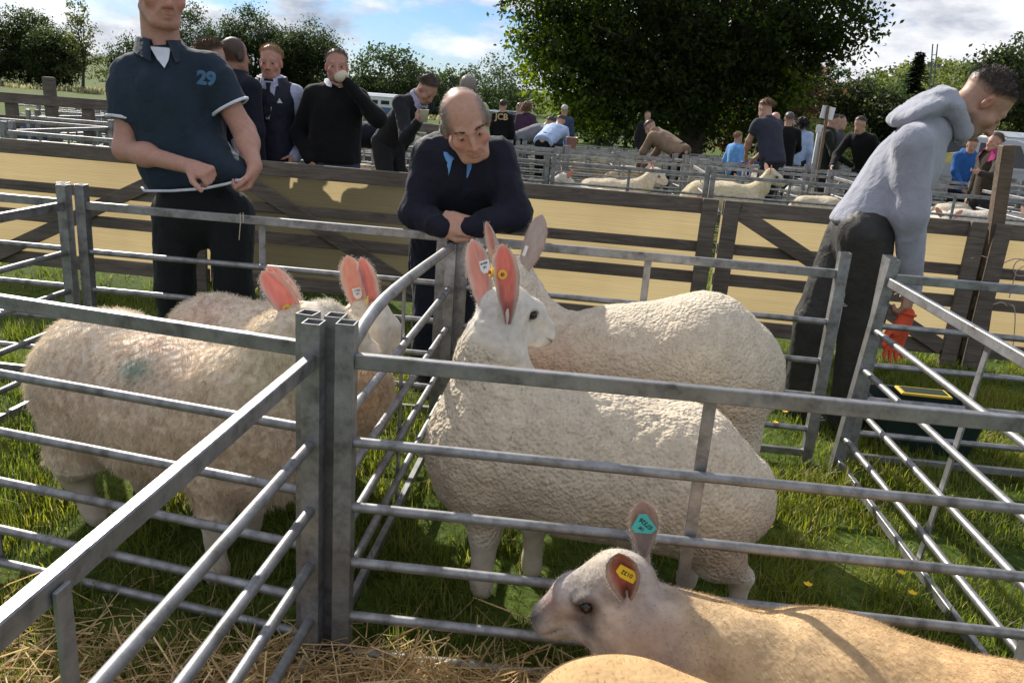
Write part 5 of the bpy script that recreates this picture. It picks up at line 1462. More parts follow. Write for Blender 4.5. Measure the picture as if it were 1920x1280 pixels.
# ---- the man in the grey hooded top, bending
def hood_man():
    Y = 3.62
    J = pose(1.50, Y, R(85), 1.95, lean=.5, fat=.92)
    J['head'] = Pp(1842, 196, Y - .02); hf = A3(.66, -.14, -.74); J['headF'] = frame(hf, A3(.72, -.05, .66)); J['gaze'] = A3(0, 1, -.3)
    J['neck'] = Pp(1750, 232, Y); J['pel'] = Pp(1618, 412, Y); J['chest'] = Pp(1680, 330, Y)
    d = J['neck'] - J['pel']; d /= np.linalg.norm(d); J['d'] = d; f = A3(1, -.12, 0); f /= np.linalg.norm(f); J['f'] = f; J['df'] = f - d * (f @ d); J['df'] /= np.linalg.norm(J['df']); J['r'] = np.cross(f, A3(0, 0, 1))
    J['shR'], J['elR'], J['wrR'] = Pp(1712, 272, Y - .17), Pp(1706, 400, Y - .19), Pp(1708, 535, Y - .12)
    J['shL'], J['elL'], J['wrL'] = Pp(1725, 262, Y + .15), Pp(1712, 380, Y + .16), Pp(1700, 490, Y + .10)
    for n in 'LR': J['hf' + n] = A3(-.03, .0, -1)
    J['hipR'], J['knR'], J['anR'] = Pp(1622, 440, Y - .09), Pp(1618, 590, Y - .06), A3(1.56, Y - .02, .08)
    J['hipL'], J['knL'], J['anL'] = Pp(1600, 440, Y + .09), Pp(1528, 600, Y + .05), A3(1.385, Y + .10, .08)
    J['toeR'] = A3(1, -.1, 0); J['toeL'] = A3(.8, -.5, 0)
    J['tcut'] = .06; hc_ = Pp(1728, 200, Y); J['fz'] = lambda V: 1 + 1.6 * np.exp(-(np.linalg.norm(V - hc_, axis=1) / .17) ** 4)
    HO = cloth('grey_marl_sweatshirt', (.30, .31, .37), .9, 350, .3, .1, sheen=.3); TR = cloth('dark_waterproof', (.035, .034, .032), .55, 200, .1)
    hk = {'R': dict(f=A3(-.05, -.12, -1), n=A3(-.7, .7, 0), thumb=1, curl=(.5, .9, .7), tc=.5, tout=.4), 'L': dict(f=A3(.1, 0, -1), n=A3(-.6, -.6, 0), thumb=-1)}
    def tf(S):
        d, df, r = J['d'], J['df'], J['r']; N0 = J['neck']
        # hood lying on the upper back
        al = Pp(1775, 190, Y) - Pp(1690, 228, Y); al /= np.linalg.norm(al); nn = np.cross(r, al); nn = nn / np.linalg.norm(nn) * (1 if nn[2] > 0 else -1)
        Rm = np.stack([r, al, nn], 1)
        S.ell(Pp(1722, 207, Y), A3(.155, .120, .044), Rm, k=.015)
        S.ell(Pp(1752, 190, Y), A3(.11, .07, .05), Rm, k=.03)
        S.chain([Pp(1762, 182, Y), Pp(1776, 200, Y) - r * .10, Pp(1796, 246, Y) - r * .075, Pp(1800, 262, Y)], [.03, .030, .026, .02], k=.025)
        S.chain([Pp(1762, 182, Y), Pp(1776, 200, Y) + r * .10, Pp(1796, 246, Y) + r * .075, Pp(1800, 262, Y)], [.03, .030, .026, .02], k=.025)
        for g_, o1, o2 in ((1, .05, .02), (1, .10, .09), (-1, .07, .05), (1, -.01, .0)):
            S.cap(Pp(1700, 208, Y) + r * g_ * o1 + nn * .05, Pp(1758, 182, Y) + r * g_ * o2 + nn * .045, .010, .006, k=.02, sub=True)
    def extra(root, J, T):
        S = Sculpt(.02); w = Pp(1712, 528, Y - .12)
        ring(root, 'cuff', w, (0, 0, 1), .042, .010, HO)
        ring(root, 'drawstring', Pp(1796, 262, Y - .05), (0, 1, .2), .012, .0035, HO)
    person('man in a grey hooded sweatshirt and dark waterproof trousers bending over the hurdle', J, HO, TR, skin=(.40, .245, .175), hair=(.022, .016, .012), hair_n=3000, hair_len=.022, h=.012, hh=.006, detail=True, fold=.007, hem=.03, hand_kw=hk, fine_hands=True, extra=extra, name_top='hooded_sweatshirt', top_fn=tf, leg_r=1.10, hair_w=.0013, lift=.8, lay=(0, .3, .3), top_r=.98,
           hair_fn=lambda L: np.clip((L[:, 2] - .028 - .75 * np.clip(L[:, 1], -.03, .06)) / .03, 0, 1) * (np.linalg.norm(L, axis=1) < .2), beard=((.12, .08, .06), .45))
    # orange glove hanging from his hand
    S = Sculpt(.012); w = Pp(1700, 590, Y - .13); f = Pp(1668, 668, Y - .13) - w; f /= np.linalg.norm(f)
    S.chain([w, w + f * .07], [.036, .040], k=.02, flat=((0, 1, 0), .45))
    hand_shape(S, w + f * .03, f, A3(.2, -1, 0), 1, s=1.12, curl=(.15, .2, .2), spread=.12, tout=.8)
    V, F = S.skin(.006); o = link('work_glove', npmesh('work_glove', V, F), cloth('orange_rubber', (.62, .085, .035), .6, 300, .2, .12), None)
    ring(o, 'glove_cuff', w - f * .006, f, .037, .006, cloth('orange_rubber', (.62, .085, .035)), ref=(1, 0, .2), ry=.018)
    tag(o, 'orange rubber work glove dangling from the hooded man\'s hand', 'glove')
hood_man()
# ------------------------------------------------------------------ pens beyond the gates
EX, EY = A3(.99685, -.0793, 0), A3(.0793, .99685, 0)
def UV(u, v): p = A3(.3, 4.92, 0) + EX * u + EY * v; return (p[0], p[1])
_far = {}
def far_mesh(L, n):
    key = (round(L, 2), n)
    if key in _far: return _far[key]
    m = MB()
    for x in (0, L): m.box((x, 0, HP / 2), (.019, .019, HP / 2))
    m.box((L / 2, 0, ZR[0]), (L / 2 - .02, .011, .017)); m.box((L / 2, 0, ZR[5]), (L / 2 - .02, .01, .014))
    for z in ZR[1:5]: m.tube([(.019, 0, z), (L - .019, 0, z)], .0125, n)
    m.box((L / 2, .0165, (ZR[0] + ZR[5]) / 2), (.014, .003, .37))
    _far[key] = m.mesh('sheep_hurdle'); return _far[key]
def far_hurdle(A, B, label, group, n=6):
    A, B = Vector((A[0], A[1], gz(*A))), Vector((B[0], B[1], gz(*B))); d = B - A; L = Vector((d.x, d.y)).length
    o = link('sheep_hurdle', far_mesh(L, n), STEEL); o.location = A; o.rotation_euler = (0, -math.atan2(d.z, L), math.atan2(d.y, d.x))
    return tag(o, label, 'hurdle', group)
PW = 1.60
gr = random.Random(3)
ORD = ['first', 'second', 'third', 'fourth', 'fifth']
def jig(p, s=.03): return (p[0] + gr.uniform(-s, s), p[1] + gr.uniform(-s, s))
def pen_row(k, v0, u0, cols, near, depth=1.58, side='right'):
    word = ORD[k]
    g1 = 'hurdles of the %s row of pens beyond the gates, %s side' % (word, side)
    for c in range(cols + 1):
        ua = u0 + c * PW
        sh = gr.uniform(-.12, .12)
        if c < cols:
            for q, v in enumerate((v0, v0 + depth)):
                A, B = jig(UV(ua + .03 + sh * 0, v)), jig(UV(ua + PW - .03, v))
                lab = 'steel hurdle on the %s side of the %s row of pens, %s part' % (('near', 'far')[q], word, side)
                (hurdle(A, B, lab, g1, hinge=False) if near else far_hurdle(A, B, lab, g1, 6 if k < 3 else 4))
        A, B = jig(UV(ua, v0 + depth - .04)), jig(UV(ua + sh * .3, v0 + .04))
        lab = 'steel hurdle dividing two pens of the %s row, %s part' % (word, side)
        (hurdle(A, B, lab, g1, hinge=False) if near else far_hurdle(A, B, lab, g1, 6 if k < 3 else 4))
pen_row(0, 3.70, -.34, 5, True)
pen_row(1, 6.5, -1.9, 7, False)
pen_row(2, 9.0, -1.2, 7, False)
pen_row(3, 11.8, -1.6, 9, False)
pen_row(4, 15.5, -1.0, 10, False)
pen_row(0, 3.70, -3.54, 2, True, side='middle')
pen_row(1, 6.3, -5.3, 2, False, side='middle')
pen_row(2, 8.9, -6.2, 3, False, side='middle')
pen_row(0, 1.75, -6.4, 2, True, side='left')
pen_row(1, 4.2, -6.3, 3, False, side='left')
pen_row(2, 6.8, -8.0, 4, False, side='left')
pen_row(2, 9.6, -9.6, 5, False, side='left')
pen_row(3, 14.0, -13.5, 5, False, side='left')

# ---- weathered fence in the field on the left
def rail_fence(pxs, Y, label):
    a = at(pxs[0], 200, Y); b = at(pxs[-1], 200, Y); z = gz(0, Y)
    o = empty('post_and_rail_fence', (a.x, Y, z), 0, label, 'fence')
    for i, px in enumerate(pxs):
        x = at(px, 200, Y).x - a.x; m = MB(); h = 1.25 if i % 2 == 0 else 1.02
        m.bbox((x, 0, h / 2), (.06, .05, h / 2), .01); m.build('fence_post', WOOD, o)
    L = b.x - a.x
    for h in (.98, .72, .45):
        m = MB(); m.bbox((L / 2, -.06, h), (L / 2, .014, .06), .004); m.build('rail', WOOD, o)
    m = MB(); m.beam((L * .62, -.078, .25), (L * .92, -.078, .95), .02, .09, .003); m.build('brace', WOOD, o)
    return o
rail_fence([-60, 22, 96, 165, 230, 300], 10.2, 'weathered post and rail fence in the field at far left')
rail_fence([690, 722, 770, 810, 850], 12.5, 'weathered post and rail fence behind the boy with the cup')

# ---- tall stake and string at the right
def stake():
    a, b = at(1853, 590, 4.74), at(1889, 272, 4.74)
    m = MB(); m.beam((a.x, a.y, 0), (b.x, b.y, b.z), .075, .06, .006, up=(0, 1, 0)); o = m.build('wooden_stake', POSTWOOD)
    tag(o, 'tall leaning brown wooden stake in front of the right hand gates', 'stake')
    m = MB(); c = Vector((a.x + .02, a.y - .05, .42)); pts = [c + Vector((.055 * math.cos(t), .045 * math.sin(t) + .03, .012 * math.sin(t * 3))) for t in np.linspace(0, 6.28 * 2, 40)]
    pts += [c + Vector((.06 + .03 * t, -.02, -.05 * t * t)) for t in np.linspace(0, 2.2, 10)]
    m.tube(pts, .003, 5); tag(m.build('string', cloth('pale_twine', (.5, .42, .34), .9)), 'pale twine wound round the bottom of the tall stake', 'string')
    c2 = at(1893, 490, 4.70)
    m = MB(); pts = [c2 + Vector((-.22 + .30 * t, 0, .02 * math.sin(t * 9))) for t in np.linspace(0, 1, 12)] + [c2 + Vector((.08 + .05 * math.cos(t), 0, -.03 + .05 * math.sin(t))) for t in np.linspace(1.5, 7, 16)] + [c2 + Vector((.05, 0, -.05 - .16 * t)) for t in np.linspace(0, 1, 5)]
    m.tube(pts, .003, 5); tag(m.build('string', cloth('pink_twine', (.5, .36, .38), .9)), 'loose pinkish twine tied in loops across the right hand gate', 'string')
    q = MB(); d = at(1852, 420, 4.80); q.bbox((d.x, 4.80, d.z / 2), (.045, .035, d.z / 2), .006); tag(q.build('fence_post', POSTWOOD), 'short dark square post beside the tall leaning stake', 'post')
stake()
# twine end on the hurdle behind the shaggy sheep
p = at(455, 402, 3.36); m = MB(); m.tube([p + Vector((0, -.03, .01)), p + Vector((0, -.03, -.03)), p + Vector((-.006, -.032, -.10))], .0018, 5); m.tube([p + Vector((.012, -.03, .012)), p + Vector((.013, -.032, -.025))], .0018, 5)
tag(m.build('string', cloth('pale_twine', (.5, .42, .34), .9)), 'short end of white twine hanging from the hurdle by the polo shirt man', 'string')

# ---- dark green feed trough with a yellow label
def trough():
    a, b = at(1635, 868, 3.36), at(1835, 868, 3.36); L = b.x - a.x
    S = Sculpt(.02); 
    m = MB(); w = .30; h = .21; t = .012
    def rg(z, e, r=.03):
        o = []; hx, hy = L / 2 + e, w / 2 + e
        for cx, cy, a0 in ((hx - r, hy - r, 0), (-hx + r, hy - r, 90), (-hx + r, -hy + r, 180), (hx - r, -hy + r, 270)):
            for q in range(5): an = R(a0 + q * 22.5); o.append((cx + r * math.cos(an), cy + r * math.sin(an), z))
        return o
    rings = [rg(0, -.03), rg(h - .02, 0), rg(h - .02, .014), rg(h, .014), rg(h, -.004), rg(.03, -.032)]; n = 20
    vs = [v for q in rings for v in q]; fs = [(i * n + k, i * n + (k + 1) % n, i * n + n + (k + 1) % n, i * n + n + k) for i in range(5) for k in range(n)] + [tuple(range(n - 1, -1, -1)), tuple(range(5 * n, 6 * n))]
    m.add(vs, fs); GREEN = simple('green_plastic', (.008, .022, .018), (.014, .034, .028), 6, .5, 0, .1)
    o = m.build('feed_trough', GREEN); o.location = ((a.x + b.x) / 2, 3.50, 0.0); o.rotation_euler = (0, 0, R(-4))
    m = MB(); m.bbox((.02, .06, h + .012), (L * .24, .05, .006), .003); m.build('lid_label', simple('yellow_label', (.62, .42, .04), (.7, .5, .06), 12, .5), o)
    m = MB(); m.bbox((.02, .06, h + .0195), (L * .21, .036, .0012), .0005); m.build('label_panel', GREEN, o)
    tag(o, 'dark green plastic feed trough with a yellow edged label on the grass', 'trough')
trough()

# ------------------------------------------------------------------ sheep beyond the gates
def far_sheep(px, py, Y, yaw, col, label, L=.9, head='up', hyaw=0.0, face=(.6, .55, .48), h=.024, group='sheep in the pens beyond the gates', hgt=.66, mark=None, spots=()):
    """px, py: the middle of its back"""
    c = at(px, py, Y); z0 = gz(c.x, Y); x, y = c.x, Y
    k = hgt / .66
    f = A3(math.sin(yaw), math.cos(yaw), 0); r = A3(math.cos(yaw), -math.sin(yaw), 0); b = A3(x, y, z0)
    root = empty('sheep', tuple(b), 0, label, 'sheep', group)
    S = Sculpt(.05)
    sh, hp = b + f * L * .26 + A3(0, 0, .45 * k), b - f * L * .27 + A3(0, 0, .46 * k)
    S.chain([hp, b + A3(0, 0, .43 * k), sh], [.175 * k, .195 * k, .17 * k], k=.08)
    up = {'up': .30, 'level': .16, 'down': -.05}[head] * k
    nf = f * math.cos(hyaw) + r * math.sin(hyaw)
    poll = sh + f * .14 + nf * .08 + A3(0, 0, up); muz = poll + nf * .19 + A3(0, 0, -.10 if head != 'high' else .02)
    S.chain([sh + A3(0, 0, .06), (sh + poll) / 2 + f * .03, poll], [.13, .09, .06], k=.05)
    Fm = sheep_head(S, poll, muz, .072)
    for g in (-1, 1):
        S.chain([sh + r * g * .08 - A3(0, 0, .1), b + f * L * .26 + r * g * .08 + A3(0, 0, .2), b + f * L * .26 + r * g * .08 + A3(0, 0, .01)], [.08, .035, .027])
        S.chain([hp + r * g * .09 - A3(0, 0, .08), b - f * L * .36 + r * g * .09 + A3(0, 0, .2), b - f * L * .33 + r * g * .09 + A3(0, 0, .01)], [.11, .04, .03])
    S.cap(hp - f * .17, hp - f * .2 - A3(0, 0, .12), .03, .02)
    V, F = S.skin(h, [(np.minimum(poll, muz) - .08, np.maximum(poll, muz) + .08, h * .5)]); N = vnormals(V, F); V = V + N * ((fbm(V * 10, 3) - .5) * .03)[:, None]
    hd = np.linalg.norm(V - (poll + muz) / 2, axis=1); C = np.repeat(A3(*col)[None], len(V), 0); w = np.clip((.18 - hd) / .06, 0, 1)[:, None]; C = C * (1 - w) + A3(*face) * w
    for cc, rr, cl in [(muz + Fm[:, 1] * .01, .03, (.06, .05, .05))] + [(eye_at(poll, muz, Fm, .072, sg), .02, (.04, .03, .03)) for sg in (-1, 1)] + ([(poll + A3(0, 0, .04), .05, mark)] if mark else []) + [(b + f * q[0] + r * q[1] + A3(0, 0, q[2]), q[3], q[4]) for q in spots]:
        w = np.exp(-(np.linalg.norm(V - cc, axis=1) / rr) ** 4)[:, None]; C = C * (1 - w) + A3(*cl) * w
    o = link('body', npmesh('body', V - b, F, cols=C), WOOL, root)
    for g in (-1, 1):
        e0 = poll - Fm[:, 1] * .01 + Fm[:, 0] * g * .045; e1 = e0 + Fm[:, 0] * g * .085 + A3(0, 0, .085) - Fm[:, 1] * .03
        m = MB(); ax = (e1 - e0); s_ = np.cross(ax, Fm[:, 1]); s_ /= np.linalg.norm(s_)
        pts = [e0 - s_ * .018, e0 + ax * .5 - s_ * .030, e0 + ax * .85 - s_ * .018, e1, e0 + ax * .85 + s_ * .018, e0 + ax * .5 + s_ * .030, e0 + s_ * .018]
        m.prism([tuple(p - b) for p in pts], tuple(-Fm[:, 1] * .008)); me = m.mesh('ear')
        a = me.color_attributes.new('Col', 'FLOAT_COLOR', 'POINT'); a.data.foreach_set('color', np.tile([.62, .42, .34, 1], len(me.vertices)).astype(np.float32)); link('ear', me, EARM, root)
    return root
CW, CT, CP = (.66, .62, .54), (.50, .36, .20), (.58, .50, .36)
far_sheep(1128, 346, 9.2, R(-97), CW, 'white sheep facing left behind the gate, pink inside its ears', L=.85, head='up', hgt=.54, hyaw=-.35, face=(.68, .62, .55))
far_sheep(1150, 328, 9.75, R(88), CP, 'pale tan sheep with its nose raised, behind the white one facing left', head='up', hgt=.62, spots=((-.4, -.1, .45, .16, (.48, .33, .14)),))
far_sheep(1250, 385, 9.1, R(95), CW, 'sheep with a pink mark on its head, just above the gate', head='up', hgt=.42, mark=(.55, .14, .16), hyaw=.9)
far_sheep(1360, 338, 9.35, R(90), (.62, .54, .36), 'large cream sheep facing right with both ears up, beyond the gate', L=1.0, head='up', hgt=.72, face=(.62, .56, .42))
far_sheep(1345, 312, 12.6, R(140), (.62, .54, .42), 'cream sheep standing in the second row, left of the blue bucket', head='level', hgt=.64)
far_sheep(1418, 300, 13.0, R(190), (.66, .62, .54), 'white headed sheep held by the bending man in the slate polo shirt', head='up', hgt=.66)
far_sheep(1805, 352, 9.7, R(60), (.62, .56, .44), 'woolly headed sheep stroked by the girl in the brown coat', head='up', hgt=.66, face=(.62, .56, .42))
far_sheep(1850, 372, 9.3, R(100), (.60, .55, .48), 'white fleeced sheep behind the tall stake', head='level', hgt=.62)
far_sheep(1880, 412, 9.05, R(90), CT, 'tan sheep low behind the right hand gate', head='down', hgt=.44)
far_sheep(1770, 392, 9.2, R(200), (.62, .56, .46), 'pale sheep just right of the hooded man\'s sleeve', head='level', hgt=.58)
far_sheep(600, 306, 7.3, R(80), CT, 'tan sheep with its back showing between the two men behind the gate', head='down', hgt=.50)
far_sheep(545, 300, 9.6, R(70), CP, 'pale sheep behind the man in the gilet', head='level', hgt=.6)
far_sheep(715, 318, 8.6, R(100), CW, 'white sheep between the man drinking and the leaning man', head='down', hgt=.56)
far_sheep(700, 340, 7.4, R(250), (.60, .56, .5), 'white sheep low behind the gate beside the man drinking', head='down', hgt=.40)
far_sheep(748, 318, 6.6, R(60), (.05, .04, .032), 'dark brown sheep beside the leaning man\'s elbow', head='down', hgt=.50, face=(.06, .05, .04))
far_sheep(40, 285, 7.4, R(95), (.50, .36, .24), 'tan sheep in the pen at far left', head='level', hgt=.52)
far_sheep(170, 288, 7.2, R(80), (.5, .36, .28), 'reddish tan sheep behind the polo shirt man\'s arm', head='down', hgt=.46, mark=(.4, .1, .12))
far_sheep(1110, 270, 17.0, R(95), CT, 'tan sheep beside the pink bucket, far down the pens', head='level', hgt=.6)
far_sheep(1180, 300, 13.6, R(80), CT, 'brown backed sheep in the second row of pens', head='down', hgt=.56)
far_sheep(1230, 285, 15.2, R(200), CW, 'white sheep with its head up in the third row of pens', head='up', hgt=.62)
far_sheep(930, 243, 17.2, R(100), (.04, .035, .03), 'dark faced sheep in front of the man with lettering on his back', head='up', hgt=.66, face=(.05, .045, .04))
far_sheep(1000, 262, 17.5, R(70), CP, 'pale sheep under the bending man in the grey shirt', head='down', hgt=.6)

far_sheep(1560, 330, 9.6, R(100), (.60, .52, .38), 'cream sheep just left of the hooded man\'s waist', head='level', hgt=.62)
far_sheep(1200, 268, 15.8, R(95), (.62, .56, .44), 'cream sheep beside the tan hooded person', head='down', hgt=.62)
far_sheep(1290, 272, 14.8, R(85), CT, 'tan sheep right of the tan hooded person', head='level', hgt=.6)
far_sheep(1530, 285, 13.2, R(75), CW, 'white sheep below the small white notice', head='level', hgt=.6)
far_sheep(660, 300, 9.9, R(80), CT, 'tan sheep partly behind the man drinking', head='level', hgt=.56)
# ------------------------------------------------------------------ the other people
GP = 'people around the far pens'
def who(px, py, Y, label, top, trousers, yaw=180, H=None, lean=0.0, look=(0, 0), arms=('down', 'down'), top_lean=None, group=None, h=.024, **kw):
    """px, py: crown of the head in the photograph, Y its distance"""
    c = at(px, py, Y); z = gz(c.x, Y)
    if H is None: H = min(max(c.z - z, 1.45), 1.92) if lean == 0 else 1.75
    y_ = R(yaw)
    x0, y0 = c.x, Y
    # shift so that the head, not the feet, stands at px
    for _ in range(3):
        J = pose(x0, y0, y_, H, lean, look, 0, arms, fat=kw.get('fatness', 1.0))
        top_ = J['head'] + J['headF'] @ (A3(0, 0, .12) * J['k'])
        x0 += c.x - top_[0]; y0 += Y - top_[1]
    if lean > 0:
        dz = c.z - top_[2]
        if abs(dz) > .03:      # bend more or less until the head is at its height
            best = min(np.linspace(max(lean - .45, .05), lean + .5, 24), key=lambda q: abs((lambda K: K['head'][2] + (K['headF'] @ (A3(0, 0, .12) * K['k']))[2])(pose(x0, y0, y_, H, q, look, 0, arms)) - c.z))
            J = pose(x0, y0, y_, H, best, look, 0, arms, fat=kw.get('fatness', 1.0)); top_ = J['head'] + J['headF'] @ (A3(0, 0, .12) * J['k'])
            J = pose(x0 + c.x - top_[0], y0 + Y - top_[1], y_, H, best, look, 0, arms, fat=kw.get('fatness', 1.0))
    kw.pop('fatness', None)
    return person(label, J, top, trousers, h=h, hh=kw.pop('hh', h * .62), group=group or GP, **kw), J
BLK = cloth('black_wool', (.006, .006, .007), .9); DNV = cloth('dark_navy_cloth', (.010, .012, .022), .85); JEAN = cloth('blue_denim', (.035, .05, .085), .85, 200)
GREYT = cloth('grey_tshirt', (.16, .165, .19), .9); LBLUE = cloth('pale_blue_shirt', (.36, .46, .66), .85); CHAR = cloth('charcoal_cloth', (.018, .018, .02), .9); LILAC = cloth('pale_lilac_shirt', (.36, .38, .52), .85)
GILET = cloth('navy_gilet', (.012, .014, .026), .6, 300); LGREEN = cloth('pale_green_jumper', (.34, .42, .18), .9); TANC = cloth('tan_hoodie', (.22, .15, .10), .9); SLATE = cloth('slate_polo', (.030, .034, .050), .9)
DGREEN = cloth('dark_green_hoodie', (.012, .016, .012), .9); BLUEH = cloth('bright_blue_hoodie', (.02, .09, .28), .85); BROWNC = cloth('brown_tweed_coat', (.045, .034, .026), .95); PINKC = cloth('magenta_collar', (.32, .03, .12), .85); SHIRTW = cloth('white_shirt', (.55, .56, .62), .8); TWEED = cloth('dark_tweed', (.018, .018, .022), .95)
POLYS = gloss('cream_foam_cup', (.55, .50, .36), .6)
def cup(p, ax, label, s=1.0):
    m = MB(); ax = A3(*ax) / np.linalg.norm(ax); Fm = frame(np.cross(ax, A3(1, .3, .1)), ax)
    prof = [(.0, 0), (.028, 0), (.038, .095), (.0395, .098), (.036, .098), (.027, .004), (0, .004)]; n = 20
    vs = [Fm @ A3(r * math.cos(2 * math.pi * k / n), r * math.sin(2 * math.pi * k / n), z) * s for r, z in [(r, z) for r, z in prof] for k in range(n)]
    vs = [A3(*v) for v in vs]
    m.add(vs, [(i * n + k, i * n + (k + 1) % n, i * n + n + (k + 1) % n, i * n + n + k) for i in range(len(prof) - 1) for k in range(n)], True)
    o = m.build('cup', POLYS); o.location = p; tag(o, label, 'cup')
    m = MB(); m.tube([tuple(Fm @ A3(.0385 * s * math.cos(t), .0385 * s * math.sin(t), .097 * s)) for t in np.linspace(0, 2 * math.pi, 20)], .0022 * s, 6); m.build('rolled_rim', POLYS, o)
def tie(root, J, col=DNV, shirt=None):
    d, df, r = J['d'], J['df'], J['r']; k = J['k']; c = J['neck'] + df * .075 * k - d * .005
    if shirt:
        m = MB(); m.prism([tuple(c + r * x * k - d * z * k + df * (.012 + .30 * z - .5 * z * z) * k) for x, z in ((-.055, -.01), (.055, -.01), (.045, .1), (.012, .26), (-.012, .26), (-.045, .1))], tuple(df * .02)); m.build('shirt_front', shirt, root)
    m = MB(); m.prism([tuple(c + r * x * k - d * z * k + df * (.034 + .30 * z - .5 * z * z) * k) for x, z in ((-.02, .0), (.02, .0), (.013, .03), (.025, .22), (0, .25), (-.025, .22), (-.013, .03))], tuple(df * .008)); m.build('necktie', col, root)
NEAR = 'people standing behind the wooden gates'
# four men just behind the gates
Jv = None
def vest_extra(root, J, T):
    tie(root, J, CHAR, LILAC)
    collar(root, J['neck'] + J['d'] * .03 + J['df'] * .01, np.stack([J['r'], J['df'], J['d']], 1), .066, .04, LILAC, gap=.7, points=.03)
    collar(root, J['neck'] + J['d'] * .008, np.stack([J['r'], J['df'], J['d']], 1), .088, .07, GILET, gap=1.3, flare=.012, points=0, drop=.0, name='gilet_collar')
    c = J['chest'] + J['df'] * .150 + J['r'] * -.085 + J['d'] * .05
    m = MB(); m.prism([tuple(c + J['r'] * x + J['d'] * z) for x, z in ((-.018, -.012), (.018, -.012), (.002, .02))], tuple(J['df'] * .004)); m.build('chest_logo', SHIRTW, root)
who(507, 80, 5.9, 'smiling fair haired man in a navy gilet over a pale shirt and tie', LILAC, CHAR, yaw=176, look=(.0, .05), arms=('pocket', 'rail'), group=NEAR, h=.014, hh=.0075, detail=True, gilet=GILET, skin=(.44, .24, .18), hair=(.24, .15, .08), hair_n=1500, hair_len=.022, extra=vest_extra, hair_w=.0016, lay=(0, .3, .5))
def cup_extra(root, J, T):
    collar(root, J['neck'] + J['d'] * .03 + J['df'] * .01, np.stack([J['r'], J['df'], J['d']], 1),   .064, .036, SHIRTW, gap=.5, points=.005, flare=.018)
o, J = who(632, 88, 5.85, 'heavy man in a black jumper drinking from a cup, one hand in his pocket', BLK, JEAN, yaw=172, look=(-.12, -.05), arms=('mouth', 'pocket'), group=NEAR, h=.014, hh=.0075, detail=True, skin=(.42, .23, .17), hair=(.07, .05, .04), hair_n=1500, hair_len=.022, extra=cup_extra, fatness=1.2, hem=-.02, hair_w=.0016, lay=(.3, .2, .5), beard=((.20, .10, .07), .6),
    hand_kw={'L': dict(f=A3(-.75, -.15, .62), n=A3(.1, .9, -.1), thumb=1, curl=(.5, .7, .5)), 'R': dict(f=A3(.2, -.2, -1))}, fine_hands=True)
cup(Vector(J['head'] + J['headF'] @ A3(-.005, .205, -.075)), (.05, .95, .05), 'cream foam cup held to the mouth of the man in the black jumper', 1.05)
def back_man(root, J, T):
    collar(root, J['neck'] + J['d'] * .01, np.stack([J['r'], J['df'], J['d']], 1), .085, .07, GILET, gap=1.0, flare=.01, points=0, drop=0, name='gilet_collar')
who(441, 66, 5.75, 'thinning dark haired man in a navy gilet, seen from behind beside the fair haired man', DNV, CHAR, yaw=25, look=(.3, 0), arms=('down', 'down'), group=NEAR, h=.015, hh=.009, gilet=GILET, skin=(.40, .23, .17), hair=(.06, .045, .035), hair_n=1500, hair_len=.014, extra=back_man, fatness=1.05, detail=False, hair_w=.0013,
    hair_fn=lambda L: np.clip((.045 - L[:, 1]) / .03, 0, 1) * np.clip((L[:, 2] + .05) / .02, 0, 1) * (np.linalg.norm(L, axis=1) < .2))
who(402, 72, 5.55, 'curly brown haired man mostly hidden behind the polo shirt man', DNV, CHAR, yaw=60, look=(.35, .15), arms=('down', 'down'), group=NEAR, h=.015, hh=.009, skin=(.42, .25, .18), hair=(.07, .042, .022), hair_n=2200, hair_len=.035, lift=1.0, detail=True, hair_w=.0018)
# lad with a cup, man bending beside him, grey haired man behind
def lad(root, J, T):
    CHK = cloth('checked_shirt', (.42, .42, .62), .85)
    m, n_, l_, b_ = (CHK, CHK.node_tree.nodes, CHK.node_tree.links, CHK.node_tree.nodes['Principled BSDF'])
    ck = n_.new('ShaderNodeTexChecker'); ck.inputs['Scale'].default_value = 120; ck.inputs['Color1'].default_value = (.55, .55, .62, 1); ck.inputs['Color2'].default_value = (.16, .16, .34, 1); tcx = n_.new('ShaderNodeTexCoord'); l_.new(tcx.outputs['Object'], ck.inputs['Vector']); l_.new(ck.outputs['Color'], b_.inputs['Base Color'])
    tie(root, J, CHAR, CHK)
    collar(root, J['neck'] + J['d'] * .025 + J['df'] * .01, np.stack([J['r'], J['df'], J['d']], 1), .066, .045, CHK, gap=.7, points=.03)
o, J = who(815, 153, 7.6, 'dark haired lad in a dark jacket, checked shirt and tie, looking down with a cup', TWEED, CHAR, yaw=128, lean=.25, look=(0, .35), arms=('down', (tuple(Pp(762, 258, 7.42)), tuple(Pp(782, 231, 7.30)))), h=.018, hh=.010, skin=(.44, .26, .20), hair=(.035, .025, .02), hair_n=1800, hair_len=.035, extra=lad, detail=True, hair_w=.0018)
cup(Vector(J['wrR'] + J['hfR'] * .10 + A3(.02, -.035, -.045)), (0, 0, 1), 'pale foam cup held by the lad in the checked shirt')
who(880, 138, 8.2, 'grey haired man in a pale green jumper behind the leaning man, facing away', LGREEN, CHAR, yaw=15, arms=('down', 'down'), h=.018, hh=.010, skin=(.42, .25, .18), hair=(.26, .24, .22), hair_n=1400, hair_len=.02, hair_fn=lambda L: np.clip((.04 - L[:, 1]) / .03, 0, 1) * np.clip((L[:, 2] + .05) / .02, 0, 1) * (np.linalg.norm(L, axis=1) < .2), hair_w=.0018)
who(775, 224, 8.3, 'man in a dark top bending low behind the lad with the cup', DNV, JEAN, yaw=70, lean=1.15, arms=('reach', 'reach'), h=.022, hair=(.03, .02, .02))
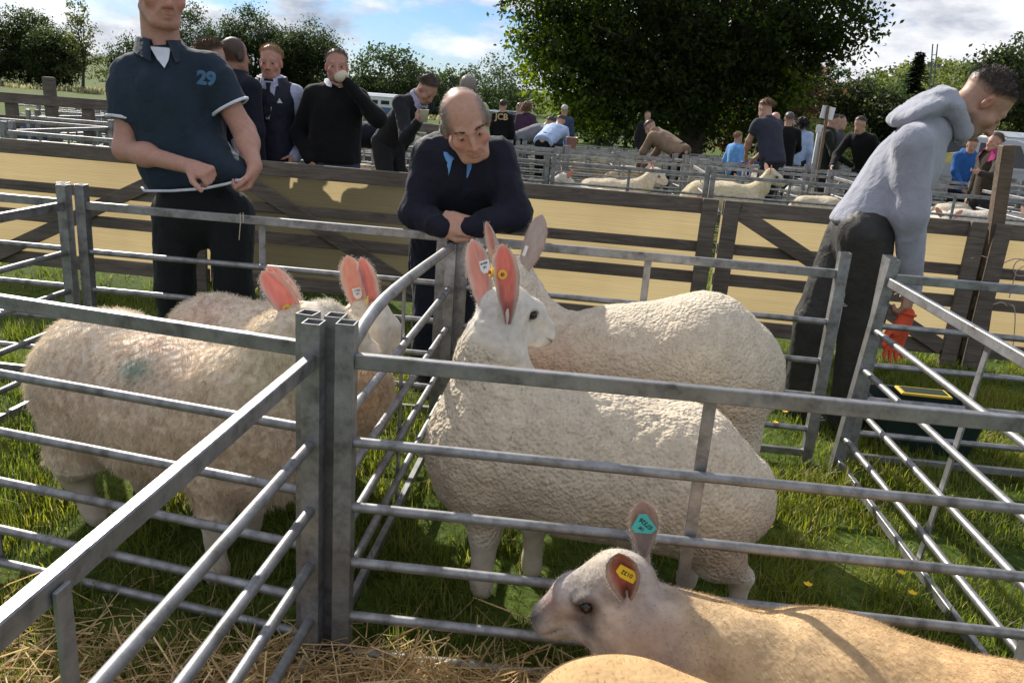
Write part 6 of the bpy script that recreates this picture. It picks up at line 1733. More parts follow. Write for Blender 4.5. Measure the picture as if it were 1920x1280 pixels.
# farther groups
def back_text(root, J, T):
    nn = -J['df']; X = J['r']; U = np.cross(nn, X)
    text_mesh('JCB', .15, cloth('faded_tan_print', (.45, .34, .18), .9), 'back_lettering', J['chest'] + nn * .16 + U * .10, np.stack([X, U, nn], 1), root, ext=.006, bold=.004)
who(944, 185, 15.8, 'dark haired man seen from behind in a black jacket with tan JCB lettering', BLK, CHAR, yaw=2, arms=('down', 'down'), hair=(.015, .012, .01), extra=back_text, hair_n=600)
who(975, 191, 19.0, 'dark haired person mostly hidden behind the long haired woman', cloth('plum_cloth', (.06, .03, .06), .9), CHAR, yaw=-30, hair=(.03, .02, .018), h=.03, hair_n=500)
who(989, 189, 18.4, 'woman with long light brown hair in a purple top, facing away', cloth('plum_cloth', (.06, .03, .06), .9), CHAR, yaw=20, hair=(.20, .12, .07), hair_len=.16, hair_n=1800, hair_w=.006, lift=.25, lay=(0, -.4, -1), h=.028)
who(1040, 222, 16.2, 'man in a grey T-shirt bending over a pen towards the right', GREYT, BLK, yaw=72, lean=1.25, arms=('reach', 'reach'), sleeve='short', hair=(.03, .025, .02), h=.026, hair_n=500, fatness=1.12)
who(1055, 221, 15.0, 'man in a pale blue shirt bending forward with his back to the viewer', LBLUE, BLK, yaw=25, lean=.85, arms=('reach', 'reach'), hair=(.03, .025, .02), h=.024, hair_n=500, fatness=1.15)
who(1060, 195, 19.5, 'white haired man in a blue jacket facing away behind the bending men', cloth('dusty_blue_jacket', (.04, .06, .11), .85), CHAR, yaw=15, hair=(.45, .44, .42), h=.028, hair_n=500)
who(1216, 207, 22.0, 'dim figure in dark clothes under the large tree', CHAR, CHAR, yaw=170, hair=(.02, .015, .012), h=.032, hair_n=300)
who(1212, 228, 13.6, 'person in a tan hooded top and dark cap bending over a pen', TANC, CHAR, yaw=-48, lean=.8, arms=('reach', 'reach'), h=.022, hood=True, fatness=1.15, hair=(.045, .035, .03), hair_fn=lambda L: np.clip((L[:, 2] - .03) / .01, 0, 1) * (np.linalg.norm(L, axis=1) < .2), hair_n=1500, hair_len=.008)
who(1431, 193, 11.6, 'brown haired man in a slate polo shirt bending away over a pen', SLATE, CHAR, yaw=-25, lean=.42, look=(-.3, .2), arms=('reach', 'reach'), sleeve='short', h=.020, fatness=1.15, hair=(.16, .09, .05), skin=(.42, .25, .19), hair_n=1300, hair_len=.04, hair_w=.003)
who(1389, 232, 13.4, 'fair haired child in a light blue top behind the slate polo man', cloth('sky_blue_cloth', (.12, .30, .60), .85), DNV, yaw=60, H=1.30, lean=.25, hair=(.22, .15, .09), h=.024, hair_n=700, hair_len=.03, hair_w=.003)
who(1457, 208, 15.5, 'bald man in a dark coat facing the viewer', CHAR, CHAR, yaw=160, h=.024, hair_fn=lambda L: L[:, 0] * 0, skin=(.50, .28, .22), hair_n=10)
who(1482, 208, 14.4, 'grey haired man in a black jacket with one arm on a hurdle, facing away', BLK, CHAR, yaw=10, arms=('down', 'rail'), hair=(.10, .09, .085), h=.022, hair_n=800, fatness=1.15)
who(1507, 217, 15.8, 'long dark haired woman in a light blue top', LBLUE, DNV, yaw=20, arms=('down', 'down'), hair=(.015, .012, .012), hair_len=.16, hair_n=1500, hair_w=.006, lift=.25, lay=(0, -.4, -1), h=.026)
who(1570, 211, 13.0, 'dark haired man in a dark green hooded top, looking to the right', DGREEN, CHAR, yaw=120, look=(-.2, .15), arms=('down', 'rail'), hair=(.015, .012, .01), h=.020, hair_n=900, fatness=1.12, hood=True)
who(1580, 214, 14.2, 'man in a grey jacket just behind the dark green hooded one', cloth('slate_grey_cloth', (.05, .052, .06), .9), CHAR, yaw=125, hair=(.02, .016, .012), h=.024, hair_n=500)
who(1612, 220, 12.4, 'man in a black jacket reaching to a hurdle, beside the hooded man\'s back', BLK, CHAR, yaw=-130, lean=.12, arms=('down', 'rail'), hair=(.015, .012, .01), h=.020, hair_n=800, fatness=1.1)
# children on the right
o, J = who(1832, 240, 11.3, 'boy in a bright blue hooded top sitting on the hurdles', BLUEH, DNV, yaw=188, H=1.42, lean=.15, look=(.1, .35), arms=('reach', 'reach'), h=.018, hood=True, skin=(.46, .27, .2), hair=(.06, .04, .03), hair_n=900, group=GP)
def girl(root, J, T):
    collar(root, J['neck'] + J['d'] * .015 + J['df'] * .01, np.stack([J['r'], J['df'], J['d']], 1), .078, .08, PINKC, gap=1.2, flare=.05, points=.06, name='coat_collar')
who(1868, 252, 9.6, 'girl with tied back brown hair in a brown coat with a magenta collar', BROWNC, CHAR, yaw=-105, H=1.45, arms=(((1.0 * 0 + at(1850, 330, 9.4).x, 9.3, at(1850, 330, 9.4).z), tuple(at(1838, 325, 9.25))), 'down'), h=.017, hh=.010, skin=(.48, .28, .21), hair=(.08, .05, .035), hair_n=1400, hair_len=.03, extra=girl, detail=True, lay=(0, -1, -.1), lift=.25)
o, J = who(1770, 252, 11.8, 'seated person in blue jeans holding an open booklet, half hidden by the hooded man', DNV, JEAN, yaw=120, H=1.5, lean=.12, arms=('cup', 'cup'), h=.022, hair=(.03, .022, .018), hair_n=600)
m = MB(); c = Vector((J['wrL'] + J['wrR']) / 2 + A3(.12, -.10, .02)); m.prism([c + Vector((-.09, 0, -.06)), c + Vector((0, .02, -.05)), c + Vector((.09, -.03, -.02)), c + Vector((.09, -.03, .10)), c + Vector((0, .02, .08)), c + Vector((-.09, 0, .07))], (0, .008, .004))
tag(m.build('booklet', simple('yellow_paper', (.55, .42, .08), (.65, .55, .2), 14, .7)), 'open yellow and white booklet held beside the hooded man\'s sleeve', 'booklet')

# ---- blue bucket with white lettering, pink bucket
def bucket(px, py, Y, col, label, lines=(), s=1.0):
    c = at(px, py, Y); m = MB(); m.lathe((0, 0, 0), [(0, 0), (.105 * s, 0), (.135 * s, .25 * s), (.141 * s, .25 * s), (.141 * s, .262 * s), (.130 * s, .262 * s), (.10 * s, .008), (0, .008)], 24)
    o = m.build('bucket', col); o.location = c - Vector((0, 0, .13 * s)); tag(o, label, 'bucket')
    m = MB(); m.tube([(.138 * s * math.cos(t), -.02 * s - .05 * s * math.sin(t), .255 * s - .10 * s * math.sin(t)) for t in np.linspace(0, math.pi, 14)], .004, 6); m.build('handle', STEEL, o)
    for i, (t, z) in enumerate(lines):
        rr = .119 + z * .11
        text_mesh(t, .105 * s, SHIRTW, 'lettering', A3(0, -rr * s - .004, z * s), np.stack([A3(1, 0, 0), A3(0, 0, 1), A3(0, -1, 0)], 1), o, ext=.004, bold=.002)
    return o
b1 = bucket(1404, 320, 12.9, simple('royal_blue_plastic', (.015, .03, .22), (.02, .04, .28), 8, .45), 'royal blue bucket with white lettering hooked on a hurdle among the far pens', (('WEE', .20), ('BUCK', .085)), 1.0)
b2 = bucket(1072, 268, 14.2, simple('pink_plastic', (.52, .27, .25), (.58, .32, .3), 8, .45), 'salmon pink bucket hooked on a hurdle beside the pale blue shirt man', (), .7)
# ------------------------------------------------------------------ trees
BARK = simple('bark', (.035, .028, .022), (.085, .07, .055), 9, .95, 0, .8, .02)
def leaf_mat(name, trans=.4):
    m = blade_mat(name, None, trans); b = m.node_tree.nodes['Principled BSDF']; b.inputs['Roughness'].default_value = .55; b.inputs['Specular IOR Level'].default_value = .25
    return m
LEAFM = leaf_mat('foliage', .55)
for n_ in LEAFM.node_tree.nodes:
    if n_.type == 'HUE_SAT': n_.inputs['Value'].default_value = 2.6
def crown_mesh(g, ells, n_cl, per, size, spread, c0, c1, shell=.55, sunlit_ells=()):
    """leaf-sized faces gathered in clumps through the crown"""
    vol = np.array([e[1][0] * e[1][1] * e[1][2] for e in ells]) ** .75; ei = g.choice(len(ells), n_cl, p=vol / vol.sum())
    d = g.normal(0, 1, (n_cl, 3)); d /= np.linalg.norm(d, axis=1)[:, None]
    rr = np.where(g.uniform(0, 1, n_cl) < shell, g.uniform(.78, 1.02, n_cl), g.uniform(.1, 1, n_cl) ** .5)
    cen = np.array([ells[i][0] for i in ei]); rad = np.array([ells[i][1] for i in ei])
    bumpy = .78 + .44 * fbm(d * 2.3 + cen * .13, 77)
    cl = cen + d * rad * (rr * bumpy)[:, None]
    sp = spread * g.uniform(.6, 1.3, n_cl)
    P = np.repeat(cl, per, 0) + g.normal(0, 1, (n_cl * per, 3)) * np.repeat(sp, per)[:, None] * A3(1, 1, .6)
    n = len(P)
    nrm = g.normal(0, 1, (n, 3)) + A3(0, 0, .6) + np.repeat(d, per, 0) * .5; nrm /= np.linalg.norm(nrm, axis=1)[:, None]
    a = np.cross(nrm, g.normal(0, 1, (n, 3))); a /= np.linalg.norm(a, axis=1)[:, None]; b = np.cross(nrm, a)
    L = size * g.uniform(.6, 1.3, n)[:, None]; w = L * .55
    V = np.stack([P - a * L * .5, P + b * w * .5 - a * L * .05, P + a * L * .5 - A3(0, 0, 1) * L * .12, P - b * w * .5 - a * L * .05], 1)
    t = np.repeat(g.uniform(0, 1, n_cl), per)[:, None] * .7 + g.uniform(0, 1, (n, 1)) * .3
    C = A3(*c0) * (1 - t) + A3(*c1) * t
    sunlit_m = np.repeat(np.isin(ei, list(sunlit_ells)), per)[:, None]; C = np.where(sunlit_m, C * A3(3.2, 2.7, 2.0), C)      # sunlight painted into the leaf colour of chosen clumps
    return V.reshape(-1, 3), np.arange(n * 4).reshape(-1, 4), np.repeat(C, 4, 0), cl
def tree(name, label, base, ells, n_cl, per, size, spread, c0=(.02, .036, .009), c1=(.055, .08, .017), trunk_r=.3, limbs=9, seed=1, group=None, shell=.55, cat='tree', fork=.35, sunlit_ells=()):
    g = np.random.default_rng(seed); base = A3(*base)
    o = empty(name, tuple(base), 0, label, cat, group)
    V, F, C, cl = crown_mesh(g, ells, n_cl, per, size, spread, c0, c1, shell, sunlit_ells)
    link('crown', npmesh('crown', V - base, F, cols=C, smooth=False), LEAFM, o)
    top = np.array([e[0] for e in ells]).mean(0); m = MB()
    fk = base + (top - base) * fork
    m.tube([tuple(q - base) for q in (base - A3(0, 0, .2), base + (fk - base) * .5 + g.normal(0, .03, 3) * trunk_r, fk, (fk + top) / 2 + g.normal(0, .3, 3) * trunk_r, top)], [trunk_r * 1.25, trunk_r * .95, trunk_r * .8, trunk_r * .5, trunk_r * .15], 10)
    for q in cl[g.choice(len(cl), min(limbs, len(cl)), replace=False)]:
        s = fk + (top - fk) * g.uniform(-.2, .7); mid = (s + q) / 2 + A3(0, 0, .12) * np.linalg.norm(q - s)
        m.tube([tuple(p - base) for p in (s, mid, q)], [trunk_r * .38, trunk_r * .22, trunk_r * .06], 6)
    m.build('trunk', BARK, o)
    return o
def pxe(px, py, Y, rx, ry, rz): p = at(px, py, Y); return (A3(p.x, Y, p.z), A3(rx, ry, rz))
# the large spreading tree
Y = 30
E_ = [pxe(1270, -130, Y, 6.6, 5.5, 5.2), pxe(1130, 30, Y - 1, 2.9, 3.2, 3.0), pxe(1290, 60, Y - .5, 4.2, 3.6, 2.9), pxe(1080, 120, Y - 1.5, 2.0, 2.4, 2.0), pxe(1190, 160, Y - 1.5, 2.6, 2.6, 1.7), pxe(1350, 165, Y, 3.0, 2.6, 1.8), pxe(1450, 30, Y, 2.6, 3.0, 2.2), pxe(1545, 25, Y - .5, 1.7, 1.6, 1.15), pxe(1600, 60, Y - .5, .9, .9, .6), pxe(1560, 95, Y - .8, .8, .8, .45), pxe(1030, 60, Y - 1.5, 1.2, 1.5, 1.6), pxe(1100, 205, Y - 2, 1.1, 1.2, .7), pxe(1490, 120, Y - 1, 1.0, 1.0, .9), pxe(1485, 160, Y - 2.5, .55, .5, .55), pxe(1500, 195, Y - 2.5, .45, .4, .55), pxe(1435, 120, Y, 1.4, 1.6, 1.3)]
b = at(1290, 240, Y); tree('sycamore_tree', 'huge dark spreading tree reaching out of the top of the picture', (b.x, Y, gz(0, Y)), E_, 3300, 26, .19, .30, (.008, .016, .004), (.034, .054, .008), .55, 40, 5, shell=.6, sunlit_ells=(3, 10, 11, 13, 14))
# hedge of dark growth below it
for i, (px, py, Yd, rx, rz) in enumerate(((1180, 205, 38, 2.6, 1.6), (1290, 190, 37, 3.0, 2.2), (1385, 195, 36, 2.6, 2.0), (1455, 190, 36, 1.8, 2.0), (1130, 200, 42, 2.0, 1.5))):
    p = at(px, py, Yd); z = gz(0, Yd); e = [(A3(p.x, Yd, max(p.z, z + rz * .6)), A3(rx, 1.8, rz))]
    red = i in (2, 3)  # reddish lens flare painted into the leaf colour of these two
    tree('shrub', ('dark shrub under the large tree, left of the tan hooded person', 'dark broad shrub under the middle of the large tree', 'dull shrub under the large tree, red lens flare put into its leaf colour', 'dull shrub behind the slate polo man, red flare put into its leaf colour', 'dark shrub at the left foot of the large tree')[i], (p.x, Yd, z), e, 170, 26, .2, .3, (.045, .022, .014) if red else (.02, .034, .012), (.08, .04, .022) if red else (.04, .06, .018), .1, 6, 30 + i, 'shrubs under the large tree', cat='shrub')
# the tree line on the left
LINE = [(-20, 95, 100, 7.0, 'broad dark tree at the left edge of the picture'), (45, 85, 102, 6.0, 'tall dark tree standing second from the left edge'), (98, 105, 98, 5.0, 'rounded dark tree left of the airy birch'), (250, 120, 104, 4.6, 'dark tree behind the polo shirt man\'s shoulder'), (362, 92, 106, 4.2, 'dark tree right of the polo shirt man\'s neck'), (425, 112, 104, 4.4, 'dark tree behind the thinning man'), (470, 98, 104, 5.0, 'dark tree behind the fair haired man'), (535, 120, 103, 4.8, 'dark tree between the gilet man and the drinking man'), (590, 118, 102, 5.2, 'dark bushy tree left of the drinking man\'s head')]
for i, (px, py, Yd, r, lab) in enumerate(LINE):
    p = at(px, py, Yd); z = gz(0, Yd); rz = (at(px, 2 * py - (172 + (px - 100) * .05), Yd).z - z) / 2; rz = max(p.z - z, 2.5)
    g = np.random.default_rng(i + 60); es = [(A3(p.x, Yd, z + rz * .95), A3(r * .62, r * .6, rz * .95))]
    for q in range(4): es.append((A3(p.x + g.uniform(-.5, .5) * r, Yd + g.uniform(-.4, .4) * r, z + rz * g.uniform(.5, 1.45)), A3(r * .38, r * .4, rz * .38)))
    tree('broadleaf_tree', lab, (p.x, Yd, z), es, 620, 24, .30, .46, (.012, .021, .007), (.036, .052, .014), .3, 10, 70 + i, 'trees along the far edge of the field')
p = at(152, 130, 96); z = gz(0, 96)
tree('birch_tree', 'airy upright birch with gaps in its crown, right of the dark trees', (p.x, 96, z), [(A3(p.x + q[0], 96, q[1] + z), A3(q[2], 1.3, q[3])) for q in ((0, 8.2, .9, 1.4), (.3, 6.6, 1.5, 1.2), (-.3, 5.0, 1.9, 1.1), (.5, 3.6, 1.8, .9), (2.2, 3.4, .9, .7), (2.5, 1.9, 1.0, .6), (-1.5, 2.2, 1.2, .6))], 130, 16, .34, .38, (.04, .055, .02), (.085, .1, .035), .17, 20, 90, fork=.6)
for i, (px, py, Yd, rx, rz, lab) in enumerate(((722, 152, 68, 2.7, 2.7, 'large round dark tree behind the white and blue trailer'), (788, 178, 100, 3.2, 3.4, 'small hazy tree right of the round tree'), (838, 172, 110, 2.6, 2.6, 'small tree behind the lad\'s head'), (905, 175, 140, 6, 4.6, 'hazy green trees left of the large tree, behind the man in black'), (945, 165, 150, 6, 6, 'hazy tall trees beside the left edge of the large tree'), (700, 195, 90, 4, 2.0, 'low bushes left of the round tree'))):
    p = at(px, py, Yd); z = gz(0, Yd); rz = max(rz, (p.z - z) * .5)
    es = [(A3(p.x, Yd, p.z), A3(rx, rx * .9, rz)), (A3(p.x + rx * .3, Yd, (p.z + z) / 2), A3(rx * .95, rx * .8, max((p.z - z) * .6, 1))), (A3(p.x - rx * .5, Yd, (p.z + z) / 2), A3(rx * .7, rx * .8, max((p.z - z) * .55, 1)))]
    tree('broadleaf_tree', lab, (p.x, Yd, z), es, 420 if i == 0 else 260, 20, .30 if i == 0 else .5, .4 if i == 0 else .7, (.014, .024, .009), (.036, .052, .018), .3, 8, 120 + i, 'trees in the middle distance')
# right hand side: dark trees, conifer, bushes
for i, (px, py, Yd, rx, rz, lab) in enumerate(((1560, 190, 48, 2.4, 1.8, 'dark tree behind the white sign'), (1500, 165, 50, 2.0, 2.6, 'dark tree left of the white sign, under the hanging branch'), (1625, 205, 46, 2.0, 1.4, 'dark tree right of the white sign'), (1690, 215, 44, 1.6, 1.0, 'dark tree behind the hooded man\'s back'), (1885, 165, 40, 1.6, 1.7, 'dark leafy tree at the right edge, above the girl'), (1935, 150, 42, 1.8, 2.0, 'dark leafy tree cut by the right edge of the picture'), (1800, 208, 60, 2.2, 1.1, 'pale green bush behind the hooded man\'s neck'))):
    p = at(px, py, Yd); z = gz(0, Yd)
    es = [(A3(p.x, Yd, p.z), A3(rx, rx * .9, rz)), (A3(p.x + rx * .3, Yd, (p.z + z) / 2), A3(rx * .95, rx * .8, max((p.z - z) * .6, .8))), (A3(p.x - rx * .4, Yd, p.z + rz * .4), A3(rx * .5, rx * .5, rz * .6))]
    tree('broadleaf_tree', lab, (p.x, Yd, z), es, 260, 22, .22, .32, (.010, .017, .006) if i < 6 else (.05, .075, .02), (.030, .042, .012) if i < 6 else (.1, .13, .035), .22, 8, 150 + i, 'trees behind the far pens on the right')
for i, (px, py, Yd, r) in enumerate(((1535, 240, 24, .8), (1515, 248, 23, .55), (1590, 250, 26, .8))):
    p = at(px, py, Yd); z = gz(0, Yd); hz = max(p.z - z, .5)
    tree('shrub', ('pale green bush behind the small white notice', 'low pale bush left of the small white notice', 'pale green bush behind the dark green hooded man')[i], (p.x, Yd, z), [(A3(p.x, Yd, z + hz * .55), A3(r, r, hz * .6))], 110, 22, .1, .16, (.08, .10, .03), (.17, .19, .06), .05, 5, 170 + i, 'pale bushes behind the signs', cat='shrub')
def conifer(px, pytop, pybase, Yd, label):
    t, b0 = at(px, pytop, Yd), at(px, pybase, Yd); z = gz(0, Yd); H_ = t.z - z; g = np.random.default_rng(4)
    o = empty('conifer_tree', (t.x, Yd, z), 0, label, 'tree'); Vs, Cs = [], []
    m = MB(); m.tube([(0, 0, 0), (0, 0, H_ * .5), (0, 0, H_)], [.22, .12, .02], 8); m.build('trunk', BARK, o)
    for k in range(46):
        zz = H_ * (.12 + .88 * (k / 46) ** .9); rad = (H_ - zz) * .40 + .15
        for q in range(9):
            a = g.uniform(0, 6.28); d = A3(math.cos(a), math.sin(a), 0); L = rad * g.uniform(.65, 1.1)
            for s in range(9):
                tt = (s + 1) / 9; p = A3(0, 0, zz) + d * L * tt + A3(0, 0, -.28 * L * tt + .12 * L * tt * tt); sd_ = np.cross(d, A3(0, 0, 1)); w = (.34 * (1 - tt) + .10)
                Vs += [p - d * .16 - sd_ * w * .2, p + sd_ * w - d * .05 + g.normal(0, .03, 3), p + d * .2 - A3(0, 0, .1), p - sd_ * w - d * .05 + g.normal(0, .03, 3)]; c = A3(.016, .03, .014) + g.uniform(0, 1) * A3(.02, .03, .012); Cs += [c] * 4
    link('crown', npmesh('crown', np.array(Vs), np.arange(len(Vs)).reshape(-1, 4), cols=np.array(Cs), smooth=False), LEAFM, o)
conifer(1727, 95, 230, 62, 'dark pointed conifer standing left of the mast')
# wooded hillside on the right
def hillside():
    g = np.random.default_rng(9)
    xs = np.linspace(40, 420, 70); yl = np.linspace(120, 420, 40)
    def hz(x, y):
        t = np.clip((y - 125) / 190, 0, 1); t = t * t * (3 - 2 * t); e = np.clip((x - 60 - (y - 125) * .12) / 60, 0, 1); e = e * e * (3 - 2 * e)
        return -3.2 + 23.5 * t * e * (.94 + .1 * np.sin(x * .03) + .04 * np.sin(x * .11)) 
    V = np.array([(x, y, hz(x, y)) for y in yl for x in xs]); n = len(xs)
    F = np.array([(j * n + i, j * n + i + 1, (j + 1) * n + i + 1, (j + 1) * n + i) for j in range(len(yl) - 1) for i in range(n - 1)])
    tag(link('hill', npmesh('hill', V, F), TURF), kind='structure')
    n_cl = 2600; x = g.uniform(45, 400, n_cl); y = g.uniform(135, 330, n_cl); k = np.abs(x) < .72 * y + 8; x, y = x[k], y[k]; n_cl = len(x)
    r = g.uniform(1.6, 3.6, n_cl); z = hz(x, y) + r * .8; per = 34
    d = g.normal(0, 1, (n_cl * per, 3)); d /= np.linalg.norm(d, axis=1)[:, None]; P = np.repeat(np.c_[x, y, z], per, 0) + d * np.repeat(r, per)[:, None] * A3(1, 1, .9) * g.uniform(.6, 1.05, (n_cl * per, 1))
    nn = d + g.normal(0, .5, d.shape); nn /= np.linalg.norm(nn, axis=1)[:, None]; a = np.cross(nn, g.normal(0, 1, d.shape)); a /= np.linalg.norm(a, axis=1)[:, None]; b = np.cross(nn, a); L = g.uniform(.7, 1.5, (len(P), 1))
    V = np.stack([P - a * L * .5, P + b * L * .4, P + a * L * .5, P - b * L * .4], 1).reshape(-1, 3)
    t = np.repeat(g.uniform(0, 1, n_cl), per)[:, None]; C = A3(.035, .05, .016) * (1 - t) + A3(.10, .115, .035) * t
    tag(link('hillside_wood', npmesh('hillside_wood', V, np.arange(len(V)).reshape(-1, 4), cols=np.repeat(C, 4, 0), smooth=False), LEAFM), 'mixed green woodland covering the hillside at the right', 'woodland', kind='stuff')
hillside()
def ridge(name, pts, Y, col, base=-4, depth=500):
    """far hill drawn as a real ridge with a long back slope"""
    V, F = [], []; n = 90
    P = [at(px, py, Y) for px, py in pts]; X = np.linspace(P[0].x, P[-1].x, n); Z = np.interp(X, [q.x for q in P], [q.z for q in P])
    Z = Z + (fbm(np.c_[X * .012, X * 0, X * 0], 3) - .5) * (Z.max() - base) * .10
    rows = [(-depth, 0), (-depth * .6, .35), (-depth * .25, .78), (0, 1), (depth * .5, .8), (depth, 0)]
    for dy, fr in rows:
        for x, z in zip(X, Z): V.append((x, Y + dy, base + (z - base) * fr + (0 if fr in (0, 1) else (vnoise(A3(x * .02, dy * .02, 1)[None], 2)[0] - .5) * (z - base) * .15)))
    for j in range(len(rows) - 1):
        for i in range(n - 1): F.append((j * n + i, j * n + i + 1, (j + 1) * n + i + 1, (j + 1) * n + i))
    m = simple(name + '_far_slope', tuple(np.array(col) * .75), tuple(np.array(col) * 1.2), .008, .95, 0, 0)
    tag(link(name, npmesh(name, V, np.array(F)), m), kind='structure')
ridge('hill', [(60, 150), (150, 128), (190, 112), (225, 103), (260, 108), (330, 125), (420, 150), (520, 160)], 1700, (.085, .12, .15))  # bluish distance haze painted into the hill colour
ridge('hill', [(680, 190), (740, 150), (775, 138), (820, 152), (880, 172), (960, 176), (1050, 185)], 1500, (.085, .12, .15))  # same haze blue put into this ridge's colour
ridge('hill', [(-200, 118), (0, 118), (150, 130), (300, 150), (600, 160), (800, 172), (1000, 178), (1200, 190)], 900, (.05, .075, .045), depth=250)

# ------------------------------------------------------------------ signs, mast, vehicles
WHITEP = simple('white_painted_board', (.62, .63, .66), (.74, .75, .77), 6, .5)
def sign():
    Y = 11.2; a, b = at(1543, 285, Y), at(1553, 198, Y); c1, c2, c3 = at(1541, 200, Y), at(1566, 200, Y), at(1541, 224, Y); z0 = gz(0, Y)
    o = empty('notice_sign', (a.x, Y, z0), 0, 'white rectangular notice nailed to a leaning wooden stake', 'sign')
    m = MB(); m.beam((0, 0, 0), (b.x - a.x, 0, b.z - z0), .035, .03, .003, up=(0, 1, 0)); m.build('stake', POSTWOOD, o)
    w, h = c2.x - c1.x, c1.z - c3.z; cc = (at(1553, 212, Y) - Vector((a.x, Y, z0))); rot = Matrix.Rotation(-.07, 3, 'Y') @ Matrix.Rotation(.0, 3, 'X')
    m = MB(); m.bbox((cc.x, .024, cc.z), (w / 2, .005, h / 2), .002, Matrix.Rotation(.11, 3, 'Y')); m.build('board', WHITEP, o)
    Y = 14.5; a, t = at(1531, 275, Y), at(1536, 234, Y); z0 = gz(0, Y)
    o = empty('notice_sign', (a.x, Y, z0), 0, 'small white notice on a white post, lower left of the larger notice', 'sign')
    m = MB(); m.box((0, 0, (t.z - z0) / 2), (.03, .02, (t.z - z0) / 2)); m.build('post', WHITEP, o)
    cc = at(1537, 242, Y) - Vector((a.x, Y, z0)); m = MB(); m.bbox((cc.x, -.028, cc.z), (.07, .007, .06), .002); m.build('board', WHITEP, o)
sign()
def mast():
    Y = 150; z0 = 4.0; o = None
    MM = simple('grey_mast_steel', (.10, .11, .12), (.14, .15, .16), 3, .6, .4)
    a = at(1749, 150, Y); o = empty('radio_mast', (a.x, Y, z0), 0, 'thin twin pole radio mast with small dishes on the wooded hill', 'mast')
    t1, t2 = at(1749, 83, Y) - Vector((a.x, Y, z0)), at(1758, 83, Y) - Vector((a.x, Y, z0)); k1, k2 = at(1744, 150, Y) - Vector((a.x, Y, z0)), at(1751, 150, Y) - Vector((a.x, Y, z0))
    for t, k in ((t1, k1), (t2, k2)):
        d = (t - k) / (t.z - k.z); m = MB(); m.tube([tuple(k - d * k.z), tuple(t)], [.13, .11], 8); m.build('pole', MM, o)
    for f in (.2, .45, .7): 
        m = MB(); m.tube([tuple(k1 + (t1 - k1) * f), tuple(k2 + (t2 - k2) * f)], .06, 6); m.build('crossbar', MM, o)
    for s, p in ((-1, k1 + (t1 - k1) * .42), (1, k2 + (t2 - k2) * .40)):
        m = MB(); c = p + Vector((s * .45, -.2, 0)); m.tube([c + Vector((0, .15, 0)), c + Vector((0, 0, 0)), c + Vector((0, -.12, 0))], [.12, .35, .38], 12); m.build('dish', MM, o)
mast()
GLASSD = gloss('dark_window_glass', (.015, .02, .025), .08); TYRE = gloss('tyre_rubber', (.012, .012, .012), .8); HUB = gloss('alloy', (.3, .3, .32), .35, Metallic=.8)
LAMPR = gloss('red_lamp', (.30, .02, .015), .2); LAMPW = gloss('clear_lamp', (.6, .62, .64), .1)
def car(px, py, Y, yaw, paint, label, prof='suv', L=4.3, W_=1.78, H_=1.65):
    c = at(px, py, Y); z = gz(c.x, Y)
    o = empty('parked_car', (c.x, Y, z), yaw, label, 'car')
    side = [(-.5, .28), (-.5, .55), (-.485, .60), (-.40, .63), (-.32, .96), (-.27, 1.0), (.18, 1.0), (.30, .64), (.46, .56), (.50, .48), (.50, .26), (.44, .2), (-.46, .2)]
    def loop(w, ins): return [(x * L, w * (1 - ins * max(0, (zz - .6) / .4)), zz * H_) for x, zz in side]
    m = MB(); n = len(side); a = loop(-W_ / 2, .22); b = loop(W_ / 2, .22); m.add(a + b, [tuple(range(n)), tuple(range(2 * n - 1, n - 1, -1))] + [(i, n + i, n + (i + 1) % n, (i + 1) % n) for i in range(n)])
    m.build('body', paint, o)
    for s in (-1, 1):
        for x0, x1, x2, x3 in ((-.355, -.29, -.10, -.10), (-.08, -.08, .15, .245)):
            m = MB(); y = lambda zz: s * (W_ / 2 * (1 - .22 * (zz - .6) / .4) + .004)
            m.prism([(x0 * L, y(.66), .66 * H_), (x3 * L, y(.66), .66 * H_), (x2 * L, y(.94), .94 * H_), (x1 * L, y(.94), .94 * H_)], (0, s * .006, 0)); m.build('side_window', GLASSD, o)
    for x0, x1, nm in ((.292, .19, 'windscreen'), (-.395, -.328, 'rear_window')):
        m = MB(); q = .012 if x0 > 0 else -.012; m.prism([(x0 * L + q, -W_ * .40, .665 * H_), (x0 * L + q, W_ * .40, .665 * H_), (x1 * L + q, W_ * .35, .955 * H_), (x1 * L + q, -W_ * .35, .955 * H_)], (q * .5, 0, 0)); m.build(nm, GLASSD, o)
    for x in (-.30, .31):
        for s in (-1, 1):
            m = MB(); m.tube([(x * L, s * (W_ / 2 - .2), .33), (x * L, s * (W_ / 2 + .012), .33)], .33, 20); w = m.build('wheel', TYRE, o)
            m = MB(); m.tube([(x * L, s * (W_ / 2 + .012), .33), (x * L, s * (W_ / 2 + .022), .33)], .2, 14); m.build('rim', HUB, w)
    for s in (-1, 1):
        m = MB(); m.bbox((-.5 * L - .006, s * W_ * .42, .52 * H_), (.012, .07, .10), .005); m.build('tail_light', LAMPR, o)
        m = MB(); m.bbox((.495 * L, s * W_ * .38, .50 * H_), (.02, .14, .06), .01); m.build('headlight', LAMPW, o)
    m = MB(); m.bbox((-.5 * L - .006, 0, .40 * H_), (.008, .26, .055), .003); m.build('number_plate', gloss('plate', (.6, .5, .1), .5), o)
    return o
DARKP = gloss('dark_grey_paint', (.018, .02, .025), .2, **{'Coat Weight': .6}); SILV = gloss('silver_paint', (.35, .36, .38), .25, **{'Coat Weight': .6}); GRNP = gloss('green_paint', (.03, .08, .06), .25, **{'Coat Weight': .6})
car(1092, 238, 62, R(72), DARKP, 'dark grey estate car parked under the large tree', H_=1.5)
car(958, 238, 48, R(40), GRNP, 'green car parked behind the man with lettering on his back', H_=1.5)
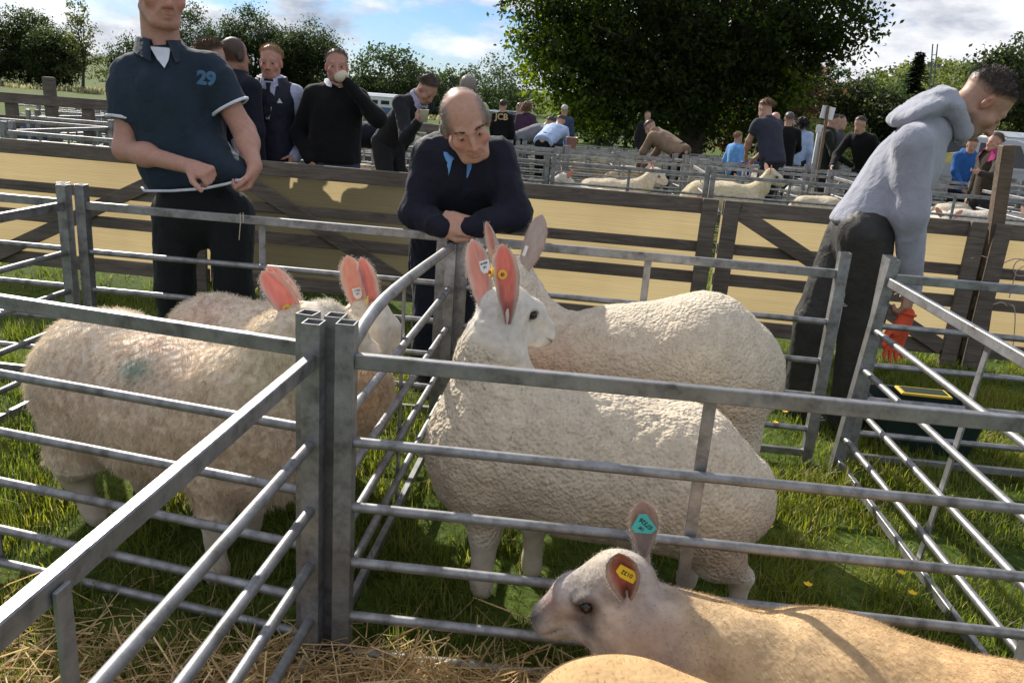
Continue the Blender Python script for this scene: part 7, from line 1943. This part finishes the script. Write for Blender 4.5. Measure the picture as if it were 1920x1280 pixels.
car(1800, 285, 21, R(150), SILV, 'silver off-roader parked behind the boy in blue', H_=1.75)
def trailer(px, py, Y, yaw, L, H_, label, stripe=None, W_=1.9):
    c = at(px, py, Y); z = gz(c.x, Y); o = empty('livestock_trailer', (c.x, Y, z), yaw, label, 'trailer')
    m = MB(); m.bbox((0, 0, .45 + (H_ - .45) / 2), (L / 2, W_ / 2, (H_ - .45) / 2), .05); m.build('body', WHITEP, o)
    m = MB()
    m.prism([(-L / 2, -W_ / 2 - .01, H_ + .002), (-L / 2, -W_ / 2 + .25, H_ + .14), (-L / 2, W_ / 2 - .25, H_ + .14), (-L / 2, W_ / 2 + .01, H_ + .002)], (L, 0, 0)); m.build('roof', simple('pale_roof', (.5, .54, .58), (.6, .64, .68), 4, .4), o)
    nb = max(4, int(L / .55))
    for i in range(nb):
        x = -L / 2 + (i + .5) * L / nb; m = MB(); m.bbox((x, -W_ / 2 - .006, H_ * .84), (L / nb * .36, .008, H_ * .055), .003); m.build('vent', GLASSD, o)
    if stripe: m = MB(); m.bbox((0, -W_ / 2 - .004, H_ * .60), (L / 2 - .05, .006, H_ * .10), .002); m.build('stripe', stripe, o)
    for x in (-.45, .45):
        for s in (-1, 1):
            m = MB(); m.tube([(x, s * (W_ / 2 - .18), .33), (x, s * (W_ / 2 + .02), .33)], .33, 16); m.build('wheel', TYRE, o)
    m = MB(); m.tube([(L / 2, 0, .5), (L / 2 + .9, 0, .45)], .05, 8); m.build('drawbar', STEEL, o)
    m = MB(); m.tube([(L / 2 + .75, 0, 0), (L / 2 + .75, 0, .7)], .03, 8); m.build('jockey_leg', STEEL, o)
    return o
trailer(725, 205, 46, R(4), 4.2, 1.75, 'white and blue livestock trailer below the round tree', simple('blue_stripe', (.06, .12, .24), (.08, .15, .28), 5, .4))
trailer(1125, 240, 50, R(8), 3.6, 1.6, 'white trailer half hidden by the large tree\'s leaves')
trailer(1912, 282, 27, R(10), 2.6, 1.9, 'white trailer behind the girl in the brown coat')
# blue drum in the field on the left
m = MB(); m.lathe((0, 0, 0), [(0, 0), (.27, 0), (.28, .03), (.28, .3), (.29, .31), (.28, .32), (.28, .6), (.29, .61), (.28, .62), (.28, .84), (.26, .88), (0, .88)], 24)
c = at(77, 232, 13); o = m.build('drum', simple('blue_plastic_drum', (.02, .06, .2), (.03, .08, .25), 5, .5)); o.location = (c.x, 13, gz(0, 13)); o.scale = (1, 1, .75); tag(o, 'blue plastic drum behind the fence at far left', 'drum')
